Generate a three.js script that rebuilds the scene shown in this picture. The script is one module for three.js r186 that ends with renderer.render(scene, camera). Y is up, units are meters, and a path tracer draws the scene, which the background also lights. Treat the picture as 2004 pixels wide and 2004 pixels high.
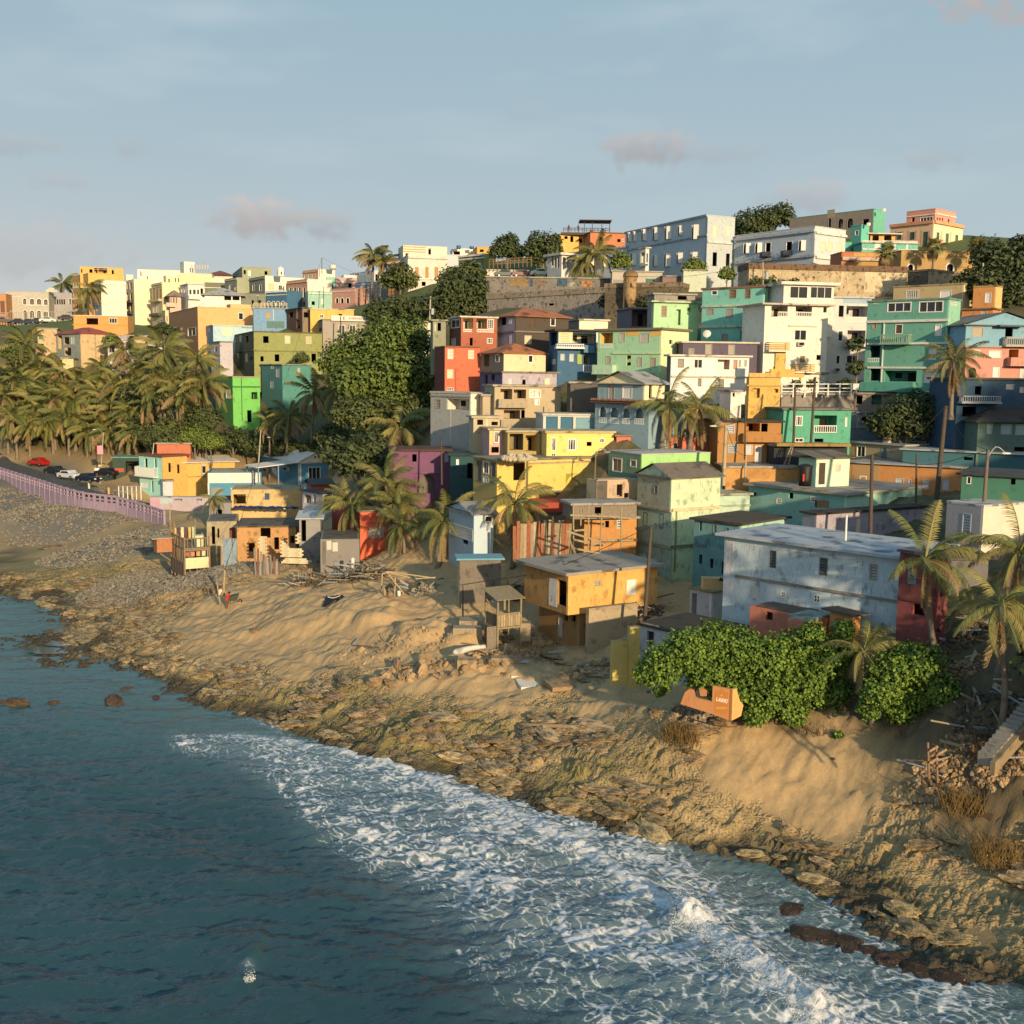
import * as THREE from 'three';
import { mergeGeometries } from 'three/addons/utils/BufferGeometryUtils.js';
import { MarchingCubes } from 'three/addons/objects/MarchingCubes.js';
import { createNoise2D, createNoise3D, createNoise4D } from 'simplex-noise';

// ---------- camera, sky, sun, exposure ----------
const scene = new THREE.Scene();
const EYE = 25.5, FOCAL = 2158;                         // metres above the sea; pixels at 2004 px
const camera = new THREE.PerspectiveCamera(2 * Math.atan(1002 / FOCAL) * 180 / Math.PI, 1, 0.5, 6000);
camera.position.set(0, EYE, 0);
camera.rotation.order = 'YXZ';
camera.rotation.set(-Math.atan(267 / FOCAL), 0, 0.012);
camera.updateMatrixWorld(); camera.updateProjectionMatrix();
const renderer = new THREE.WebGLRenderer({ antialias: true });
renderer.toneMapping = THREE.LinearToneMapping;
renderer.toneMappingExposure = 1.22;
renderer.shadowMap.enabled = true;

let seed = 7;
const rnd = () => { seed = (seed * 1664525 + 1013904223) >>> 0; return seed / 4294967296; };
const rr = (a, b) => a + (b - a) * rnd();
const n2 = createNoise2D(rnd), n3 = createNoise3D(rnd);
const sm = (a, b, x) => { const t = Math.min(1, Math.max(0, (x - a) / (b - a))); return t * t * (3 - 2 * t); };
const mix = (a, b, t) => a + (b - a) * t;
const fbm = (x, y, o = 4) => { let s = 0, a = 0.5; for (let i = 0; i < o; i++) { s += a * n2(x, y); x = x * 2.03 + 17; y = y * 2.03 - 9; a *= 0.5; } return s; };
const V = (x, y, z) => new THREE.Vector3(x, y, z);

const SUN_AZ = 25 * Math.PI / 180, SUN_EL = 13 * Math.PI / 180;
const SUN = V(Math.sin(SUN_AZ) * Math.cos(SUN_EL), Math.sin(SUN_EL), Math.cos(SUN_AZ) * Math.cos(SUN_EL));
{
  const W = 2048, Hh = 1024, d = new Float32Array(W * Hh * 4);
  // drifting clouds: [azimuth right of the view, elevation, half width, half height, strength, tint 0 grey .. 1 pink] in degrees
  const CL = [[-20.5, 1.5, 9, 2.2, 0.55, 1], [-12.8, 7.6, 2.6, 1.0, 0.95, 0.8], [-9.6, 7.4, 1.6, 0.8, 0.6, 0.2], [6.4, 11.2, 2.2, 1.0, 0.85, 0.2], [14.4, 8.8, 2.2, 0.8, 0.5, 0.4], [20.3, 10.3, 1.6, 0.6, 0.35, 0.2], [24.6, 17.6, 5, 1.9, 1, 1],
    [-23.5, 10.2, 1.6, 0.5, 0.35, 0.1], [-18.6, 10.4, 1, 0.5, 0.3, 0.1], [-22, 8.7, 1.3, 0.4, 0.3, 0.2], [10, 10.9, 2.6, 0.6, 0.3, 0.2], [-24, 5.5, 5, 1.3, 0.35, 0.7], [0.1, 12.8, 1.2, 0.4, 0.14, 0.2]];
  for (let j = 0; j < Hh; j++) {
    const el = (j + 0.5) / Hh * 180 - 90;
    for (let i = 0; i < W; i++) {
      const ph = ((i + 0.5) / W - 0.5) * 2 * Math.PI, ce = Math.cos(el * Math.PI / 180);
      const x = Math.cos(ph) * ce, z = Math.sin(ph) * ce, y = Math.sin(el * Math.PI / 180);
      let az = Math.atan2(x, -z) * 180 / Math.PI;                            // 0 = ahead, + to the right
      const e = Math.max(0, el), t = Math.pow(Math.min(1, e / 42), 0.62);
      let r = mix(0.50, 0.125, t), g = mix(0.535, 0.30, t), b = mix(0.52, 0.445, t);
      const up = sm(30, 90, e); r *= 1 - 0.25 * up; g *= 1 - 0.22 * up; b *= 1 - 0.14 * up;
      const cs = x * SUN.x + y * SUN.y + z * SUN.z, glow = Math.pow(Math.max(0, cs), 5);
      r += 0.8 * glow; g += 0.56 * glow; b += 0.28 * glow;
      const left = sm(6, -28, az) * sm(12, 0, e); r += 0.06 * left; g += 0.0 * left; b -= 0.03 * left;
      // thin high veil
      const cx = x * 3, cy = y * 14, cz = z * 3;
      const veil = Math.max(0, n3(cx, cy, cz) * 0.65 + n3(cx * 2.5, cy * 2.2, cz * 2.5) * 0.35 + n3(cx * 8, cy * 6, cz * 8) * 0.16) * 0.55 * sm(3, 14, e) * (1 - sm(35, 75, e));
      r = mix(r, 0.46, veil * 0.8); g = mix(g, 0.54, veil * 0.8); b = mix(b, 0.575, veil * 0.8);
      const kx = x * 40, ky = y * 60, kz = z * 40;
      for (const [ca, ceL, hw, hh, st, pk] of CL) {
        const da = (az - ca) / hw, de = (el - ceL) / hh, q = da * da + de * de;
        if (q > 4) continue;
        const nn = n3(kx, ky, kz) * 0.5 + n3(kx * 2.1, ky * 2.1, kz * 2.1) * 0.3 + n3(kx * 4.3, ky * 4.3, kz * 4.3) * 0.18;
        const a = st * sm(0.05, 0.8, 1 - q * 0.62 + nn * 0.85 - 0.15);
        const lit = sm(-0.6, 1, de + nn * 0.5) * 0.12;
        r = mix(r, 0.3 + 0.09 * pk + lit, a); g = mix(g, 0.315 + 0.05 * pk + lit * 0.85, a); b = mix(b, 0.34 + 0.02 * pk + lit * 0.7, a);
      }
      if (el < 0) { const k = sm(0, -12, el); r = mix(r, 0.05, k); g = mix(g, 0.09, k); b = mix(b, 0.11, k); }
      const o = (j * W + i) * 4; d[o] = r; d[o + 1] = g; d[o + 2] = b; d[o + 3] = 1;
    }
  }
  const sky = new THREE.DataTexture(d, W, Hh, THREE.RGBAFormat, THREE.FloatType);
  sky.mapping = THREE.EquirectangularReflectionMapping; sky.magFilter = THREE.LinearFilter; sky.minFilter = THREE.LinearFilter; sky.wrapS = THREE.RepeatWrapping; sky.needsUpdate = true;
  scene.background = sky; scene.environment = sky;
}
const sun = new THREE.DirectionalLight(new THREE.Color().setRGB(1, 0.75, 0.44), 4.8);
sun.position.set(SUN.x * 400, SUN.y * 400 + 20, SUN.z * 400 - 140); sun.target.position.set(0, 20, -140);
sun.castShadow = true; sun.shadow.mapSize.set(4096, 4096); sun.shadow.radius = 2;
Object.assign(sun.shadow.camera, { left: -260, right: 260, top: 200, bottom: -200, near: 10, far: 1200 });
scene.add(sun, sun.target);

// ---------- photograph pixels to places ----------
const PM = new THREE.Matrix4().multiplyMatrices(camera.projectionMatrix, camera.matrixWorldInverse);
const FWD = V(0, 0, -1).applyQuaternion(camera.quaternion);
const ray = (px, py) => V(px / 1002 - 1, 1 - py / 1002, 0.5).unproject(camera).sub(camera.position).normalize();
const at = (px, py, D) => { const r = ray(px, py); return camera.position.clone().addScaledVector(r, D / r.dot(FWD)); };   // D = depth along the view axis
const gnd = (px, py, e) => { const r = ray(px, py); return camera.position.clone().addScaledVector(r, (e - EYE) / r.y); };   // where the sight line meets height e
const proj = (v) => { const p = v.clone().applyMatrix4(PM); return [(p.x + 1) * 1002, (1 - p.y) * 1002]; };
const depthOf = (v) => v.clone().sub(camera.position).dot(FWD);

// ---------- names, labels ----------
const used = {};
const numbered = (n) => { used[n] = (used[n] || 0) + 1; return used[n] === 1 ? n : n + '_' + String(used[n] - 1).padStart(3, '0'); };
function tag(o, label, category, group, kind) {
  o.userData.label = label; if (category) o.userData.category = category;
  if (group) o.userData.group = group; if (kind) o.userData.kind = kind; return o;
}
function thing(name, label, category, pos, turn = 0, group) {
  const o = new THREE.Group(); o.name = numbered(name); scene.add(o);
  o.position.copy(pos); o.rotation.y = turn; return tag(o, label, category, group);
}
function part(name, geo, material, parent) {
  const m = new THREE.Mesh(Array.isArray(geo) ? join(geo) : geo, material); m.name = name; m.castShadow = m.receiveShadow = true; parent.add(m); return m;
}
function soloThing(name, label, category, geo, material, group, kind) {
  const m = part(numbered(name), geo, material, scene); return tag(m, label, category, group, kind);
}
const plain = (g) => { if (g.index) g = g.toNonIndexed(); for (const k of Object.keys(g.attributes)) if (!['position', 'normal', 'uv'].includes(k)) g.deleteAttribute(k); g.morphAttributes = {}; return g; };
const join = (a) => { const g = a.map(plain); return g.length === 1 ? g[0] : mergeGeometries(g); };
// metre-true texture coordinates from position, by the face's main direction
function metres(g, ox = 0, oy = 0) {
  g = plain(g); const p = g.attributes.position, n = g.attributes.normal, uv = g.attributes.uv;
  for (let i = 0; i < p.count; i++) {
    const ax = Math.abs(n.getX(i)), ay = Math.abs(n.getY(i)), az = Math.abs(n.getZ(i));
    if (ay > ax && ay > az) uv.setXY(i, p.getX(i) + ox, p.getZ(i) + oy);
    else if (ax > az) uv.setXY(i, p.getZ(i) + ox, p.getY(i) + oy); else uv.setXY(i, p.getX(i) + ox, p.getY(i) + oy);
  }
  return g;
}
const bx = (x0, y0, z0, x1, y1, z1) => new THREE.BoxGeometry(Math.abs(x1 - x0), Math.abs(y1 - y0), Math.abs(z1 - z0)).translate((x0 + x1) / 2, (y0 + y1) / 2, (z0 + z1) / 2);
function bar(a, b, r, sides = 5, r2 = r) {                 // a round stick from a to b
  const d = b.clone().sub(a), L = d.length(), g = new THREE.CylinderGeometry(r2, r, L, sides, 1);
  g.applyQuaternion(new THREE.Quaternion().setFromUnitVectors(V(0, 1, 0), d.normalize())); return g.translate((a.x + b.x) / 2, (a.y + b.y) / 2, (a.z + b.z) / 2);
}
function plank(a, b, w, t, roll = 0) {
  const d = b.clone().sub(a), L = d.length(), g = new THREE.BoxGeometry(w, L, t); g.rotateY(roll);
  g.applyQuaternion(new THREE.Quaternion().setFromUnitVectors(V(0, 1, 0), d.normalize())); return g.translate((a.x + b.x) / 2, (a.y + b.y) / 2, (a.z + b.z) / 2);
}

// ---------- textures ----------
function tex(S, size, f, srgb = false) {                    // f(u, v in 0..1, tiling noise t(scale, seed)) -> grey or [r, g, b] in 0..1
  const d = new Uint8Array(S * S * 4);
  const n4 = createNoise4D(rnd), tn = (u, v, k, s, kv = k) => { const a = u * 2 * Math.PI, b = v * 2 * Math.PI, R = k / (2 * Math.PI), Q = kv / (2 * Math.PI); return n4(Math.cos(a) * R + s, Math.sin(a) * R, Math.cos(b) * Q - s, Math.sin(b) * Q); };
  for (let j = 0; j < S; j++) for (let i = 0; i < S; i++) {
    const c = f(i / S, j / S, tn), o = (j * S + i) * 4;
    if (typeof c === 'number') d[o] = d[o + 1] = d[o + 2] = Math.max(0, Math.min(255, c * 255)); else for (let k = 0; k < 3; k++) d[o + k] = Math.max(0, Math.min(255, c[k] * 255));
    d[o + 3] = 255;
  }
  const t = new THREE.DataTexture(d, S, S); t.wrapS = t.wrapT = THREE.RepeatWrapping; t.magFilter = THREE.LinearFilter; t.minFilter = THREE.LinearMipmapLinearFilter; t.generateMipmaps = true;
  if (srgb) t.colorSpace = THREE.SRGBColorSpace; t.repeat.set(1 / size, 1 / size); t.needsUpdate = true; return t;
}
const T = {};
T.plaster = tex(512, 7, (u, v, n) => 0.86 + 0.07 * n(u, v, 3, 1) + 0.05 * n(u, v, 11, 2) + 0.04 * n(u, v, 40, 3), false);
T.stain = tex(1024, 9, (u, v, n) => {                       // faint rain streaks and dust
  let c = 0.9 + 0.05 * n(u, v, 4, 5) + 0.04 * n(u, v, 30, 6);
  c *= 1 - 0.28 * sm(0.1, 0.8, n(u, v, 60, 7, 7)) * sm(-0.2, 0.6, n(u, v, 6, 8)); c *= 1 - 0.22 * sm(0.35, 0.85, n(u, v, 9, 9) + 0.35 * n(u, v, 34, 10));
  return mix(c, 0.97, 0.5 * sm(0.66, 0.7, n(u, v, 14, 11) + 0.3 * n(u, v, 50, 12)));
});
T.heavy = tex(1024, 8, (u, v, n) => {                       // mould, drips and peeled plaster
  let c = 0.84 + 0.08 * n(u, v, 4, 25) + 0.06 * n(u, v, 30, 26);
  c *= 1 - 0.42 * sm(0.0, 0.8, n(u, v, 52, 27, 8)) * sm(-0.3, 0.5, n(u, v, 6, 28)); c *= 1 - 0.4 * sm(0.2, 0.8, n(u, v, 9, 29, 7) + 0.5 * n(u, v, 40, 30, 30));
  return mix(c, 0.97, 0.6 * sm(0.5, 0.56, n(u, v, 11, 31) + 0.4 * n(u, v, 44, 32)));
});
T.roof = tex(512, 9, (u, v, n) => { let c = 0.75 + 0.12 * n(u, v, 5, 41) + 0.08 * n(u, v, 22, 42); return c * (1 - 0.6 * sm(0.05, 0.6, n(u, v, 4, 43) + 0.4 * n(u, v, 17, 44))); });
T.wood = tex(256, 2, (u, v, n) => 0.72 + 0.2 * n(u, v, 40, 51, 3) + 0.13 * n(u, v, 8, 52));
T.stone = tex(1024, 14, (u, v, n) => {
  let c = 0.8 + 0.14 * n(u, v, 6, 61) + 0.1 * n(u, v, 28, 62) + 0.08 * n(u, v, 90, 63);
  c *= 1 - 0.55 * sm(0.25, 0.7, n(u, v, 14, 64) + 0.5 * n(u, v, 60, 65)); return c * (1 - 0.3 * sm(0.2, 0.8, n(u, v, 40, 66, 8)));
});
T.rough = tex(512, 3, (u, v, n) => 0.5 + 0.28 * n(u, v, 6, 71) + 0.2 * n(u, v, 22, 72) + 0.14 * n(u, v, 70, 73));
T.grain = tex(1024, 5, (u, v, n) => { const a = n(u, v, 12, 81), b = n(u, v, 45, 82), c = n(u, v, 130, 83); return 0.82 + 0.1 * a + 0.1 * b + 0.12 * c; });
T.strata = tex(1024, 12, (u, v, n) => { const w = 0.8 * n(u, v, 4, 91, 8), a = 1 - Math.abs(n(u, v, 10, 92, 40)), b = 1 - Math.abs(n(u, v, 30, 93, 110)), c = n(u, v, 60, 94, 60); return 0.3 + 0.34 * a + 0.22 * b + 0.12 * c + 0.05 * w; });
T.ripple = tex(512, 4, (u, v, n) => 0.5 + 0.3 * n(u, v, 8, 111, 20) + 0.18 * n(u, v, 22, 112, 48) + 0.1 * n(u, v, 50, 113, 90));

const MC = {};
const lin = (h) => new THREE.Color(h);
function mat(hex, wear = 1, rough = 0.9) {
  const k = hex + wear + rough; if (MC[k]) return MC[k];
  const t = [T.plaster, T.stain, T.heavy, T.roof, T.wood, T.stone][wear];
  const cc = lin(hex), gy = 0.3 * cc.r + 0.6 * cc.g + 0.1 * cc.b; cc.lerp(new THREE.Color(gy, gy, gy), 0.24).multiplyScalar(1.14);
  const m = new THREE.MeshStandardMaterial({ color: cc, roughness: rough, map: t, bumpMap: wear === 5 ? T.rough : wear === 4 ? T.wood : T.rough, bumpScale: wear === 5 ? 0.12 : wear === 4 ? 0.01 : 0.012 });
  m.name = 'paint'; return MC[k] = m;
}
const flat = (hex, rough = 0.8, metal = 0) => { const k = 'f' + hex + rough + metal; return MC[k] || (MC[k] = new THREE.MeshStandardMaterial({ color: lin(hex), roughness: rough, metalness: metal })); };
const M = { glass: new THREE.MeshStandardMaterial({ color: new THREE.Color().setRGB(0.02, 0.025, 0.03), roughness: 0.12 }), dark: flat('#1a1613', 0.95), white: mat('#d9d6cf', 0), wood: mat('#8d7a5e', 4), woodDark: mat('#5b4a38', 4), rust: mat('#7c4426', 2), pole: mat('#5a4a3a', 4), metal: flat('#8f9296', 0.45, 0.6), concrete: mat('#a49c90', 1), wire: flat('#1c1a18', 0.7) };
// ---------- measuring frames: crops of the photograph in which places were read off ----------
const FR = { A: [0, 480, 500], B: [450, 440, 500], C: [900, 400, 500], D: [1350, 380, 400], E: [1604, 380, 400], F: [400, 580, 400], G: [750, 580, 400], H: [1050, 560, 400], I: [1350, 540, 400], J: [1604, 540, 400], K: [0, 820, 400], L: [250, 820, 400], M: [550, 800, 400], N: [820, 740, 400], O: [1150, 760, 400], P: [1450, 740, 400], Q: [1604, 760, 400], R: [250, 980, 400], S: [600, 960, 400], T: [900, 960, 400], U: [1020, 880, 460], V: [1250, 1000, 400], W: [1604, 960, 400], X: [0, 1100, 600], Y: [700, 1150, 600], Z: [1200, 1150, 500], a: [1504, 1150, 500], p: [0, 600, 420], BB: [1004, 1500, 1000], r: [250, 1020, 250], s: [0, 480, 260], t: [260, 500, 260], n: [0, 0, 1932] };
const q = (f, x, y) => { const [a, b, w] = FR[f]; return [a + x * w / 1932, b + y * w / 1932]; };
const atq = (f, x, y, D) => at(...q(f, x, y), D);

// A wall with openings: outer face on z = 0, x from 0 to w, y from 0 to h, 0.2 m thick
function wallSlab(w, h, holes, th = 0.2) {
  const s = new THREE.Shape(); s.moveTo(0, 0); s.lineTo(w, 0); s.lineTo(w, h); s.lineTo(0, h); s.closePath();
  for (const o of holes) {
    const p = new THREE.Path(), [x0, y0, x1, y1, arch] = o;
    if (arch) { const r = (x1 - x0) / 2, ys = Math.max(y0 + 0.05, y1 - r); p.moveTo(x0, y0); p.lineTo(x0, ys); for (let i = 1; i < 8; i++) { const a = Math.PI * (1 - i / 8); p.lineTo((x0 + x1) / 2 + Math.cos(a) * r, ys + Math.sin(a) * (y1 - ys)); } p.lineTo(x1, ys); p.lineTo(x1, y0); p.closePath(); }
    else { p.moveTo(x0, y0); p.lineTo(x0, y1); p.lineTo(x1, y1); p.lineTo(x1, y0); p.closePath(); }
    s.holes.push(p);
  }
  return new THREE.ExtrudeGeometry(s, { depth: th, bevelEnabled: false }).translate(0, 0, -th);
}
const frameBars = (x0, y0, x1, y1, f, z0, z1) => [bx(x0, y0, z0, x1, y0 + f, z1), bx(x0, y1 - f, z0, x1, y1, z1), bx(x0, y0 + f, z0, x0 + f, y1 - f, z1), bx(x1 - f, y0 + f, z0, x1, y1 - f, z1)];
const HOLES = 'dgjwpsaALvo';
const NAMEOF = { g: 'window', j: 'louvred_window', w: 'boarded_window', p: 'door', s: 'shuttered_window', A: 'arched_window', v: 'vent_block', d: 'opening_frame' };
// fills one opening or sets one piece on a wall; F maps wall coordinates to the house's own
function fit(type, x0, y0, x1, y1, arg, root, F, wallHex, wear) {
  const w = x1 - x0, h = y1 - y0, put = (name, gs, m, par = root) => { const g = join(gs); if (par === root) g.applyMatrix4(F); return part(name, g, m, par); };
  const sub = (p, name, gs, m) => { const g = join(gs); g.applyMatrix4(F); return part(name, g, m, p); };
  const f = Math.min(0.09, w * 0.14, h * 0.14);
  if (type === 'd') return;
  if (type === 'o') { put('opening_frame', frameBars(x0, y0, x1, y1, f, -0.14, 0.03), arg ? mat(arg, 0) : M.white); return; }
  if (type === 'g') {                                        // glazed window, arg = columns
    const n = +arg || 2, bars = frameBars(x0, y0, x1, y1, f * 1.2, -0.14, 0.035), pw = put('window', bars, M.white);
    for (let i = 1; i < n; i++) { const x = x0 + w * i / n; bars.push(); sub(pw, 'mullion', [bx(x - f * 0.4, y0 + f * 1.2, -0.12, x + f * 0.4, y1 - f * 1.2, -0.03)], M.white); }
    sub(pw, 'pane', [bx(x0 + f, y0 + f, -0.11, x1 - f, y1 - f, -0.09)], M.glass);
  } else if (type === 'j') {                                 // louvred shutter
    const m = arg ? mat(arg, 0) : M.white, pw = put('louvred_window', frameBars(x0, y0, x1, y1, f, -0.14, 0.03), m), n = Math.max(3, Math.round(h / 0.22)), sl = [];
    for (let i = 0; i < n; i++) { const y = y0 + f + (h - 2 * f) * (i + 0.5) / n; sl.push(new THREE.BoxGeometry(w - 2 * f, (h - 2 * f) / n * 0.86, 0.025).rotateX(-0.5).translate((x0 + x1) / 2, y, -0.06)); }
    sub(pw, 'louvre', sl, m); sub(pw, 'backing', [bx(x0 + 0.01, y0 + 0.01, -0.17, x1 - 0.01, y1 - 0.01, -0.145)], M.dark);
  } else if (type === 'w' || type === 'p') {
    const m = arg ? mat(arg, 0) : M.white, pw = put(type === 'w' ? 'boarded_window' : 'door', frameBars(x0, y0, x1, y1, f * 0.8, -0.12, 0.03), type === 'w' ? m : M.white);
    sub(pw, type === 'w' ? 'board' : 'door_leaf', [bx(x0 + f * 0.8, y0 + f * 0.8, -0.08, x1 - f * 0.8, y1 - f * 0.8, -0.04)], m);
    if (type === 'p') sub(pw, 'handle', [bx(x1 - f * 2.4, y0 + h * 0.45, -0.04, x1 - f * 1.6, y0 + h * 0.47, 0.01)], M.metal);
  } else if (type === 's') {                                 // window with two open white shutters
    const m = arg ? mat(arg, 0) : M.white, pw = put('shuttered_window', frameBars(x0, y0, x1, y1, f * 0.8, -0.14, 0.05), m);
    sub(pw, 'pane', [bx(x0 + f, y0 + f, -0.12, x1 - f, y1 - f, -0.1)], M.glass);
    for (const s of [-1, 1]) { const g = new THREE.BoxGeometry(w * 0.46, h * 0.98, 0.05).translate(w * 0.23, 0, 0).rotateY(-0.75); if (s > 0) g.scale(-1, 1, 1); const gg = plain(g); if (s > 0) { const pp = gg.attributes; for (const k in pp) { const a = pp[k], sz = a.itemSize; for (let i = 0; i < a.count; i += 3) for (let c = 0; c < sz; c++) { const t = a.array[i * sz + c]; a.array[i * sz + c] = a.array[(i + 2) * sz + c]; a.array[(i + 2) * sz + c] = t; } } } gg.translate(s < 0 ? x0 : x1, (y0 + y1) / 2, 0.06); sub(pw, 'shutter', [gg], m); }
  } else if (type === 'a' || type === 'A') {
    const r = w / 2, ys = Math.max(y0, y1 - r), cx = (x0 + x1) / 2, t = type === 'A' ? Math.min(0.16, w * 0.16) : 0.05, sh = new THREE.Shape(), seg = 9;
    const out = [], inn = []; for (let i = 0; i <= seg; i++) { const a = Math.PI * (1 - i / seg); out.push([cx + Math.cos(a) * (r + t), ys + Math.sin(a) * ((y1 - ys) + t)]); inn.push([cx + Math.cos(a) * (r - 0.02), ys + Math.sin(a) * (y1 - ys - 0.02)]); }
    const L = [[x0 - t, y0], ...out, [x1 + t, y0], [x1 - 0.02, y0], ...inn.reverse(), [x0 + 0.02, y0]]; sh.moveTo(...L[0]); L.slice(1).forEach((p) => sh.lineTo(...p)); sh.closePath();
    const pw = put('arched_window', [new THREE.ExtrudeGeometry(sh, { depth: 0.1, bevelEnabled: false }).translate(0, 0, -0.05)], type === 'A' ? M.white : mat(arg || wallHex, wear));
    sub(pw, 'recess', [bx(x0 - 0.1, y0 - 0.05, -0.9, x1 + 0.1, y1 + 0.1, -0.8)], mat('#6e665c', 1));
  } else if (type === 'v') {
    const pw = put('vent_block', frameBars(x0, y0, x1, y1, f, -0.14, 0.02), M.white), n = Math.max(2, Math.round(w / 0.28)), m2 = Math.max(2, Math.round(h / 0.28)), b = [];
    for (let i = 1; i < n; i++) b.push(bx(x0 + w * i / n - 0.025, y0 + f, -0.12, x0 + w * i / n + 0.025, y1 - f, 0.0)); for (let i = 1; i < m2; i++) b.push(bx(x0 + f, y0 + h * i / m2 - 0.025, -0.11, x1 - f, y0 + h * i / m2 + 0.025, -0.01));
    sub(pw, 'grid', b, M.white);
  } else if (type === 'L') {                                 // recessed balcony room
    const m = mat(arg || wallHex, 1), d = 1.7;
    const pw = put('loggia', [bx(x0 - 0.15, y0 - 0.12, -d, x1 + 0.15, y0 - 0.005, -0.205), bx(x0 - 0.15, y1 + 0.005, -d, x1 + 0.15, y1 + 0.12, -0.205), bx(x0 - 0.15, y0 - 0.005, -d, x0 - 0.005, y1 + 0.005, -0.205), bx(x1 + 0.005, y0 - 0.005, -d, x1 + 0.15, y1 + 0.005, -0.205)], m);
    sub(pw, 'back_wall', [bx(x0 - 0.15, y0 - 0.12, -d - 0.12, x1 + 0.15, y1 + 0.12, -d - 0.003)], m);
    sub(pw, 'doorway', [bx(x0 + w * 0.55, y0, -d, x0 + w * 0.85, y0 + h * 0.8, -d + 0.03)], M.dark);
    if (w > 2.6) sub(pw, 'doorway', [bx(x0 + w * 0.15, y0 + h * 0.3, -d, x0 + w * 0.36, y0 + h * 0.8, -d + 0.03)], M.dark);
  } else if (type === 'r' || type === 'B') {                 // balusters: r on the wall plane, B round a projecting balcony
    const m = arg ? mat(arg, 0) : M.white, o = type === 'B' ? 0.9 : 0.03, b = [], n = Math.max(3, Math.round(w / 0.24));
    const pw = put(type === 'B' ? 'balcony' : 'balustrade', [bx(x0, y1 - 0.09, o - 0.1, x1, y1, o), bx(x0, y0, o - 0.1, x1, y0 + 0.08, o)].concat(type === 'B' ? [bx(x0 - 0.1, y0 - 0.16, 0.003, x1 + 0.1, y0 - 0.003, o + 0.06), bx(x0, y1 - 0.09, 0.003, x0 + 0.09, y1, o - 0.1), bx(x1 - 0.09, y1 - 0.09, 0.003, x1, y1, o - 0.1)] : []), m);
    for (let i = 0; i <= n; i++) { const x = x0 + 0.04 + (w - 0.08) * i / n; b.push(bx(x - 0.035, y0 + 0.08, o - 0.085, x + 0.035, y1 - 0.09, o - 0.015)); }
    if (type === 'B') for (let i = 0; i < 4; i++) for (const x of [x0 + 0.045, x1 - 0.045]) b.push(bx(x - 0.03, y0, 0.05 + i * 0.2, x + 0.03, y1 - 0.09, 0.11 + i * 0.2));
    sub(pw, 'baluster_row', b, m);
  } else if (type === 'b') {                                 // balcony with a solid parapet
    const m = mat(arg || wallHex, wear);
    put('balcony', [bx(x0, y0, 0.8, x1, y1, 0.9), bx(x0, y0, 0.003, x0 + 0.1, y1, 0.797), bx(x1 - 0.1, y0, 0.003, x1, y1, 0.797), bx(x0 - 0.06, y0 - 0.15, 0.003, x1 + 0.06, y0 - 0.003, 0.96)], m);
  } else if (type === 'l') put('ledge', [metres(bx(x0, y0, 0.003, x1, y1, Math.max(0.12, Math.min(0.4, h * 0.8))))], mat(arg || '#d4cfc4', 2));
  else if (type === 'e') put('eave', [metres(bx(x0, y0, 0.003, x1, y1, 0.95))], mat(arg || '#b9b2a6', 2));
  else if (type === 'k') put('painted_panel', [metres(bx(x0, y0, -0.05, x1, y1, 0.022), rnd() * 9, rnd() * 9)], mat(arg, wear));
  else if (type === 'c') { const pw = put('air_conditioner', [bx(x0, y0, 0.003, x1, y1, 0.45)], mat('#b9b5ac', 1)); sub(pw, 'grille', [bx(x0 + w * 0.12, y0 + h * 0.15, 0.45, x1 - w * 0.12, y1 - h * 0.15, 0.47)], M.dark); }
  else if (type === 'i') put('drain_pipe', [bx(x0, y0, 0.01, x0 + 0.11, y1, 0.12)], arg ? mat(arg, 0) : M.white);
  else if (type === 'y') { const m = mat(arg, 1), n = Math.max(3, Math.round(h / 0.2)), b = [bx(x0 - 0.05, y0 - 0.14, 0.003, x1 + 0.05, y0 - 0.003, 0.95)], pw = put('balcony', b, M.white); for (let i = 0; i < n; i++) { const y = y0 + h * i / n; sub(pw, 'slat', [bx(x0, y, 0.84, x1, y + h / n * 0.62, 0.9), bx(x0, y, 0.003, x0 + 0.06, y + h / n * 0.62, 0.837), bx(x1 - 0.06, y, 0.003, x1, y + h / n * 0.62, 0.837)], m); } }
}
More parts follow.
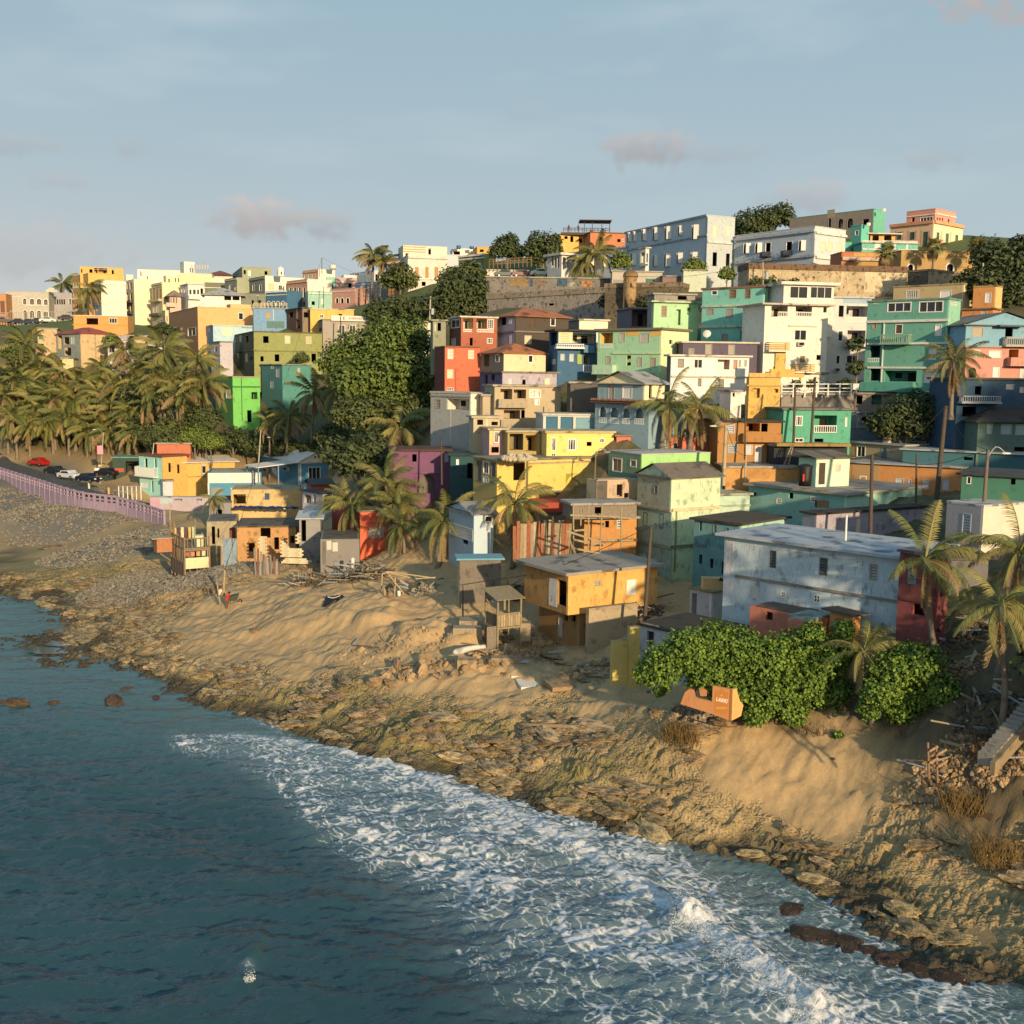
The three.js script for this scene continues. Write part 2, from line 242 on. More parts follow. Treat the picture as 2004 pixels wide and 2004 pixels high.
// A house from its near corner: faces run away to the left (L) and to the right (R).
// o: f frame, D depth, t turn in degrees, x [left end | null, corner, right end | null], y [top, bottom], c paint, cL left paint, w wear, rf roof, wins
const HOUSES = [];
function house(label, o) {
  const [xl, xc, xr] = o.x, [yt, yb] = o.y, t = o.t * Math.PI / 180, D = o.D, fr = o.f;
  const top = atq(fr, xc, yt, D), b0 = atq(fr, xc, yb, D), ext = o.ext ?? 3.5, e1 = V(Math.cos(t), 0, -Math.sin(t)), e2 = V(-Math.sin(t), 0, -Math.cos(t));
  const h0 = top.y - b0.y, H0 = h0 + ext, reach = (dir, x) => {   // how far along dir the wall ends at that pixel column
    const [nx] = q(fr, x, 0), k = nx / 1002 - 1, a = top.clone().applyMatrix4(camera.matrixWorldInverse), d = dir.clone().transformDirection(camera.matrixWorldInverse), c = FOCAL / 1002;
    return (k * -a.z - c * a.x) / (c * d.x + k * d.z); };
  let wR = xr == null ? o.d ?? 7 : reach(e1, xr), wL = xl == null ? o.d ?? 7 : reach(e2, xl);
  if (!(wR > 0.3 && wR < 90)) { console.log('wR', wR, label); wR = 7; } if (!(wL > 0.3 && wL < 90)) { console.log('wL', wL, label); wL = 7; }
  if (o.dR) wR = o.dR; if (o.dL) wL = o.dL;
  const base = top.clone(); base.y -= H0;
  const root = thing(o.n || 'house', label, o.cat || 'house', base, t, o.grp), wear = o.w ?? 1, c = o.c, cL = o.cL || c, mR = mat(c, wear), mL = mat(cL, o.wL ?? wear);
  const FRm = new THREE.Matrix4(), FLm = new THREE.Matrix4().makeBasis(V(0, 0, 1), V(0, 1, 0), V(-1, 0, 0)).setPosition(0, 0, -wL);
  const nR = V(Math.sin(t), 0, Math.cos(t)), nL = V(-Math.cos(t), 0, Math.sin(t)), list = [];
  for (const s of o.wins || []) {
    const p = s.split(' '), ty = p[0], [x0, y0, x1, y1] = p.slice(1, 5).map(Number), arg = p[5];
    const left = xl != null && (o.side ? o.side === 'L' : (x0 + x1) / 2 < xc), n = left ? nL : nR, hit = (x, y) => { const r = ray(...q(fr, x, y)), k = top.clone().sub(camera.position).dot(n) / r.dot(n); return camera.position.clone().addScaledVector(r, k); };
    const a = hit(x0, (y0 + y1) / 2), b = hit(x1, (y0 + y1) / 2), cc = hit((x0 + x1) / 2, y0), dd = hit((x0 + x1) / 2, y1);
    const u = (v) => left ? wL - v.clone().sub(top).dot(e2) : v.clone().sub(top).dot(e1);
    let u0 = u(a), u1 = u(b), v1 = cc.y - base.y, v0 = dd.y - base.y; const W = left ? wL : wR;
    const hole = HOLES.includes(ty); if (hole) { u0 = Math.max(0.22, u0); u1 = Math.min(W - 0.22, u1); v0 = Math.max(0.1, v0); v1 = Math.min(H0 - 0.1, v1); }
    if (u1 - u0 < 0.12 || v1 - v0 < 0.08) { continue; }
    if (hole && list.some((l) => l.left === left && l.hole && u0 < l.u1 + 0.04 && u1 > l.u0 - 0.04 && v0 < l.v1 + 0.04 && v1 > l.v0 - 0.04)) { console.log('overlap', label, s); continue; }
    list.push({ ty, left, hole, u0, u1, v0, v1, arg });
  }
  const hs = (left) => list.filter((l) => l.hole && l.left === left).map((l) => [l.u0, l.v0, l.u1, l.v1, 'aA'.includes(l.ty)]);
  const ox = rnd() * 50, oy = rnd() * 50, rf = o.rf || {}, ov = rf.ov ?? 0.25, th = rf.th ?? 0.2, ty = rf.type || 'flat';
  const gR = [metres(wallSlab(wR, H0, hs(false)), ox, oy), metres(bx(wR - 0.2, 0, -wL, wR, H0, -0.2), ox, oy), metres(bx(0.2, 0, -wL, wR - 0.2, H0, -wL + 0.2), ox, oy)];
  part('wall', gR, mR, root);
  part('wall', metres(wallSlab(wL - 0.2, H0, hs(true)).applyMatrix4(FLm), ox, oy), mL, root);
  for (const l of list) { const F = l.left ? FLm : FRm, cc = l.left ? cL : c; fit(l.ty, l.u0, l.v0, l.u1, l.v1, l.arg, root, F, cc, wear); }
  const rm = mat(rf.c || '#a59d92', rf.w ?? 3);
  if (ty === 'flat') part('roof', metres(bx(-ov, H0 + 0.002, -wL - ov, wR + ov, H0 + th, ov), ox, oy), rm, root);
  else if (ty === 'par') { part('roof', metres(bx(0.2, H0 - 0.6, -wL + 0.2, wR - 0.2, H0 - 0.45, -0.2), ox, oy), rm, root); part('coping', [bx(-0.07, H0 + 0.002, -0.26, wR + 0.07, H0 + 0.1, 0.07), bx(-0.07, H0 + 0.002, -wL - 0.07, 0.26, H0 + 0.1, -0.263), bx(wR - 0.26, H0 + 0.002, -wL - 0.07, wR + 0.07, H0 + 0.1, -0.263), bx(0.263, H0 + 0.002, -wL - 0.07, wR - 0.263, H0 + 0.1, -wL + 0.26)].map((g) => metres(g)), mat(rf.cc || c, wear), root); }
  else if (ty === 'hip' || ty === 'gabR' || ty === 'gabL' || ty === 'shed') {
    const r = rf.r || 1, x0 = -ov, x1 = wR + ov, z0 = -wL - ov, z1 = ov, y = H0 + 0.003, P = [];
    const tri = (...v) => { P.push(...v[0], ...v[1], ...v[2]); if (v[3]) P.push(...v[0], ...v[2], ...v[3]); };
    const A = [x0, y, z1], B = [x1, y, z1], C = [x1, y, z0], E = [x0, y, z0], mx = (x0 + x1) / 2, mz = (z0 + z1) / 2; let gab = [];
    if (ty === 'hip') { const k = Math.min(x1 - x0, z1 - z0) / 2, U = x1 - x0 > z1 - z0 ? [x0 + k, y + r, mz] : [mx, y + r, z1 - k], W = x1 - x0 > z1 - z0 ? [x1 - k, y + r, mz] : [mx, y + r, z0 + k]; if (x1 - x0 > z1 - z0) { tri(A, B, W, U); tri(B, C, W); tri(C, E, U, W); tri(E, A, U); } else { tri(A, B, U); tri(B, C, W, U); tri(C, E, W); tri(E, A, U, W); } }
    else if (ty === 'gabR') { const U = [x0, y + r, mz], W = [x1, y + r, mz]; tri(A, B, W, U); tri(C, E, U, W); gab = [[[0, y, 0], [0, y, -wL], [0, y + r * 0.93, -wL / 2]], [[wR, y, -wL], [wR, y, 0], [wR, y + r * 0.93, -wL / 2]]]; }
    else if (ty === 'gabL') { const U = [mx, y + r, z1], W = [mx, y + r, z0]; tri(B, C, W, U); tri(E, A, U, W); gab = [[[0, y, 0], [wR / 2, y + r * 0.93, 0], [wR, y, 0]].reverse(), [[0, y, -wL], [wR / 2, y + r * 0.93, -wL], [wR, y, -wL]]]; }
    else { const U = [x0, y + r, z0], W = [x1, y + r, z0]; tri(A, B, W, U); }
    tri(A, E, C, B);
    const g = new THREE.BufferGeometry(); g.setAttribute('position', new THREE.Float32BufferAttribute(P, 3)); g.setAttribute('uv', new THREE.Float32BufferAttribute(new Float32Array(P.length / 3 * 2), 2)); g.computeVertexNormals();
    const edge = metres(bx(x0, y - 0.1, z0, x1, y - 0.004, z1)); part('roof', [metres(g, ox, oy), edge], rm, root);
    for (const a of gab) { const Q = []; a.forEach((v) => Q.push(...v)); const gg = new THREE.BufferGeometry(); gg.setAttribute('position', new THREE.Float32BufferAttribute(Q, 3)); gg.setAttribute('uv', new THREE.Float32BufferAttribute(new Float32Array(Q.length / 3 * 2), 2)); gg.computeVertexNormals(); part('gable', metres(gg), mat(rf.gc || c, wear), root); }
  }
  root.userData.dims = undefined; delete root.userData.dims;
  const info = { root, wR, wL, H0, base, e1, e2, t, top, D, fr, foot: b0.y }; HOUSES.push(info); return info;
}
// a small part in a house's own axes: x along the right face, z out of it, y up from the roof line
const onRoof = (h, name, boxes, m) => part(name, boxes.map(([x0, y0, z0, x1, y1, z1]) => metres(bx(x0, h.H0 + y0, z0, x1, h.H0 + y1, z1))), m, h.root);
// words painted or mounted on a wall: canvas print on a thin plate
function print(w, h, bg, draw) {
  const c = document.createElement('canvas'); c.width = w; c.height = h; const x = c.getContext('2d'); x.fillStyle = bg; x.fillRect(0, 0, w, h); draw(x, w, h);
  const t = new THREE.CanvasTexture(c); t.colorSpace = THREE.SRGBColorSpace; return new THREE.MeshStandardMaterial({ map: t, roughness: 0.85 });
}
function plateOn(h, left, f, x0, y0, x1, y1, m, name, out = 0.03, parent = h.root) {
  const n = left ? V(-Math.cos(h.t), 0, Math.sin(h.t)) : V(Math.sin(h.t), 0, Math.cos(h.t)), hit = (x, y) => { const r = ray(...q(f, x, y)); return camera.position.clone().addScaledVector(r, h.top.clone().sub(camera.position).dot(n) / r.dot(n)); };
  const a = hit(x0, (y0 + y1) / 2), b = hit(x1, (y0 + y1) / 2), c = hit((x0 + x1) / 2, y0), d = hit((x0 + x1) / 2, y1), W = a.distanceTo(b), Hh = Math.abs(c.y - d.y), mid = a.clone().add(b).multiplyScalar(0.5); mid.y = (c.y + d.y) / 2;
  const g = new THREE.BoxGeometry(W, Hh, out); const L = mid.clone().sub(h.base).applyAxisAngle(V(0, 1, 0), -h.t);
  if (left) g.rotateY(-Math.PI / 2); g.translate(L.x + (left ? -out / 2 - 0.004 : 0), L.y, L.z + (left ? 0 : out / 2 + 0.004)); return part(name, g, m, parent);
}
// ---------- houses, from the far town on the hill down to the beach ----------
// hs(label, frame, depth, turn, [left, corner, right], [top, bottom], paint, options, pieces on the walls)
const hs = (label, f, D, t, x, y, c, o = {}, w = '') => house(label, { f, D, t, x, y, c, wins: w ? w.split('|') : [], ...o });
const PAR = { rf: { type: 'par' } }, B = 'building', town = { n: 'building', cat: 'building', rf: { type: 'par' } };
// the town on the hilltop, left
const arc = hs('long pale grey arcaded building at the far left of the hilltop', 's', 306, 10, [null, 85, 705], [670, 1130], '#aca698', { ...town, d: 12 }, 'A 335 775 385 860|A 432 778 500 860|A 533 780 603 860|A 638 785 695 865|A 340 945 390 1080|A 435 950 500 1060|A 535 950 603 1060|A 640 960 700 1060|l 330 868 690 880|l 90 745 320 753');
onRoof(arc, 'pediment', [[10.5, 0.1, -0.2, 13.5, 0.8, 0], [11.2, 0.8, -0.2, 12.8, 1.3, 0]], mat('#b9b3a6', 1));
hs('grey wing with a row of dark windows right of the arcaded building', 's', 314, 8, [null, 705, 1060], [690, 1130], '#97959b', town, 'd 750 785 775 860|d 790 785 812 860|d 826 785 846 860|d 862 785 880 860|d 892 785 912 860|d 924 785 944 860|A 1005 775 1040 860');
hs('sliver of an orange building at the left edge of the picture', 's', 300, 10, [null, -90, 85], [705, 1130], '#b97a3c', town, 'w 8 810 70 1000 #6a4a3c');
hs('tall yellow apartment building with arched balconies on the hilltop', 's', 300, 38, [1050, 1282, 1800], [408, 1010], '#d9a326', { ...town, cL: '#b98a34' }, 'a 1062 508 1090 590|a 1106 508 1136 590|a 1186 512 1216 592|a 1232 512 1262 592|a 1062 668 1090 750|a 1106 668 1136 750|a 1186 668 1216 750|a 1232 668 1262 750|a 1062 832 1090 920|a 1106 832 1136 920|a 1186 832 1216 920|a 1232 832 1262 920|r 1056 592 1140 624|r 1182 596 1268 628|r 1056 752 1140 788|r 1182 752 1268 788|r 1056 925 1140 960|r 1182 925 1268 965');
hs('yellow penthouse on top of the tall yellow building', 's', 303, 20, [null, 1160, 1790], [312, 430], '#d3a02a', town, 'd 1300 345 1345 400|L 1370 330 1420 405 #c08f2c|L 1430 335 1560 408 #b58830|d 1625 335 1655 420|d 1180 345 1198 400');
hs('plain white block in front of the yellow apartment building', 's', 292, 30, [1340, 1465, 1830], [510, 1010], '#d8cdba', { ...town, cL: '#b3b9bf' }, 'g 1370 660 1395 760 1|g 1408 660 1432 760 1|g 1365 865 1388 960 1|g 1402 865 1425 960 1|l 1466 560 1830 572|l 1466 820 1830 828');
hs('orange flat roofed house with a white coping below the white block', 'A', 262, 8, [null, 555, 965], [530, 672], '#cf8c1c', { rf: { type: 'par', cc: '#ded5c4' }, ext: 4 }, 'd 655 545 742 602|g 824 550 886 590 3|k 545 600 965 606 #c07f18');
hs('cream building with stacked iron balconies behind the orange house', 'A', 297, 35, [950, 1012, 1150], [258, 590], '#dccfa6', { ...town, cL: '#c3bda0' }, 'd 958 280 971 330|d 980 280 995 330|d 955 362 970 420|d 984 362 1000 420|d 955 440 970 500|d 984 440 1000 500|B 953 420 1008 436 #4a4a48|B 953 500 1008 520 #4a4a48');
hs('white rooftop mass behind the cream balcony building', 't', 318, 10, [null, 65, 690], [205, 420], '#ddd3bf', town, 'd 205 300 218 345|k 230 215 470 225 #cfc4ae|d 110 230 125 300');
hs('cream townhouse with three tall brown shutters', 't', 289, 35, [270, 425, 680], [390, 1000], '#dccb92', { ...town, cL: '#c2b284' }, 'w 295 485 322 640 #98774c|w 342 485 368 640 #98774c|w 392 485 416 640 #98774c|b 275 640 420 668 #b5a880|w 295 700 322 840 #c9c2b0|w 345 700 372 840 #c9c2b0|B 280 845 420 875 #55534e|l 270 415 425 432 #cdbf94|l 270 455 425 465 #cdbf94');
hs('yellow cream upper storey with two small windows', 't', 298, 30, [445, 480, 690], [298, 700], '#dfca8c', town, 'g 510 332 542 395 1|g 608 322 632 390 1|g 650 322 675 390 1');
hs('broad pale yellow block under the rooftop water tanks', 't', 304, 10, [null, 680, 1150], [258, 700], '#dcc696', town, 'k 690 270 700 700 #cdb888');
hs('white boxy water tank room on the highest left rooftop', 't', 305, 30, [685, 742, 898], [92, 262], '#ddd6c6', { ...town, n: 'tank_room', cat: 'tank room' }, 'k 800 95 806 240 #b9b2a4');
hs('red tiled hip roof house beside the rooftop antennas', 't', 322, 8, [null, 1060, 1450], [285, 430], '#d3c6ac', { rf: { type: 'hip', r: 1.6, c: '#7b4632', ov: 0.6 } }, 'd 1110 295 1150 310');
hs('pink house with a hipped roof and a rounded balcony', 't', 284, 25, [470, 535, 700], [590, 850], '#c2a898', { rf: { type: 'hip', r: 1.7, c: '#8b7468', ov: 0.7 }, cL: '#b09888' }, 'j 540 615 562 700 #7b6350|j 585 612 605 695 #7b6350|j 625 612 640 695 #7b6350|b 478 690 610 740 #c4ad94|j 490 625 505 690 #7b6350');
hs('white veranda house with four tall windows over a balcony', 't', 283, 30, [690, 800, 1042], [418, 770], '#cbc8c4', { rf: { c: '#bdb9b4' } }, 'g 815 490 858 570 1|g 870 490 918 570 1|g 928 490 968 570 1|d 985 480 1020 560|b 800 585 965 632 #c9c6c2|g 705 470 730 545 1|g 745 470 775 545 1');
hs('olive green block with stepped terraces on the hilltop', 't', 300, 12, [null, 1040, 1340], [395, 610], '#6b7358', town, 'l 1045 465 1330 475');
hs('white pavilion with a grey pyramid roof behind the peach building', 't', 262, 12, [null, 1042, 1570], [568, 770], '#cfc8bc', { rf: { type: 'hip', r: 1.9, c: '#a9a7a4', ov: 0.9 }, d: 8 }, 'w 1060 585 1098 690|w 1108 585 1140 690|w 1160 585 1200 690|w 1210 585 1245 690|w 1262 585 1308 690|d 1330 590 1430 650|d 1450 595 1550 650');
hs('flat grey green block highest behind the pavilion', 'B', 314, 20, [20, 92, 312], [318, 430], '#8d9674', { ...town, cL: '#7e8570' }, 'd 104 342 120 372|w 135 345 158 386|d 262 350 283 378');
hs('grey green townhouse at the left of the blue house', 't', 289, 35, [1335, 1512, 1620], [322, 640], '#949a7c', { ...town, cL: '#7f8370' }, 'g 1398 425 1420 500 1|g 1480 460 1500 510 1|l 1335 350 1512 362');
hs('grey and white townhouse with two slim windows', 'B', 288, 35, [145, 266, 410], [386, 612], '#dfd3bc', { ...town, cL: '#82877a' }, 'g 170 450 187 502 1|g 222 447 239 502 1|d 170 570 184 600|d 220 570 236 600|l 145 406 266 416 #93978a|k 290 442 335 492 #cfb98e|g 365 455 395 495 2');
hs('low grey wall house under the grey townhouse', 'B', 280, 10, [null, 60, 270], [520, 620], '#777b6c', town, 'd 165 570 180 600|d 215 570 235 600');
hs('dark blue cottage with white arches at its foot', 'B', 277, 55, [272, 428, null], [497, 615], '#2c6a90', { ...town, d: 8 }, 'A 283 580 305 612|A 318 580 340 612|A 353 580 375 612|A 390 580 414 612|l 272 500 428 512 #cfd3d4|l 272 528 428 534');
hs('salmon townhouse with four tall white framed windows', 'B', 279, 40, [430, 586, 772], [410, 615], '#ded2c0', { ...town, cL: '#bf8464' }, 'g 447 470 469 552 1|g 481 470 503 552 1|g 517 470 538 552 1|g 552 470 574 552 1|l 430 430 586 440 #d3a88c|d 450 585 470 612|d 500 585 520 612|d 550 585 568 612');
hs('peach and white block above the salmon townhouse', 'B', 294, 40, [550, 668, 795], [335, 480], '#dcd2be', { ...town, cL: '#cd9468' }, 'g 563 375 582 406 2|g 594 375 613 406 2|g 625 375 645 406 2|l 550 352 668 360 #d9a680');
hs('pale aqua house with a street lamp before it', 'B', 271, 15, [null, 590, 772], [503, 615], '#8ab9aa', town, 'd 618 578 642 606|l 590 515 772 525 #c5d3c8|w 690 560 712 600');
hs('teal gable end behind the pale aqua house', 'B', 286, 10, [null, 730, 875], [397, 520], '#7fbfae', town, 'd 755 447 782 492');
hs('dusty pink cottage with arched white openings', 'B', 271, 55, [770, 947, null], [480, 600], '#b98478', { ...town, d: 8 }, 'A 800 552 820 592|A 838 552 860 592|A 880 552 902 592|l 770 500 947 508 #d3bcb2');
hs('pink terrace house stepped above the dusty pink cottage', 'B', 286, 20, [770, 800, 960], [400, 500], '#c4958a', town, 'd 895 440 920 475|l 800 430 960 440 #d9c6bc');
hs('pale violet wall house behind the paired palms', 'B', 272, 55, [945, 1137, null], [430, 560], '#a5a7b4', { ...town, d: 8 }, 'd 968 522 992 560|d 1010 522 1036 560|d 1058 522 1085 560|l 945 445 1137 455 #c3c4cc');
hs('pale blue roof room left of the paired palms', 'B', 289, 35, [905, 1090, 1142], [345, 450], '#b7c1c6', { ...town, cL: '#9fb0bd' }, 'd 1100 375 1125 425|g 940 355 980 385 2');
hs('ochre cottage with a white cornice beside the white mansion', 'B', 255, 45, [1195, 1348, null], [258, 460], '#b97c2e', { ...town, d: 8 }, 'd 1248 328 1272 372|d 1196 322 1215 370|g 1300 328 1325 372 1|l 1195 276 1348 290');
hs('white mansion with three ochre doors above the wooded slope', 'B', 250, 14, [null, 1345, 1642], [226, 480], '#c9c3b6', { ...town, d: 10 }, 'w 1400 320 1427 402 #b0803c|w 1477 320 1502 402 #b0803c|w 1547 320 1575 402 #b0803c|l 1345 240 1642 256|l 1345 408 1642 416|d 1450 430 1480 462');
hs('cream roof pavilion with a slatted awning on the white mansion', 'B', 256, 14, [null, 1310, 1642], [157, 270], '#dbcdb0', { ...town, d: 8 }, 'k 1312 165 1480 172 #b58a58|k 1312 182 1480 190 #b58a58|k 1312 200 1480 208 #b58a58|d 1328 215 1350 250|d 1500 175 1520 225');
hs('bluish white side house right of the white mansion', 'B', 259, 14, [null, 1642, 1738], [226, 440], '#b4bcc6', town, 'd 1655 320 1682 372');
const wht = hs('white terrace roof with blue water tanks on the hilltop', 'B', 264, 8, [null, 1685, 1890], [180, 300], '#ddd3c0', town, 'd 1690 200 1740 225');
hs('dark green house with three white arched windows', 'C', 245, 45, [-10, 190, 272], [376, 520], '#87933a', { ...town, cL: '#6c7545' }, 'A 20 445 56 492|A 74 445 108 492|A 127 445 160 492|l -10 380 190 394|l -10 406 190 416');
hs('small mustard block behind the green arched house', 'C', 257, 10, [null, 130, 252], [322, 420], '#c9982a', town, 'd 150 340 180 360');
hs('ivory block filling the gap behind the plain white block', 's', 312, 20, [null, 1830, 1935], [430, 1000], '#d9d0bc', town, 'd 1850 540 1870 620|d 1895 540 1912 620');
hs('ivory house squeezed right of the broad pale yellow block', 't', 306, 15, [null, 1140, 1340], [330, 620], '#d3cbb6', town, 'd 1180 400 1200 460|d 1250 400 1270 460');
hs('cream block behind the pink house with the rounded balcony', 't', 291, 15, [null, 560, 830], [430, 800], '#d8cba6', town, 'd 700 470 720 530');
hs('white block behind the salmon townhouse', 'B', 296, 20, [null, 410, 560], [400, 600], '#d9d2c2', town, 'd 425 450 440 500');
hs('pale blue block behind the dusty pink cottage', 'B', 292, 15, [null, 860, 960], [380, 500], '#b9c4c8', town, 'd 880 410 895 450');
hs('long low cream house behind the paired palms', 'B', 296, 10, [null, 1120, 1240], [400, 520], '#d3c4a4', town, 'd 1150 430 1170 480');
hs('grey white block left of the ochre cottage', 'B', 275, 12, [null, 1135, 1200], [455, 560], '#c3bfb8', town, 'd 1155 490 1170 530');
hs('cream townhouse left of the peach building', 't', 270, 25, [430, 470, 520], [800, 1010], '#d3c48c', town, 'd 440 880 455 940|A 485 880 505 960');
// hilltop, centre and right
hs('yellow house under the wooden roof deck', 'C', 262, 12, [null, 742, 985], [228, 345], '#d6a41f', {}, 'd 835 242 858 285|d 790 240 815 262|d 900 245 925 290');
hs('brick orange house right under the wooden roof deck', 'C', 258, 12, [null, 987, 1262], [212, 345], '#bd6a34', { rf: { c: '#8d5a3c' } }, 'd 1190 262 1215 285|d 1055 240 1080 280|g 1225 262 1240 282 1');
const man = hs('big grey blue three storey mansion with white shutters', 'C', 200, 25, [1252, 1870, 2082], [82, 640], '#aab5b8', { n: 'mansion', cat: 'mansion', rf: { type: 'par', cc: '#b3bbbf' }, cL: '#b3bec8' }, 's 1272 190 1300 282|s 1312 188 1338 280|s 1380 182 1416 276|s 1466 174 1504 272|s 1556 168 1602 266|s 1655 160 1688 236|s 1760 155 1806 266|s 1300 372 1335 460|s 1465 382 1498 468|s 1553 372 1597 472|s 1645 367 1686 445|s 1752 362 1797 415|l 1252 284 1870 296 #93a1af|l 1252 142 1870 156 #9aa7b3|w 1911 158 1943 250 #d9cba6|w 2015 168 2043 236 #d9cba6|d 1911 363 1943 467|d 2012 372 2040 467|l 1870 284 2080 298 #c0c7c6|k 1852 100 1866 640 #9aa7b3');
hs('long low grey blue wing left of the big mansion', 'C', depthOf(man.top.clone().addScaledVector(man.e2, man.wL)) - 1, 40, [650, 1262, null], [320, 640], '#a5b1bd', { n: 'mansion', cat: 'mansion', d: 9, rf: { type: 'par', cc: '#9aa8b5' } }, 's 872 392 905 476|s 930 392 958 474|s 986 390 1015 470|s 1075 386 1110 474|s 1182 384 1214 470|l 650 350 1262 362 #97a5b2');
hs('white columned corner porch at the end of the low wing', 'C', 208, 30, [662, 770, 850], [382, 560], '#cbc7be', { n: 'porch', cat: 'porch', rf: { c: '#d5cfc4', ov: 0.6, th: 0.4 } }, 'd 692 395 706 484|d 715 395 729 484|d 737 396 751 484|d 778 400 800 482|d 812 402 836 482');
hs('white pillared doorway of the mansion', 'C', 205, 30, [1360, 1405, 1432], [330, 560], '#cfcbc0', { n: 'porch', cat: 'porch', rf: { c: '#d5cfc4', ov: 0.3 } }, 'd 1368 365 1398 440|d 1410 370 1424 440|l 1375 452 1430 466');
hs('white garage wall with an arched car port under the trees', 'C', 228, 5, [null, 200, 515], [498, 590], '#cac4b8', { n: 'garage', cat: 'garage', rf: { c: '#cfc9bd' } }, 'a 300 515 390 572|d 425 520 505 570');
hs('grey retaining wall with painted murals below the mansion', 'C', 203, 3, [null, 200, 1150], [550, 660], '#7d7872', { n: 'wall', cat: 'wall', d: 2, w: 5, ext: 3 }, 'k 378 558 520 618 #94743f|k 735 562 812 618 #38607a|k 920 580 1000 622 #b97c30|k 525 560 550 620 #4a5a80|k 830 590 870 620 #a5a08f|k 575 575 640 615 #8a6a5a');
hs('pale plastered parapet right of the mural wall', 'C', 200, 3, [null, 1152, 1532], [508, 640], '#aba395', { n: 'wall', cat: 'wall', d: 2, ext: 3 }, 'k 1405 562 1472 602 #3c6f5c|k 1160 570 1240 610 #8f877a');
hs('purple brown painted parapet in front of the mansion', 'C', 198, 3, [null, 1534, 1690], [546, 640], '#836460', { n: 'wall', cat: 'wall', d: 2, ext: 3 });
hs('pale green planter wall at the foot of the mansion', 'C', 196, 3, [null, 1692, 1866], [500, 640], '#b1bda6', { n: 'wall', cat: 'wall', d: 2, ext: 3 });
const ramp1 = hs('grey weathered stone bastion of the old city wall', 'C', 178, 46, [205, 1100, null], [668, 880], '#a3968a', { n: 'bastion', cat: 'city wall', d: 6, w: 5, ext: 3, rf: { c: '#a08f78', w: 5, th: 0.9, ov: 0.15 } }, 'd 670 748 710 765');
hs('dark overgrown flank of the old city wall behind the sentry box', 'C', 163, 68, [1098, 1672, null], [622, 880], '#6d6048', { n: 'city_wall', cat: 'city wall', d: 5, w: 5, ext: 3, rf: { c: '#8a7558', w: 5, th: 0.7, ov: 0.1 } });
hs('sunlit cream stretch of the old city wall with stains', 'D', 166, 7, [null, 560, 2055], [706, 940], '#c2aa7e', { n: 'city_wall', cat: 'city wall', d: 5, w: 5, ext: 2, rf: { c: '#7d5d40', w: 5, th: 0.9, ov: 0.12 } }, 'k 1650 740 2040 930 #d9c596|d 1160 778 1180 790|k 1425 735 1450 930 #cdb78a');
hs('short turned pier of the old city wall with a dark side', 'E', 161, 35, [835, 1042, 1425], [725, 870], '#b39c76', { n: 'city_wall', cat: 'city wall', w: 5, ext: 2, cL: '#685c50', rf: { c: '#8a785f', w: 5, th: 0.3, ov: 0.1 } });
hs('pale blue grey mansion with dark iron balconies', 'D', 188, 37, [430, 1185, 1476], [304, 850], '#b9c1c4', { n: 'mansion', cat: 'mansion', rf: { type: 'par', cc: '#c4c6c4' }, cL: '#a3b2c4' }, 's 506 466 575 560|s 615 460 682 556|o 712 455 768 548|o 908 445 970 536|s 1025 437 1095 537|d 505 690 560 785|d 600 682 660 720|d 905 672 965 692|d 1015 668 1085 690|l 430 374 1185 400 #a6adb6|l 430 600 1185 626 #a6adb6|k 1150 402 1178 598 #a6adb6|k 435 402 455 598 #a6adb6|B 690 548 766 592 #2e3034|B 888 536 968 582 #2e3034|w 1240 450 1282 536 #dcc898|w 1308 455 1347 540 #dcc898|w 1398 465 1437 548 #dcc898|l 1185 370 1476 392 #d2d2cc|l 1185 600 1470 622 #d2d2cc');
const gry = hs('taupe grey building with dark arches and a teal end', 'D', 232, 42, [945, 1742, 1850], [140, 345], '#4fae94', { ...town, cL: '#85786c' }, 'a 1310 228 1338 312|a 1400 232 1452 318|a 1487 228 1545 318|d 1635 235 1692 290|k 1300 146 1370 222 #978b72');
hs('teal stair tower with a small barred window', 'D', 205, 35, [1525, 1625, 1697], [292, 560], '#45b79e', { ...town, cL: '#35a08c' }, 'g 1560 340 1598 390 2');
hs('low teal step beside the stair tower', 'D', 206, 10, [null, 1468, 1530], [456, 560], '#3fa892', town);
hs('teal and white terrace balustrade before the pink tower house', 'E', 202, 5, [null, 400, 930], [462, 560], '#56b09e', { n: 'terrace', cat: 'terrace', d: 4 }, 'l 400 455 930 466|l 400 520 930 532|r 405 440 580 456|r 590 440 925 456|k 520 470 575 515 #cfd3c8|k 700 470 720 520 #cfd3c8|k 820 470 835 520 #cfd3c8');
hs('yellow walled terrace room under a tilted white roof', 'E', 207, 6, [null, 480, 715], [380, 480], '#c99630', { rf: { c: '#cfc7b8', ov: 1.0, th: 0.2 }, d: 5 }, 'd 500 385 560 440|d 610 388 680 440');
hs('cream house with tall green shutters under the pink tower', 'E', 212, 40, [670, 1080, 1356], [272, 560], '#e3cb9c', { ...town, cL: '#d3ab80' }, 'j 730 360 772 430 #355f50|j 853 358 898 432 #355f50|j 978 355 1022 500 #355f50|j 1105 360 1130 432 #4c7a60|j 1190 370 1217 516 #4c7a60|j 1280 385 1306 526 #4c7a60|l 670 268 1080 296 #cd8350|l 1080 270 1356 300 #dc9858|k 712 345 725 520 #cb8a5e|k 778 345 790 520 #cb8a5e|k 830 345 843 520 #cb8a5e|k 903 345 915 520 #cb8a5e|k 952 345 966 520 #cb8a5e|k 1030 345 1042 520 #cb8a5e|k 1140 350 1156 530 #e0a878|k 1228 360 1242 530 #e0a878');
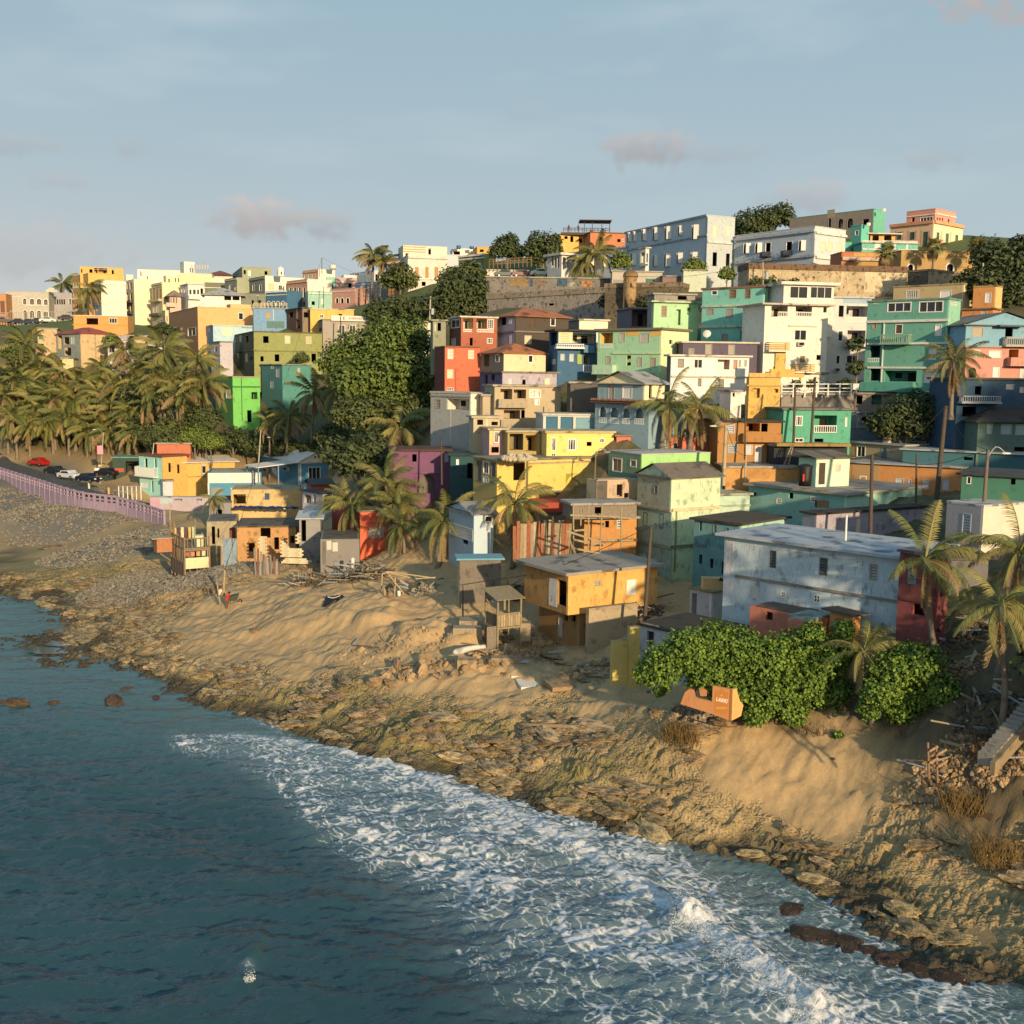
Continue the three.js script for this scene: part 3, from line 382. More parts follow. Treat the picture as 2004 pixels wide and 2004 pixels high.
hs('salmon pink rooftop tower with a long dark window', 'E', 216, 40, [825, 1096, 1286], [138, 290], '#dd8a74', { ...town, cL: '#cc846a' }, 'd 870 222 898 260|g 950 215 1072 258 4|d 1107 220 1121 262|d 1130 222 1144 265|d 1155 225 1169 268|d 1212 235 1228 274|l 825 196 1096 206 #ead2b4|l 1096 196 1286 208 #ead2b4');
hs('orange and ochre hall wall behind the left fan palm', 'E', 180, 5, [null, 210, 772], [548, 720], '#b8642c', { ...town, d: 5 }, 'k 322 552 700 590 #b98a2c|l 210 600 772 632 #b9a490|k 322 640 690 700 #a8842c');
hs('long ochre hall with arched doors behind the fan palms', 'E', 176, 5, [null, 774, 1760], [532, 740], '#a9853c', { ...town, d: 6 }, 'A 1200 658 1262 732|A 832 664 884 732|k 900 540 1180 600 #b4934a');
hs('beige house with a barred window below the city wall', 'E', 150, 47, [700, 1366, 1458], [852, 1010], '#d6c08c', { cL: '#b89e68', rf: { c: '#a8916a', ov: 0.1 } }, 'v 818 905 940 984|w 1135 910 1248 988|i 1060 860 1066 960 #5a4c3a');
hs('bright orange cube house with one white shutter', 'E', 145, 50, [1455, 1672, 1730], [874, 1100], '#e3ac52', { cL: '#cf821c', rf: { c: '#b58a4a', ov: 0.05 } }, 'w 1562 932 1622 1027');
hs('deep orange lower room under the orange cube house', 'E', 141, 50, [1345, 1640, null], [1088, 1200], '#cf7b18', { d: 3, rf: { c: '#8a6a40', ov: 0.3 } }, 'w 1520 1098 1580 1140 #b5aa90');
// middle slope
hs('mint green box house with an open dark door below the city wall', 'H', 141, 14, [1090, 1110, 1530], [152, 530], '#9bcb94', { rf: { c: '#b3c796', ov: 0.5 }, d: 6 }, 'j 1180 185 1232 292 #a08a72|d 1320 220 1362 368|d 1425 202 1458 242|k 1190 440 1280 452 #8fbf88');
hs('grey broken parapet on the mint box house', 'H', 145, 10, [null, 1115, 1500], [78, 170], '#8d8981', { n: 'wall', cat: 'wall', d: 3, w: 2 }, 'd 1335 90 1420 130');
hs('dark grey shed with an open front by the city wall', 'H', 152, 10, [null, 890, 1100], [212, 400], '#6f6470', { n: 'shed', cat: 'shed', rf: { c: '#8a8590' } }, 'L 900 225 1060 380 #6a5c6c');
const yg = hs('light green house with a yellow corner balcony', 'H', 127, 50, [580, 1182, 1440], [412, 885], '#c3d79c', { cL: '#8fc596', rf: { c: '#7d6c50', ov: 0.35, th: 0.25 } }, 'L 600 440 722 540 #dca818|r 600 545 722 584|w 782 440 838 530 #aba69c|w 975 445 1068 537 #aba69c|k 850 425 970 470 #d3a51c|k 1075 425 1178 470 #d3a51c|b 568 745 755 822 #9fc7a2|w 655 660 705 740 #9f9a8f|d 848 655 892 750|w 955 672 1000 762 #a59c90|w 1078 677 1130 766 #a0917c|l 725 628 1182 642 #b3cf98|l 760 822 1182 836 #b39a5c|d 640 838 700 880|r 575 750 700 785|d 1255 508 1285 547|w 1320 470 1345 540 #c3d79c');
for (const x of [5.2, 9.2, 13]) part('fin', [new THREE.ExtrudeGeometry(new THREE.Shape([new THREE.Vector2(0, 0), new THREE.Vector2(0, 2.6), new THREE.Vector2(1.4, 2.6)]), { depth: 0.18, bevelEnabled: false }).rotateY(Math.PI).translate(0, yg.H0 - 9.4 + 2, -yg.wL + x)], mat('#a8d890', 1), yg.root);
const bl = hs('dark blue house with a written cream panel and white balustrade', 'H', 135, 12, [120, 202, 566], [425, 810], '#2c6087', { cL: '#2a5f86', rf: { c: '#463a30', ov: 0.5, th: 0.25 }, d: 6 }, 'L 342 445 548 542 #b3ad92|B 176 548 430 580|b 432 560 532 618 #4a7f9e|w 225 640 266 702 #aeb6bc|w 310 640 352 714 #aeb6bc|L 445 655 500 738 #c9bd94|k 386 642 428 736 #93a524|r 440 745 555 815|w 146 690 180 738 #aeb6bc|d 130 440 190 560');
hs('small white rooftop block behind the dark blue house', 'H', 147, 22, [300, 405, 676], [322, 430], '#d8cdb2', { cL: '#9d978e', rf: { c: '#cfc6b4' } }, 'w 330 345 360 400 #a8a4a8');
hs('pale blue cottage with a gable over the arched gallery', 'H', 112, 42, [580, 1022, 1212], [920, 1100], '#e3d09c', { cL: '#7d9faa', rf: { type: 'gabR', r: 1.25, c: '#a9a49c', ov: 0.5 } }, 'w 675 920 736 1088 #9a948e|w 812 940 904 1062 #d3cfc8|d 1062 935 1092 1060|l 1022 1085 1210 1096 #cdb37c');
const gal = hs('pale blue gallery with four arches and white balusters', 'H', 111, 42, [555, 1064, null], [1112, 1340], '#7799a8', { d: 6, rf: { c: '#8d7a6c', ov: 0 } }, 'a 590 1140 662 1236|a 694 1146 778 1242|a 812 1150 886 1246|a 930 1152 1018 1248|r 592 1240 660 1294|r 693 1244 778 1300|r 808 1247 882 1304|r 925 1250 1015 1307');
hs('orange wall house behind the two tall palms', 'H', 116, 8, [null, 1070, 1560], [1138, 1420], '#d9861a', { rf: { c: '#cda86a' }, d: 6 }, 'd 1340 1190 1390 1250');
hs('white house with pink shutters over the paired palms', 'I', 121, 13, [-215, -176, 562], [758, 1130], '#d3d4d0', { cL: '#6a5f5c', rf: { c: '#cfc6b6', ov: 0.3 }, d: 7 }, 'g 36 783 122 876 2|L 262 790 376 884 #c0907c|r 262 888 376 922|w 412 793 450 880 #b5826c|r 412 890 448 922|w 462 795 480 862 #a59c84|w 515 795 536 857 #a59c84|w -114 782 -55 868 #8f8678|l -176 945 560 962 #b5ac9c|w 75 968 110 1045 #85806c|w 270 975 322 1056 #85806c');
hs('white corner porch beside the yellow stepped ruin', 'I', 117, 12, [null, 388, 490], [1095, 1320], '#d0cdc6', { n: 'porch', cat: 'porch', d: 3 }, 'v 440 1098 485 1120|d 400 1100 425 1140');
hs('dusty purple house with tan shutters', 'I', 127, 5, [null, -64, 640], [632, 960], '#5b5065', { rf: { c: '#c9bda8', ov: 0.2 }, d: 6 }, 'w 145 645 210 742 #9f9686|w 362 650 425 744 #9f9686|j -12 686 41 740 #a09886');
const teal = hs('turquoise three storey house with rust brown shutters', 'I', 134, 51, [120, 702, 822], [108, 650], '#7fcbb0', { cL: '#66bcaa', rf: { c: '#8a5c44', ov: 0.15, th: 0.25 } }, 'g 203 112 262 182 1|j 378 115 440 212 #856850|j 525 122 575 214 #856850|w 165 308 228 368 #968c84|w 347 308 410 396 #968c84|w 520 310 572 396 #968c84|w 300 548 360 612 #968c84|w 475 516 535 602 #877f74|l 112 272 702 290 #b9bda8|l 100 465 702 486 #b9bda8|d 738 130 754 238');
hs('tall whitewashed house with yellow slatted balconies', 'I', 127, 13, [null, 712, 1312], [272, 1075], '#dad1be', { rf: { c: '#b9ada0', ov: 0.6 }, d: 6 }, 'L 770 285 925 386 #b9ae98|L 1000 282 1155 386 #b0a690|r 832 338 920 386|r 1000 340 1155 386|g 985 506 1105 612 2|c 1010 625 1070 662|d 1262 298 1297 346|w 1040 757 1086 820 #94795a|g 797 732 858 840 1|c 795 850 845 888|d 1197 747 1240 795|y 718 622 912 706 #c49a28|y 967 827 1147 906 #c49a28|l 715 908 1312 928 #8a7a62|l 930 466 1200 480 #c9bda4|k 890 822 935 905 #c4c2c4');
hs('white glazed penthouse on the tall whitewashed house', 'I', 131, 10, [null, 890, 1365], [82, 285], '#d2cabb', { rf: { c: '#dfd6c4', ov: 0.6, th: 0.35 }, d: 6 }, 'g 942 95 1117 216 2|g 1135 95 1350 216 3');
hs('white balcony block in shade between the white and green houses', 'I', 133, 5, [null, 1312, 1720], [208, 945], '#c3bfbc', { rf: { c: '#b5bac0' }, d: 6 }, 'd 1408 280 1455 386|L 1480 285 1680 386 #bcb8bc|r 1478 390 1680 436|g 1397 515 1450 620 1|L 1490 515 1660 600 #b3afb2|b 1445 602 1700 660 #c0bcbc|g 1378 747 1422 836 1|g 1475 747 1600 836 2|c 1365 870 1405 902|k 1450 210 1690 260 #8fa9c0');
const yr = hs('yellow stepped ruin with an open dark window', 'I', 116, 13, [536, 562, 860], [962, 1300], '#d3a118', { w: 2, n: 'ruin', cat: 'ruin', rf: { c: '#8a7a50', ov: 0.05, th: 0.1 }, d: 5 }, 'd 597 1062 662 1152|d 795 1068 842 1104|l 535 1030 860 1042 #b5932c');
onRoof(yr, 'stepped_parapet', [[0, 0.1, -0.25, 6.3, 0.5, 0], [2.4, 0.5, -0.25, 5.2, 0.95, 0], [2.9, 0.95, -0.25, 4.1, 2.6, 0]], mat('#d3a118', 2));
const rw = hs('stained concrete retaining wall under the white rail fence', 'I', 118, 6, [null, 866, 1525], [1122, 1290], '#8a827a', { n: 'wall', cat: 'wall', d: 2, w: 2, ext: 2 });
hs('sea green house with an open front porch', 'P', 112.5, 9, [null, 405, 1045], [300, 640], '#389f80', { rf: { c: '#77706a', ov: 0.25 }, d: 6 }, 'g 515 356 582 452 3|L 690 352 905 520 #36a07c|r 690 447 905 516|g 510 566 590 606 2|d 695 572 780 606|i 420 440 430 600|w 985 370 1005 460');
hs('grey upper storey with dark openings behind the round tree', 'P', 120.5, 5, [null, 1030, 1480], [152, 335], '#847c74', { w: 2, rf: { c: '#8a847c' } }, 'd 1235 155 1330 250|d 1065 150 1150 245');
hs('blue grey house half hidden by the round tree', 'P', 119, 5, [null, 1048, 1420], [330, 590], '#65778a', { rf: { c: '#7d8088' } }, 'd 1140 365 1232 432|l 1048 455 1420 470 #8590a0|w 1090 350 1118 450 #7a8894');
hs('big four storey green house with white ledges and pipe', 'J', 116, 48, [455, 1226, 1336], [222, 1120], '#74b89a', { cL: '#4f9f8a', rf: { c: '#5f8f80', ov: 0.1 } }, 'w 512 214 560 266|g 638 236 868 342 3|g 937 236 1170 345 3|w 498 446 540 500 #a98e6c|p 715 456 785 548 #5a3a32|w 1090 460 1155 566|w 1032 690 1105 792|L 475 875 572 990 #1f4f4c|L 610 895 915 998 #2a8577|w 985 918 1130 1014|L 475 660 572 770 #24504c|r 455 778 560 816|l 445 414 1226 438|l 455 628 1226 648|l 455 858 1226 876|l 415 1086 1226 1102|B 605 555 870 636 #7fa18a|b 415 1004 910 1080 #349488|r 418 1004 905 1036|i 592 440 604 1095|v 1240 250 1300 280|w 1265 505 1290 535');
const bg = hs('sky blue gabled storey with a timber balcony', 'J', 113, 5, [null, 1386, 2115], [458, 668], '#6aa2be', { rf: { type: 'gabL', r: 1.35, c: '#857a70', ov: 0.4 }, d: 8, ext: 0 }, 'w 1440 482 1546 578 #a59c88|d 1755 490 1826 574|B 1725 580 1990 658 #a89e8c|e 1660 466 1900 482 #55656c');
hs('salmon pink lower storeys under the sky blue gable', 'J', 113.05, 5, [null, 1388, 2112], [675, 980], '#c98270', { d: 8 }, 'w 1455 698 1516 770|w 1598 706 1716 774|L 1790 695 1880 770 #d9961f|b 1765 772 1990 840 #c98270|a 1395 862 1480 962|w 1635 862 1700 958|w 1890 872 1960 966');
hs('navy blue house with a pale balustrade in shade', 'J', 108, 5, [null, 1310, 2160], [978, 1360], '#234a68', { rf: { c: '#55504c', ov: 0.25 }, d: 6 }, 'd 1468 1042 1528 1122|w 1760 1024 1836 1074 #9aa0ac|B 1312 1132 1672 1190 #8c97a4|d 1350 1235 1480 1330|w 1890 1050 1932 1105 #9aa0ac');
hs('grey green house with a brown hipped roof at the right edge', 'Q', 106, 5, [null, 1500, 2330], [312, 640], '#4c6c64', { rf: { type: 'hip', r: 2.1, c: '#4a3d35', ov: 0.4 }, d: 9 }, 'w 1580 332 1632 430 #8ba0a4|w 1712 336 1815 436 #8ba0a4|w 1850 340 1960 442 #8ba0a4|d 1840 555 1940 604');
hs('small orange hut behind the leaning utility pole', 'Q', 114.5, 5, [null, 1188, 1426], [388, 500], '#bd7a1c', { rf: { c: '#9c948c', ov: 0.2 } }, 'd 1290 410 1350 470');
const bei = hs('long beige house with a chimney and a pale metal roof', 'Q', 112, 36, [270, 800, 1612], [545, 710], '#c6b190', { cL: '#ab9674', rf: { c: '#aeb0b2', ov: 0.35, th: 0.12 } }, 'g 348 542 435 652 2|j 583 557 638 667 #66828c|d 812 546 846 566|d 970 548 1056 560|w 1545 530 1578 575 #a5a8a8|g 1362 538 1402 552 2');
hs('long low teal house with a white flaking roof', 'Q', 103, 58, [790, 2200, null], [642, 780], '#2c6a78', { d: 5, rf: { c: '#aab0b2', ov: 0.3, th: 0.15 } }, 'd 1360 650 1450 680');
hs('long orange house with white shutters in shade', 'Q', 106, 58, [290, 1345, null], [756, 1010], '#bd7a24', { d: 6, rf: { c: '#a3a6aa', ov: 0.4, th: 0.15 } }, 'g 378 826 447 890 3|w 715 850 795 930 #aeb3bc|w 833 862 868 946 #aeb3bc|w 972 862 1035 960 #aeb3bc|w 1160 856 1222 962 #aeb3bc|k 300 720 560 985 #a8834a');
hs('green house with a dark roof at the right edge', 'Q', 77, 58, [1345, 2330, null], [868, 1190], '#2f7860', { d: 6, rf: { c: '#3e4044', ov: 0.35, th: 0.15 } }, 'g 1392 765 1436 905 1|d 1805 853 1852 910');
const mint = hs('long mint house with a broad pale roof and vent blocks', 'P', 97, 40, [75, 1000, 1712], [1108, 1330], '#93cbb6', { cL: '#74aea8', rf: { c: '#a3988a', ov: 0.4, th: 0.22 } }, 'd 112 1080 146 1112|v 335 1136 382 1190|d 452 1084 495 1138|v 655 1118 702 1174|i 497 1080 506 1330 #5f8f8c|k 1630 1110 1700 1220 #a5402c');
hs('mint rooftop room with a brown door on the long mint house', 'P', 101.5, 24, [550, 716, 1032], [752, 1030], '#bcd8b6', { cL: '#98c3b2', rf: { type: 'shed', r: 0.5, c: '#75695a', ov: 0.35 } }, 'p 728 793 800 1012 #46392f|j 893 812 945 888 #cfc6ac');
hs('pale violet house with a black tar roof and louvres', 'P', 88, 30, [585, 716, 1748], [1292, 1560], '#a198a8', { w: 2, cL: '#8a8592', rf: { c: '#332b24', ov: 0.2, th: 0.14 } }, 'j 1299 1493 1409 1563 #9a98a2|j 1584 1500 1694 1600 #9a98a2|k 1090 1330 1125 1470 #d0bfa2');
hs('white cube house with a blue louvred window at the right', 'W', 76, 30, [1205, 1552, 2120], [158, 520], '#d3c6b2', { cL: '#9c989a', w: 0, rf: { c: '#c3bfbc', ov: 0.02, th: 0.15 } }, 'j 1345 215 1432 420 #a3aab4');
const lb = hs('long weathered light blue house above the sea grape bushes', 'W', 68, 45, [-895, 765, null], [642, 1200], '#b3c6d0', { d: 7, w: 2, rf: { c: '#aeb5bd', ov: 0.5, th: 0.18 } }, 'j -467 568 -410 730 #55585c|j 0 635 76 798 #55585c|j 470 692 550 850 #a39c92|w -655 900 -580 1018 #c9c2b6|v -370 953 -322 1012|v -60 985 5 1060|l -800 915 755 938 #857d70|i 262 620 275 910 #c6c4c0|i -150 560 -138 900 #b5babd|k -890 430 -820 1000 #b9bcc4');
hs('dark red house with a green louvre by the leaning palm', 'W', 65, 40, [762, 1116, 1232], [632, 1345], '#7f3432', { cL: '#8f3f3c', w: 2, rf: { c: '#8d8078', ov: 0.15 } }, 'j 838 698 916 884 #7f9490|d 880 1075 1000 1180|l 762 1030 1116 1055 #70302c|d 1140 790 1210 1000');
hs('grey shack with a roof of scrap boards at the right', 'W', 71, 8, [null, 1238, 1600], [650, 1070], '#6a686c', { w: 2, rf: { c: '#5d5046', ov: 0.4, th: 0.12 }, n: 'shed', cat: 'shed' }, 'k 1240 880 1270 1060 #3f8f7c');
hs('salmon roofless ruin in front of the light blue house', 'V', 70.5, 44, [1052, 1562, null], [992, 1160], '#bd674a', { d: 4, n: 'ruin', cat: 'ruin', rf: { c: '#6a5a4c', ov: -0.3, th: 0.05 } }, 'd 1200 955 1266 1032');
hs('small salmon lean to in front of the salmon ruin', 'V', 69.3, 44, [1406, 1640, null], [1052, 1170], '#c26a4c', { d: 2.5, n: 'ruin', cat: 'ruin', rf: { c: '#8fa39a', ov: 0 } });
hs('orange stub of a wall between the bushes and the low palm', 'Z', 68.6, 30, [1640, 1810, 1872], [212, 360], '#d38a20', { d: 2, n: 'ruin', cat: 'ruin', rf: { c: '#5d5046', ov: 0.4, th: 0.1 } }, 'd 1700 235 1740 300');
hs('small white outhouse with a plywood roof', 'V', 82, 40, [485, 690, 850], [778, 1060], '#cbc3c8', { cL: '#aaa8ae', n: 'shed', cat: 'shed', rf: { c: '#97783c', ov: 0.12, th: 0.1, w: 4 } }, 'd 500 775 546 1030|k 690 780 700 1050 #d9d2cc');
hs('low whitewashed house with a black roof behind the bushes', 'Z', 71, 42, [205, 650, null], [385, 640], '#a8b0ba', { d: 5, w: 2, rf: { c: '#3d352c', ov: 0.2, th: 0.14 } }, 'd 255 330 307 436|d 462 372 515 470|k 205 275 345 290 #b9a07c');
hs('yellow ochre house on a ruined base above the beach', 'T', 83, 32, [613, 1026, 1872], [792, 1165], '#dd9f18', { cL: '#a8761c', w: 2, wL: 2, ext: 0.2, rf: { c: '#9d9384', ov: 0.65, th: 0.22 } }, 'j 1270 846 1330 905 #a39a84|w 1575 842 1665 986 #d9d4c6|d 925 850 1008 1090|k 842 832 920 1092 #d3cabb|i 1362 1085 1372 1150');
hs('crumbling ochre base under the yellow ochre house', 'T', 84.6, 32, [748, 1130, 1440], [1165, 1410], '#9a7a3c', { cL: '#96691e', w: 2, n: 'ruin', cat: 'ruin', rf: { c: '#7d6a50', ov: 0 } }, 'd 985 1170 1020 1230|d 1055 1180 1095 1240|w 930 1200 970 1380 #a8a49c');
hs('broken concrete wall right of the ochre base', 'T', 82.6, 30, [null, 1220, 1680], [1140, 1420], '#a5906c', { n: 'wall', cat: 'wall', w: 2, d: 0.4, rf: { c: '#a08c6a', ov: 0 } });
hs('grey cracked bunker like shed with an aqua roof slab', 'S', 95, 8, [1428, 1448, 1838], [656, 970], '#766c60', { n: 'shed', cat: 'shed', w: 2, rf: { c: '#5a9cb2', ov: 0.3, th: 0.15, w: 0 }, cL: '#b9a070', d: 5 });
hs('pale blue house with lattice screens between the palms', 'S', 101, 26, [1345, 1582, 1765], [218, 650], '#a9c2d2', { cL: '#8ea3b2', rf: { type: 'gabR', r: 0.8, c: '#948e86', ov: 0.4 } }, 'v 1350 330 1575 446|d 1470 464 1526 506|c 1665 232 1730 292|w 1690 320 1730 400 #c3ccd2');
hs('peeling three storey pale green house with mould at its foot', 'U', 95, 31, [958, 1236, 1640], [232, 1120], '#bdd1a6', { cL: '#a39e80', w: 2, rf: { type: 'gabR', r: 1.1, c: '#7b6c5a', ov: 0.3 }, ext: 3 }, 'j 1092 290 1126 368 #867c6c|j 1005 514 1040 630 #655644|j 1138 526 1172 646 #655644|a 1088 836 1152 910|c 990 860 1030 906|j 1270 270 1306 328 #d3ccb5|l 950 468 1236 488 #a39474|l 1236 472 1640 494 #c9b98c|l 955 770 1236 790 #7d8a78|l 1236 780 1440 800 #6f7a5c|k 960 492 1232 766 #92b09c|i 1262 500 1272 1000 #7d8a5c|k 960 795 1232 1115 #86a696');
hs('pale green annex joined to the peeling house', 'U', 103, 20, [null, 1628, 1880], [378, 500], '#a6c6b0', { rf: { c: '#a8a890' }, d: 4 }, 'l 1628 452 1880 466 #9aa58c');
hs('dark blue hut with a black window above the annex', 'U', 107, 10, [null, 1636, 1842], [206, 380], '#30506a', { rf: { c: '#3f444c', ov: 0.3 } }, 'd 1712 262 1762 334');
hs('weathered turquoise house with a collapsing dark roof', 'V', 87, 45, [525, 972, 1402], [134, 700], '#93cdbb', { cL: '#588f90', w: 2, ext: 2, rf: { c: '#4a3e32', ov: 0.3, th: 0.18 } }, 'j 703 126 742 216 #66787a|j 820 156 858 212 #66787a|d 568 412 600 500|d 672 452 704 540|d 782 478 806 600|d 572 90 596 185|l 530 310 640 330 #5f6f68');
hs('apple green box house with a flat grey roof', 'O', 104, 28, [200, 511, 1160], [630, 850], '#8cc866', { cL: '#76966c', rf: { c: '#b0b0aa', ov: 0.04, th: 0.1, w: 1 } }, 'g 235 657 326 790 2|g 403 673 463 746 1|k 203 795 508 850 #3f7570');
hs('roofless tan ruin beside the peeling house', 'U', 99, 26, [540, 622, 955], [252, 560], '#bf9f7c', { w: 2, n: 'ruin', cat: 'ruin', rf: { c: '#b59a7a', ov: -0.3, th: 0.05 }, cL: '#d3b27c' }, 'd 785 285 832 386|d 846 356 882 396|k 622 255 706 460 #5d564c|d 650 296 676 390');
hs('grey board loft over the ochre ruin', 'U', 95, 14, [null, 425, 950], [458, 575], '#8d7c68', { n: 'ruin', cat: 'ruin', w: 4, d: 3, ext: 0 }, 'd 605 472 660 525');
hs('ochre ruin behind the timber scaffold', 'U', 96.5, 16, [null, 520, 950], [575, 920], '#c28018', { w: 2, n: 'ruin', cat: 'ruin', d: 5 }, 'v 786 578 822 646|d 690 585 722 640|l 640 735 950 755 #6a5238|d 770 850 830 900');
// yellow corner shop and neighbours
hs('yellow upper storey of the corner shop', 'N', 112, 12, [null, 1208, 1842], [518, 800], '#e2c244', { rf: { c: '#c0ad7c', ov: 0.2 }, d: 6 }, 'g 1250 560 1296 686 1|v 1250 710 1292 760|g 1405 572 1482 684 3|w 1490 576 1512 670 #d9d2ae|d 1585 602 1632 642|g 1705 568 1752 612 2|i 1570 560 1580 720 #c9a020');
hs('olive yellow open veranda left of the corner shop storey', 'N', 113.5, 12, [null, 838, 1208], [512, 780], '#a08a44', { rf: { c: '#b5a278', ov: 0.2 }, d: 5 }, 'L 852 525 985 680 #85764a|L 1008 540 1112 690 #b59632|d 1148 548 1204 772');
hs('pink veranda with a white window over the shop roof', 'N', 115, 12, [null, 665, 838], [492, 740], '#c0958a', { rf: { c: '#c3ad80', ov: 0.2 }, d: 5 }, 'g 705 502 756 612 1|w 785 502 832 626 #c9987e|k 668 495 695 630 #d9b93c|d 685 650 755 705');
const shop = hs('yellow corner shop with louvres and a painted beer sign', 'N', 107, 30, [515, 740, 1792], [782, 1150], '#dbb420', { cL: '#b0963a', rf: { c: '#8f826a', ov: 0.3, th: 0.15 } }, 'j 545 778 596 980 #6a655a|g 606 782 662 906 2|v 606 930 660 990|j 680 797 728 1000 #6a655a|d 892 802 1004 965|l 1040 786 1792 800 #a5977a|l 1060 1060 1600 1082 #8d8272|k 1010 780 1032 1060 #6a5f40|d 1770 830 1788 910|k 1100 1085 1590 1140 #8a7c38');
const con = hs('bare concrete house with two storeys of open balconies', 'N', 124, 12, [null, 715, 1342], [78, 490], '#b09c78', { rf: { c: '#b3a488', ov: 0.25 }, d: 6 }, 'L 770 102 882 200 #bfa880|L 896 107 1012 192 #ae9a76|g 1040 107 1152 190 2|g 1090 198 1140 256 1|L 802 302 956 386 #ab9672|d 966 302 1000 376|b 740 198 1005 266 #a39272|b 762 392 962 460 #a39272|i 1172 270 1182 465 #6a5c48');
hs('narrow concrete stair bay left of the concrete house', 'N', 125, 12, [null, 602, 714], [168, 480], '#ae9a78', { d: 5 });
hs('jutting concrete boxes under the concrete house', 'N', 119, 12, [null, 515, 765], [376, 490], '#b3a282', { d: 3, rf: { c: '#b9ab8c' } }, 'd 550 392 606 442|d 685 412 750 446|k 635 380 650 490 #cdbf9c');
hs('pale grey and white house with a broad recessed balcony', 'N', 126, 44, [110, 491, 715], [150, 670], '#ded5c0', { cL: '#9c9c98', rf: { c: '#b5b0a6', ov: 0.1 } }, 'j 155 200 206 290 #8a857c|L 262 195 486 300 #cfc8b8|d 585 172 606 366|k 292 305 302 600 #b5b3ae|l 110 165 491 178 #8a8884');
hs('garage with three blue doors beside the concrete house', 'N', 117, 8, [null, 1175, 1692], [352, 520], '#bdb8ae', { rf: { c: '#c3bbaa', ov: 0.15 }, d: 5 }, 'w 1200 360 1312 492 #276684|w 1338 366 1458 492 #276684|w 1482 372 1655 500 #6598ac');
hs('salmon red house behind the apple green box house', 'O', 113, 5, [null, 275, 1160], [455, 650], '#c96246', { rf: { c: '#857462', ov: 0.2 }, d: 6 }, 'd 513 497 556 568|d 805 520 860 572|w 1085 510 1110 600 #a55a48');
hs('brown orange two storey house behind the street lamp', 'O', 110, 5, [null, 1236, 1832], [316, 760], '#a97018', { rf: { c: '#443a34', ov: 0.3, th: 0.15 }, d: 7 }, 'j 1322 335 1390 426 #aeb2bc|L 1500 328 1628 408 #bd7a18|d 1642 332 1702 410|j 1325 522 1415 612 #9fa4a8|w 1490 532 1560 628 #bdbbbc|p 1580 542 1643 712 #bdc0c4|b 1450 425 1812 490 #a97018|l 1236 500 1832 515 #b5862c');
hs('black fronted workshop under an ochre eave', 'P', 108.5, 5, [null, 315, 1006], [648, 850], '#2c3036', { rf: { c: '#8d8886', ov: 0.1 }, d: 6 }, 'e 312 612 1006 640 #9a7a24');
hs('low ochre wall house with a pale flat roof', 'O', 106.5, 5, [null, 1310, 1990], [752, 900], '#bf8420', { rf: { c: '#a59c92', ov: 0.15 }, d: 4 }, 'k 1500 765 1720 850 #b07818|d 1560 790 1590 815');
hs('dark stained concrete wall with white drips', 'H', 122, 8, [null, 322, 578], [918, 1200], '#5d5650', { n: 'wall', cat: 'wall', w: 2, d: 2 });
// red house cluster
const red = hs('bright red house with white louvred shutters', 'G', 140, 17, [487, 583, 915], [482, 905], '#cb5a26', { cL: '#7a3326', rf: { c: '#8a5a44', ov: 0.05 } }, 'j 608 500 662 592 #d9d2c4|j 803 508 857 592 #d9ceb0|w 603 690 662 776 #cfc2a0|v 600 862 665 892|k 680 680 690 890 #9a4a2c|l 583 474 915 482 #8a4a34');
hs('brick red upper storeys with white lattice screens', 'G', 143, 20, [628, 736, 1075], [198, 490], '#a5532f', { cL: '#6a3428', rf: { c: '#d0c7b0', ov: 0.2 }, ext: 1 }, 'g 640 215 726 300 2|w 645 395 686 466 #a9a3a8|L 757 207 850 305 #cbbf9c|v 985 197 1045 306|L 882 207 978 302 #bfae84|v 980 395 1032 446|d 818 392 846 466|r 757 310 836 336|r 885 312 1045 340');
hs('narrow grey green tower room left of the red house', 'G', 146, 8, [null, 470, 592], [232, 490], '#8a8f72', { w: 2, d: 5 }, 'd 514 250 546 326|w 478 255 500 330 #c3bfa4');
hs('small bright blue house by the utility pole among trees', 'G', 176, 38, [110, 298, 376], [242, 430], '#3c98bc', { cL: '#286480', rf: { c: '#5d7a84', ov: 0.15 } }, 'g 138 268 170 326 2|g 206 270 228 312 1|w 258 270 288 346|w 335 268 354 324');
hs('plain whitewashed hut joined to the small blue house', 'G', 174, 30, [null, 377, 470], [244, 500], '#cfc6b0', { d: 4 });
hs('black and lilac house with an orange hipped roof', 'G', 142, 29, [1086, 1252, 1752], [182, 480], '#4d4239', { cL: '#948ca4', rf: { type: 'hip', r: 1.15, c: '#a8602a', ov: 0.45 } }, 'w 1390 200 1436 272 #5d4230|g 1578 203 1628 282 1|w 1335 370 1400 452 #c3b590|d 1110 192 1162 272|w 1190 206 1212 262 #c9c3cf|l 1080 330 1252 345 #77706c|l 1252 332 1752 346 #77706c|w 1195 360 1210 450 #c9c3cf');
hs('beige house under an orange tiled hip roof', 'G', 135, 26, [920, 1141, 1536], [532, 715], '#d3bd90', { cL: '#85765f', rf: { type: 'hip', r: 1.25, c: '#b9661c', ov: 0.35 } }, 'd 950 552 1003 662|g 1060 547 1098 622 1|g 1368 553 1416 628 1');
hs('stained lilac lower house under the beige house', 'G', 132.5, 26, [915, 1128, 1770], [722, 920], '#aba2b2', { cL: '#635a80', w: 2, rf: { c: '#857a68', ov: 0.2 } }, 'd 960 742 986 882|d 1020 737 1052 800|j 1185 780 1212 830|w 1528 772 1576 850 #d3c9aa|j 1672 790 1702 846 #d3cfc4|d 1315 787 1346 836');
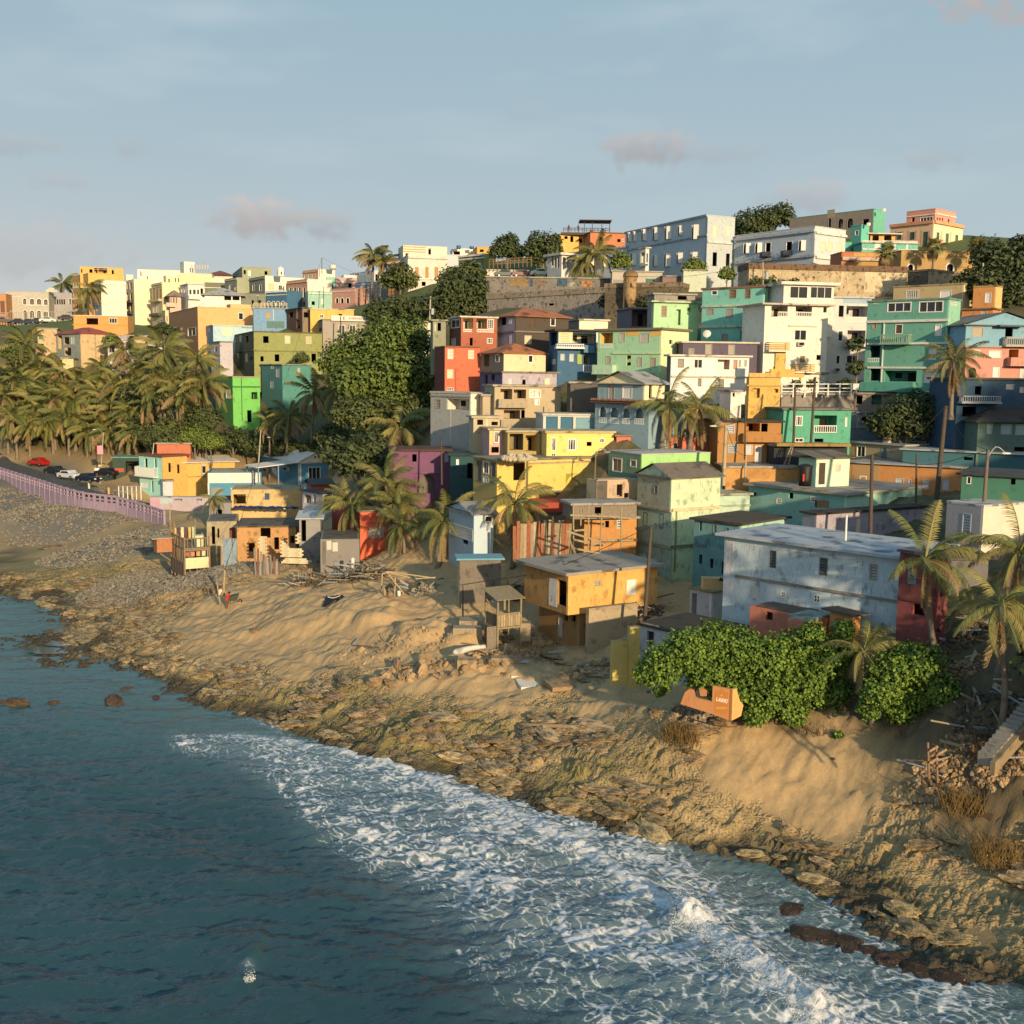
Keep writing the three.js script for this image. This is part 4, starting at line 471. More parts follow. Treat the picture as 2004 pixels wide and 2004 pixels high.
// left slope
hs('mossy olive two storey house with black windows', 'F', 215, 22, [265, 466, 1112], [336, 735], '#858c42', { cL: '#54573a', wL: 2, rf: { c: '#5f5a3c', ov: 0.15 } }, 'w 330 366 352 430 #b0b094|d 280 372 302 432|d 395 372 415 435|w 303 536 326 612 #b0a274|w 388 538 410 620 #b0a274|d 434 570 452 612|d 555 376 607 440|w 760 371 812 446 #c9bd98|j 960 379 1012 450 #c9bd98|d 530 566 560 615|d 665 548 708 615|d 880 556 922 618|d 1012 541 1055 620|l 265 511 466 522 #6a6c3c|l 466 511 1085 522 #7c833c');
hs('teal house tucked below the mossy olive house', 'F', 209, 40, [540, 736, 1015], [648, 1080], '#3a8880', { cL: '#347a78', rf: { c: '#9c8f80', ov: 0.25 }, ext: 2 }, 'w 630 656 658 686 #97aaa2|w 678 682 708 766 #a0a29e|w 878 676 905 716 #97aaa2|w 625 800 655 870 #8fa0a8');
hs('bright grass green house among the palms', 'F', 204, 35, [100, 266, 522], [765, 1230], '#57bd3a', { cL: '#388c40', rf: { c: '#a8987c', ov: 0.1 }, ext: 2 }, 'w 120 916 136 960|w 160 890 180 966|w 205 876 246 966|L 445 905 502 972 #3c8a34|d 405 1076 446 1190|l 100 848 266 860 #2f7038|l 266 848 522 860 #3a8030|i 350 770 360 1180 #3d6a34');
const gsh = hs('grey house with a printed white banner along its roof', 'F', 222, 15, [975, 1117, 1626], [222, 490], '#9c9284', { cL: '#7e7a74', rf: { c: '#8d8a88', ov: 0.2 } }, 'g 1268 270 1330 356 2|g 1368 270 1430 356 2|g 1505 276 1568 356 2|g 1010 268 1040 326 1|d 1085 300 1105 330');
hs('aqua strip of a house under the grey banner house', 'F', 218, 20, [1200, 1340, 1628], [462, 580], '#79c6a8', { cL: '#4a7872', rf: { c: '#8a8478', ov: 0.3 } }, 'w 1215 470 1240 540 #a8b0a8|w 1560 480 1600 520 #a9dcc4');
hs('yellow house behind the grey banner house', 'F', 229, 10, [null, 1000, 1412], [122, 260], '#d8a81a', { rf: { c: '#c9bda4', ov: 0.15 }, d: 6 }, 'g 1090 170 1126 206 2|d 1268 166 1302 182');
hs('brown timber fronted house left of the yellow house', 'F', 230, 30, [780, 926, 1000], [112, 330], '#857258', { cL: '#684436', rf: { c: '#5a5038', ov: 0.3 } }, 'd 940 150 985 200|k 870 115 880 210 #c9a060|d 800 150 840 200|d 870 225 905 300');
hs('blue party wall with one ochre window', 'F', 238, 8, [null, 462, 782], [112, 300], '#6594be', { rf: { c: '#a8a49c' }, d: 5 }, 'w 583 156 626 206 #b5903c|i 650 112 668 225 #cfd4dc|k 590 235 755 300 #4f7a78');
const pea = hs('peach building with a white scrolled gable above the palms', 't', 242, 28, [510, 941, 1742], [748, 1270], '#de9c4e', { cL: '#ad7840', rf: { type: 'par', cc: '#dba260' } }, 'g 550 1046 634 1160 2|g 800 1046 916 1172 2|w 700 1040 722 1090 #cfb890|g 1535 832 1606 936 1');
onRoof(pea, 'roof_room', [[7.3, 0.1, -4, 11.8, 0.95, -0.3]], mat('#dba560', 1));
hs('pale blue house under the peach building', 't', 236, 25, [960, 1166, 2160], [1018, 1260], '#9cc2cf', { cL: '#6498ae', rf: { c: '#cfc8ba', ov: 0.15 } }, 'g 1085 1036 1112 1112 1|w 1305 1042 1440 1165 #d9cda8|k 1580 1045 1870 1060 #4f8aa8');
hs('pale violet house half behind the palm grove', 'F', 226, 30, [60, 145, 268], [432, 740], '#b3adbc', { rf: { c: '#8a8488' } }, 'd 95 460 115 520');
hs('tan ruined house at the left above the palms', 'p', 246, 15, [null, 335, 512], [198, 440], '#bfa270', { cL: '#8d8f94', w: 2 }, 'd 360 335 395 395|w 350 265 390 295 #3a7a58');
hs('derelict house with a rusty red hip roof above the palms', 'p', 238, 46, [505, 722, 1040], [240, 480], '#c6a770', { cL: '#939a8c', w: 2, rf: { type: 'hip', r: 1.5, c: '#ad4026', ov: 0.3 } }, 'd 520 260 560 380|d 575 275 622 340|w 640 270 670 340 #b5bfb4|d 580 370 640 440|k 855 250 865 480 #a88c60');
hs('white shack among the palm crowns', 'p', 234, 10, [null, 968, 1200], [328, 500], '#b5b0b6', { w: 2 }, 'd 985 352 1030 412|w 885 360 940 420 #c6c4cc');
hs('cream wall house with a grey panel above the palms', 'p', 242, 8, [null, 1062, 1320], [262, 380], '#c6b086', { w: 2, rf: { c: '#b5a484' } }, 'k 1075 268 1180 312 #9c9ba6');
hs('pale yellow wall ruin deep in the palms', 'p', 231, 15, [null, 425, 660], [465, 640], '#d3c084', { w: 2, n: 'ruin', cat: 'ruin' }, 'd 520 480 560 560');
hs('white gable wall right of the white shack', 'p', 239, 20, [1285, 1330, 1460], [305, 480], '#bdb9bf', { w: 1 }, 'd 1300 350 1340 380');
// left beach row
const aq = hs('aqua and yellow beach house with railed balconies', 'L', 186, 52, [105, 327, 560], [358, 760], '#d3a01a', { cL: '#8fd3ca', rf: { c: '#7d3c26', ov: 0.45, th: 0.25, w: 1 } }, 'd 158 372 186 462|d 250 372 272 462|B 108 452 285 536|d 222 582 242 692|w 125 600 190 650|d 385 416 410 502|d 468 430 492 514');
hs('yellow rear wing with a white panelled roof', 'L', 190, 28, [null, 535, 1010], [408, 740], '#d3a01a', { rf: { type: 'shed', r: 0.9, c: '#d9d0c8', ov: 0.7, w: 1 }, d: 8 }, 'c 695 430 735 520|l 545 540 745 548 #a8801c');
const bw = hs('blue beach house with white trim and a gabled roof', 'L', 182, 33, [1262, 1622, 1915], [408, 660], '#3a92bd', { cL: '#3589b3', rf: { type: 'gabL', r: 1.5, c: '#ddd4c4', gc: '#ded6c6', ov: 0.35, w: 1 }, ext: 3 }, 'g 1705 452 1822 570 3|c 1285 462 1336 498|c 1490 450 1526 490|k 1612 410 1620 650 #ded6c6|k 1626 410 1640 650 #ded6c6|k 1900 410 1912 640 #ded6c6|l 1626 404 1910 418 #ded6c6|k 1366 465 1410 660 #ded6c6');
hs('blue terrace with a white panelled parapet by the beach', 'L', 180, 12, [null, 755, 1262], [506, 770], '#3589b3', { rf: { c: '#b5a890', ov: -0.4, th: 0.02 }, d: 9, ext: 2, n: 'terrace', cat: 'terrace' }, 'k 757 510 1250 604 #ded6c4|w 786 645 890 715 #868a86|k 757 604 772 760 #ded6c4|w 975 650 1110 690|w 1175 665 1255 690');
hs('roofless tan ruin with a blue tarpaulin', 'L', 150, 9, [null, 975, 1645], [668, 910], '#cbaa60', { w: 2, n: 'ruin', cat: 'ruin', rf: { c: '#b5a070', ov: -0.3, th: 0.03 } }, 'd 1000 712 1116 800|w 1296 702 1340 762 #2a5278|k 1000 800 1200 850 #d3a040');
hs('grey cabin with an open dark doorway by the small palm', 'L', 149, 10, [null, 768, 976], [792, 1010], '#858388', { rf: { c: '#5d5c5e', ov: 0.1 }, n: 'shed', cat: 'shed' }, 'd 835 856 893 972');
hs('white screened balcony room with a dark roof', 'L', 139, 40, [1650, 1842, 1940], [708, 945], '#b3afb6', { rf: { c: '#4a484c', ov: 0.3, th: 0.12 } }, 'd 1668 718 1732 796|d 1748 725 1832 805|r 1655 805 1838 870|L 1855 720 1930 860 #b3afb6|l 1650 880 1842 900');
hs('orange red gable room behind the screened balcony', 'L', 146, 20, [null, 1738, 1935], [618, 730], '#a8401a', { rf: { type: 'gabR', r: 0.6, c: '#55565c', ov: 0.3 }, d: 4 });
hs('grey block ruin with slit openings behind the wooden shack', 'R', 128, 12, [null, 745, 1028], [198, 620], '#a39472', { w: 2, n: 'ruin', cat: 'ruin', rf: { c: '#6d675c', ov: -0.2, th: 0.05 } }, 'd 795 242 826 410|d 848 262 866 350|w 962 256 1022 452 #74391c');
hs('ochre ruin with missing doors above the beach', 'R', 126, 8, [null, 1030, 1592], [250, 580], '#bf893e', { w: 2, n: 'ruin', cat: 'ruin', rf: { c: '#6a5c48', ov: 0.2, th: 0.15 } }, 'd 1145 352 1200 482|d 1256 246 1350 350|d 1536 332 1590 402|d 1385 345 1430 460');
hs('grey plaster sheds with a white tin roof', 'S', 122, 8, [null, -70, 130], [268, 640], '#8f8d8c', { n: 'shed', cat: 'shed', w: 2, rf: { c: '#c3c3c4', ov: 0.4, th: 0.08, w: 1 } }, 'd -60 280 -5 480');
hs('low grey concrete wall house beside the leaning palms', 'S', 114, 8, [null, 130, 500], [462, 740], '#7d7873', { w: 1, n: 'shed', cat: 'shed', rf: { c: '#5d564c', ov: -0.2, th: 0.03 } }, 'k 190 475 235 560 #b9b4a8|k 245 490 295 575 #b9b4a8|k 148 480 182 700 #66625f');
hs('vivid orange house striped by palm shadows', 'S', 119, 24, [238, 505, 880], [205, 700], '#de5510', { cL: '#9f2f0e', rf: { c: '#7a6f68', ov: 0.15 } }, 'w 588 346 730 446 #aeaaa6|l 505 300 880 312 #c64a10');
hs('purple house with an arched ground floor', 'M', 122, 5, [null, 1035, 1602], [398, 830], '#75446c', { rf: { c: '#5d3830', ov: 0.25 }, d: 6 }, 'd 1240 430 1282 500|w 1545 420 1595 502 #aeaebb|a 1300 615 1450 800|l 1250 600 1500 610 #84527a');
hs('dark teal hut with a black doorway by the corner shop', 'M', 118, 5, [null, 1602, 1826], [442, 830], '#1c4c54', { rf: { c: '#24464c', ov: 0.3 }, d: 4 }, 'd 1760 512 1822 660|w 1655 476 1682 530');
hs('grey shop roof with a red fascia behind the scaffold', 'T', 106, 10, [null, 760, 1205], [205, 345], '#7a7c64', { rf: { c: '#a8330e', ov: 0.35, th: 0.95, w: 0 }, d: 6 }, 'd 1100 235 1180 300');
// ---------- ground ----------
// height samples: [pixel x, pixel y, height] seen on the ground, and [pixel x, pixel y, -depth] where the height follows from the depth
const GP = [];
for (const [x, y, e] of [[0, 1290, 0], [150, 1296, 0], [280, 1312, 0], [420, 1384, 0], [560, 1424, 0], [640, 1452, 0], [760, 1500, 0], [860, 1532, 0], [1000, 1562, 0], [1100, 1592, 0], [1250, 1642, 0], [1400, 1684, 0], [1520, 1712, 0], [1620, 1782, 0], [1740, 1802, 0], [1850, 1852, 0], [1930, 1892, 0], [2004, 1908, 0],
  [100, 1150, 0.6], [250, 1210, 0.8], [100, 1060, 1.2], [440, 1190, 3], [300, 1150, 2], [150, 1010, 2.2], [30, 975, 4.2], [310, 1052, 4], [200, 1060, 2.4], [0, 1185, -0.2], [60, 1192, -0.05], [0, 1100, 0.7], [1640, 1838, 0.1], [1760, 1880, 0.1], [1860, 1888, 0.08], [420, 1290, 1.3], [520, 1240, 2.8],
  [600, 1200, 4], [700, 1185, 5], [560, 1150, 4.5], [620, 1300, 2.4], [600, 1380, 1.2], [800, 1250, 4.4], [950, 1270, 4.4], [1060, 1290, 4.4], [900, 1400, 2.4], [1000, 1480, 1.4], [750, 1440, 0.9], [1200, 1300, 5], [1200, 1400, 3.2], [1350, 1420, 4], [1300, 1520, 1.8], [1500, 1440, 4.2], [1500, 1560, 2], [1650, 1480, 4.2], [1700, 1600, 2.1], [1850, 1610, 2.8], [1950, 1720, 1.9], [1800, 1700, 1.5], [2004, 1800, 1.4], [1900, 1510, 4.8], [1990, 1450, 6.8], [1850, 1400, 6.5], [1960, 1350, 9], [1760, 1450, 4.6],
  [450, 1100, 5], [560, 1112, 5], [700, 1110, 5.8], [760, 1160, 5], [860, 1130, 6.3], [1000, 1215, 5]]) { const p = gnd(x, y, e); GP.push([p.x, p.z, e]); }
for (const [x, y, D] of [[1110, 1278, 88], [1450, 1428, 65.5], [1600, 1435, 64.5], [1770, 1425, 62], [1300, 1375, 68], [1480, 1222, 76], [1740, 1225, 69], [1850, 1280, 60], [1290, 1145, 95], [1260, 1170, 89], [1400, 1010, 105], [1600, 970, 107], [1500, 890, 115], [1800, 970, 100], [1900, 870, 110], [1600, 815, 125], [1850, 790, 119], [1450, 790, 128], [1300, 815, 121], [870, 975, 117], [870, 875, 130], [900, 775, 148], [1100, 760, 134], [1550, 660, 149], [1200, 670, 164], [1000, 655, 172], [1100, 592, 193], [1300, 572, 192], [1500, 555, 196], [1700, 575, 172], [1900, 575, 160], [1750, 515, 203], [1500, 515, 232], [1200, 535, 232],
  [840, 815, 150], [760, 835, 166], [655, 962, 178], [600, 970, 177], [555, 975, 174], [500, 980, 172], [600, 865, 192], [450, 855, 202], [700, 655, 225], [560, 626, 258], [760, 592, 256], [850, 552, 247], [60, 668, 258], [0, 640, 292], [250, 655, 260], [400, 622, 282], [600, 603, 290], [620, 1012, 150], [100, 855, 222], [250, 858, 212], [360, 862, 194], [40, 845, 230], [200, 830, 226], [310, 840, 206], [175, 920, 206], [242, 925, 204], [225, 937, 199], [272, 947, 197]]) { const p = at(x, y, D); GP.push([p.x, p.z, p.y]); }
for (const h of HOUSES) {                                    // the foot of every house that stands on the ground
  if (/penthouse|roof |rooftop|storey|parapet|pavilion|tank|terrace|veranda|upper|tower|loft|lean to|room|eave|plaster sheds|boxes|porch/.test(h.root.userData.label) && !/mossy|peeling|bare concrete|brown orange|four storey|turquoise three|big grey|derelict|yellow ochre|flat grey roof|hip roof house/.test(h.root.userData.label)) continue;
  const p = h.base.clone().addScaledVector(h.e1, h.wR * 0.5).addScaledVector(h.e2, Math.min(2, h.wL * 0.3)); GP.push([p.x, p.z, h.foot - 0.6]);
}
for (const a of [[70, -45, 3], [62, -52, 22], [76, -46, 31], [90, -40, 30], [78, -70, 31], [60, -34, 8], [100, -75, 32], [90, -110, 30], [130, -170, 44], [150, -260, 52], [-170, -250, 38], [-150, -200, 8], [-110, -140, 0.2], [-150, -160, 1], [-90, -80, -4], [-40, -40, -5], [0, -20, -6], [30, -25, -4], [50, -26, -2], [75, -15, -2], [0, -330, 53], [-120, -340, 43], [-230, -330, 40], [110, -330, 56], [-200, -120, -6]]) GP.push(a);
for (const [x, y, e] of [[-60, 405, 7.6], [300, 515, 7.3], [600, 610, 6.8], [850, 690, 6.2], [1150, 768, 5.5], [1420, 836, 4.9], [-60, 548, 6.2], [160, 622, 6], [400, 702, 5.7], [600, 770, 5.4], [780, 820, 5.1], [1000, 848, 5], [1170, 884, 4.7], [1400, 952, 4.3], [1560, 1010, 4.1]]) { const p = gnd(...q('K', x, y), e - 0.1); GP.push([p.x, p.z, e - 0.1]); }
const hBase = (() => {                                       // thin-plate spline through the samples
  const n = GP.length, N = n + 3, A = [], b = new Float64Array(N), S = 50;
  const U = (x, z) => { const r2 = (x * x + z * z) / (S * S); return r2 < 1e-12 ? 0 : r2 * Math.log(r2); };
  for (let i = 0; i < N; i++) A.push(new Float64Array(N));
  for (let i = 0; i < n; i++) {
    for (let j = 0; j < n; j++) A[i][j] = U(GP[i][0] - GP[j][0], GP[i][1] - GP[j][1]);
    A[i][i] += 0.02; A[i][n] = A[n][i] = 1; A[i][n + 1] = A[n + 1][i] = GP[i][0] / S; A[i][n + 2] = A[n + 2][i] = GP[i][1] / S; b[i] = GP[i][2];
  }
  for (let c = 0; c < N; c++) {
    let p = c; for (let r = c + 1; r < N; r++) if (Math.abs(A[r][c]) > Math.abs(A[p][c])) p = r;
    [A[c], A[p]] = [A[p], A[c]]; const t = b[c]; b[c] = b[p]; b[p] = t;
    for (let r = c + 1; r < N; r++) { const f = A[r][c] / A[c][c]; if (f) { for (let k = c; k < N; k++) A[r][k] -= f * A[c][k]; b[r] -= f * b[c]; } }
  }
  for (let c = N - 1; c >= 0; c--) { for (let k = c + 1; k < N; k++) b[c] -= A[c][k] * b[k]; b[c] /= A[c][c]; }
  return (x, z) => { let s = b[n] + b[n + 1] * x / S + b[n + 2] * z / S; for (let i = 0; i < n; i++) s += b[i] * U(x - GP[i][0], z - GP[i][1]); return Math.max(-9, Math.min(60, s)); };
})();
const AX = 0.76, AZ = 0.65;                                  // direction along the shore
const blob = (x, z, list) => { let m = 0; for (const [px, py, e, r] of list) { const d = Math.hypot(x - px, z - py) / r; m = Math.max(m, 1 - sm(0.55, 1.15, d)); } return m; };
const spot = (l) => l.map(([x, y, e, r]) => { const p = gnd(x, y, e); return [p.x, p.z, 0, r]; });
const GRAVEL = spot([[60, 1000, 2.6, 16], [150, 1030, 2.2, 13], [230, 1070, 2.6, 11], [300, 1125, 2.8, 9], [400, 1130, 3.5, 6], [0, 965, 3.4, 16]]);
const SAND = spot([[560, 1200, 3.6, 11], [470, 1190, 3, 8], [660, 1210, 4.4, 9], [760, 1230, 4.6, 8], [1000, 1320, 4, 5], [1250, 1370, 3.8, 5], [1560, 1450, 4, 5.5], [1650, 1500, 3.8, 5], [1480, 1470, 3.6, 4.5], [640, 1260, 3.4, 6], [860, 1290, 4, 6]]);
const ALGAE = spot([[60, 1110, 0.8, 12], [140, 1150, 0.6, 9], [700, 1420, 1, 6], [820, 1450, 1, 6], [1100, 1540, 1.2, 5], [560, 1380, 1, 6]]);
const SOIL = spot([[1880, 1330, 8, 5], [1960, 1400, 7.5, 6], [1850, 1450, 5.5, 4], [1980, 1500, 5.5, 4.5], [1800, 1430, 5, 3], [1700, 1425, 4.8, 2.4], [1560, 1410, 4.8, 2.4], [1940, 1570, 4, 3]]);
const DUNE = spot([[700, 1185, 5, 5], [630, 1190, 4.4, 6], [822, 1240, 4.6, 2.4], [735, 1215, 4.6, 2.2], [905, 1255, 4.4, 1.6]]);
function ground(x, z) {                                     // -> height with relief, and how rocky / sandy / gravelly it is
  const h0 = hBase(x, z), s = x * AX + z * AZ, c = x * AZ - z * AX;
  const low = 1 - sm(7, 12, h0), gr = blob(x, z, GRAVEL), wob = 0.5 * n2(x * 0.2, z * 0.2) + 0.35 * n2(x * 0.6, z * 0.6);
  let sa = Math.max(blob(x + wob * 2, z + wob * 2, SAND), sm(3.9, 5.2, h0 + wob) * (z > -135 ? 1 : 0.4)) * (1 - gr);
  const so = blob(x + wob, z + wob, SOIL); sa *= 1 - so;
  const rock = Math.max(0, low - sa - gr - so), edge = sm(-2.5, 0.2, h0);
  let h = h0 + 0.5 * fbm(x * 0.045, z * 0.045, 3) * low;
  if (rock > 0.01) {                                         // tilted beds, ledges and pits
    const wp = fbm(s * 0.05, c * 0.11, 3), w2 = fbm(s * 0.22, c * 0.5, 2), saw = (v, k) => { const f = v - Math.floor(v); return sm(0, k, f) - sm(k + 0.02, 1, f); };
    const p1 = c * 0.5 + wp * 3.2 + w2 * 0.7, p2 = c * 1.55 + wp * 4 + w2 * 1.6 + 0.5 * n2(s * 0.6, c * 1.2), am = sm(-0.35, 0.35, n2(s * 0.07 + 9, c * 0.13)), am2 = sm(-0.4, 0.4, n2(s * 0.2, c * 0.3 + 40));
    const crack = Math.pow(1 - Math.abs(n2(s * 0.34 + w2, c * 0.9 + wp)), 7), big = sm(0.3, 0.7, n2(x * 0.09 + 4, z * 0.09));
    h += rock * edge * (saw(p1, 0.8) * (0.1 + 0.26 * am) + saw(p2, 0.74) * (0.06 + 0.18 * am2) - 0.3 * crack * am2 + 0.07 * n2(s * 1.3, c * 4.2) + 0.05 * n2(s * 2.8, c * 7) - 0.28 + big * 0.35 * sm(0.5, 1.5, h0));
    h = mix(h, Math.max(h, -0.1 + 0.2 * n2(s * 0.5, c)), 0.3 * rock * sm(0.2, 0.6, h0));
  }
  if (sa > 0.01) h += sa * (0.24 * n2(s * 0.16, c * 0.4) + 0.10 * n2(x * 0.7, z * 0.7) + 0.05 * n2(s * 1.6, c * 4) + 0.035 * n2(x * 2.6, z * 3.4));
  if (gr > 0.01) h += gr * (0.15 * n2(x * 0.35, z * 0.35) + 0.06 * n2(x * 1.3, z * 1.3));
  if (so > 0.01) h += so * (0.3 * n2(x * 0.5, z * 0.5) + 0.14 * n2(x * 1.7, z * 1.7) + 0.07 * n2(x * 4, z * 4));
  h += blob(x, z, DUNE) * 0.8;
  return [h, rock, sa, gr, h0, low, so];
}
const hAt = (x, z) => ground(x, z)[0];
const hitGround = (px, py) => {                              // march a sight line to the ground
  const r = ray(px, py); let d = 30; for (let i = 0; i < 900; i++) { const p = camera.position.clone().addScaledVector(r, d); if (p.y < hAt(p.x, p.z)) return p; d += 0.35; } return camera.position.clone().addScaledVector(r, d);
};
function sheet(name, label, x0, x1, z0, z1, st, fine) {
  const nx = Math.round((x1 - x0) / st), nz = Math.round((z1 - z0) / st), g = new THREE.PlaneGeometry(x1 - x0, z1 - z0, nx, nz).rotateX(-Math.PI / 2).translate((x0 + x1) / 2, 0, (z0 + z1) / 2);
  const p = g.attributes.position, col = new Float32Array(p.count * 3), uv = g.attributes.uv;
  for (let i = 0; i < p.count; i++) {
    const x = p.getX(i), z = p.getZ(i), [h, rk, sa, gr, h0, low, so] = ground(x, z);
    p.setY(i, fine ? h : h - 0.25 * (z > -133.5 && z < -34.5 && x > -95.5 && x < 77.5 ? 1 : 0)); uv.setXY(i, x * AX + z * AZ, x * AZ - z * AX);
    const a = fbm(x * 0.12, z * 0.12, 3), b2 = fbm(x * 0.7, z * 0.7, 2), s = x * AX + z * AZ, c = x * AZ - z * AX, band = n2(s * 0.12, c * 0.9);
    const al = Math.min(1, blob(x + a * 5, z + a * 5, ALGAE) + sm(1.1, 0.4, h + a * 0.9) * 0.55);
    let rgb = [0.42 + 0.08 * band + 0.09 * a, 0.3 + 0.055 * band + 0.065 * a, 0.145 + 0.02 * band + 0.03 * a];
    const to = (t, k) => { for (let q = 0; q < 3; q++) rgb[q] = mix(rgb[q], t[q], k); };
    to([0.2 + 0.1 * b2, 0.17 + 0.08 * b2, 0.06], al * (0.35 + 0.5 * sm(-0.3, 0.3, b2)));
    to([0.055, 0.043, 0.028], sm(0.85, 0.2, h + b2 * 0.35 + a * 0.4) * 0.88);
    to([0.52 + 0.05 * a, 0.355 + 0.04 * a, 0.18 + 0.02 * a], sa);
    to([0.185 + 0.05 * b2, 0.17 + 0.045 * b2, 0.14 + 0.03 * b2], gr);
    to([0.15 + 0.05 * b2, 0.11 + 0.035 * b2, 0.06], so);
    if (low < 1) to([mix(0.085, 0.17, sm(-0.25, 0.35, a + b2 * 0.5)), mix(0.085, 0.125, sm(-0.25, 0.35, a + b2 * 0.5)), mix(0.03, 0.07, sm(-0.25, 0.35, a + b2 * 0.5))], 1 - low);
    if (h0 > 33 && z < -205) to([0.1, 0.13, 0.03], sm(33, 36, h0));
    col.set(rgb, i * 3);
  }
  g.setAttribute('color', new THREE.BufferAttribute(col, 3)); g.computeVertexNormals();
  const soft = new Uint8Array(p.count); if (fine) for (let i = 0; i < p.count; i++) { const [, rk] = ground(p.getX(i), p.getZ(i)); soft[i] = rk < 0.4 ? 1 : 0; }
  const ix = g.index.array, A = [[], []]; for (let i = 0; i < ix.length; i += 3) A[fine ? (soft[ix[i]] + soft[ix[i + 1]] + soft[ix[i + 2]] > 1 ? 1 : 0) : 1].push(ix[i], ix[i + 1], ix[i + 2]);
  [['rock_shore', 'bedded tan rock along the water', T.strata, 0.3], [name, label, T.grain, 0.06]].forEach(([nm, lb, bt, bs], k) => { if (!A[k].length) return; const gg = g.clone(); gg.setIndex(A[k]); const m = new THREE.Mesh(gg, new THREE.MeshStandardMaterial({ vertexColors: true, roughness: 0.95, map: T.grain, bumpMap: bt, bumpScale: bs })); m.name = nm; m.castShadow = m.receiveShadow = true; m.userData.kind = 'structure'; m.userData.label = lb; scene.add(m); });
}
sheet('sand', 'tan sand and gravel above the rocks', -96, 78, -134, -34, 0.25, true);
sheet('hillside', 'slope of the hill under the houses', -300, 260, -420, -24, 2.2, false);

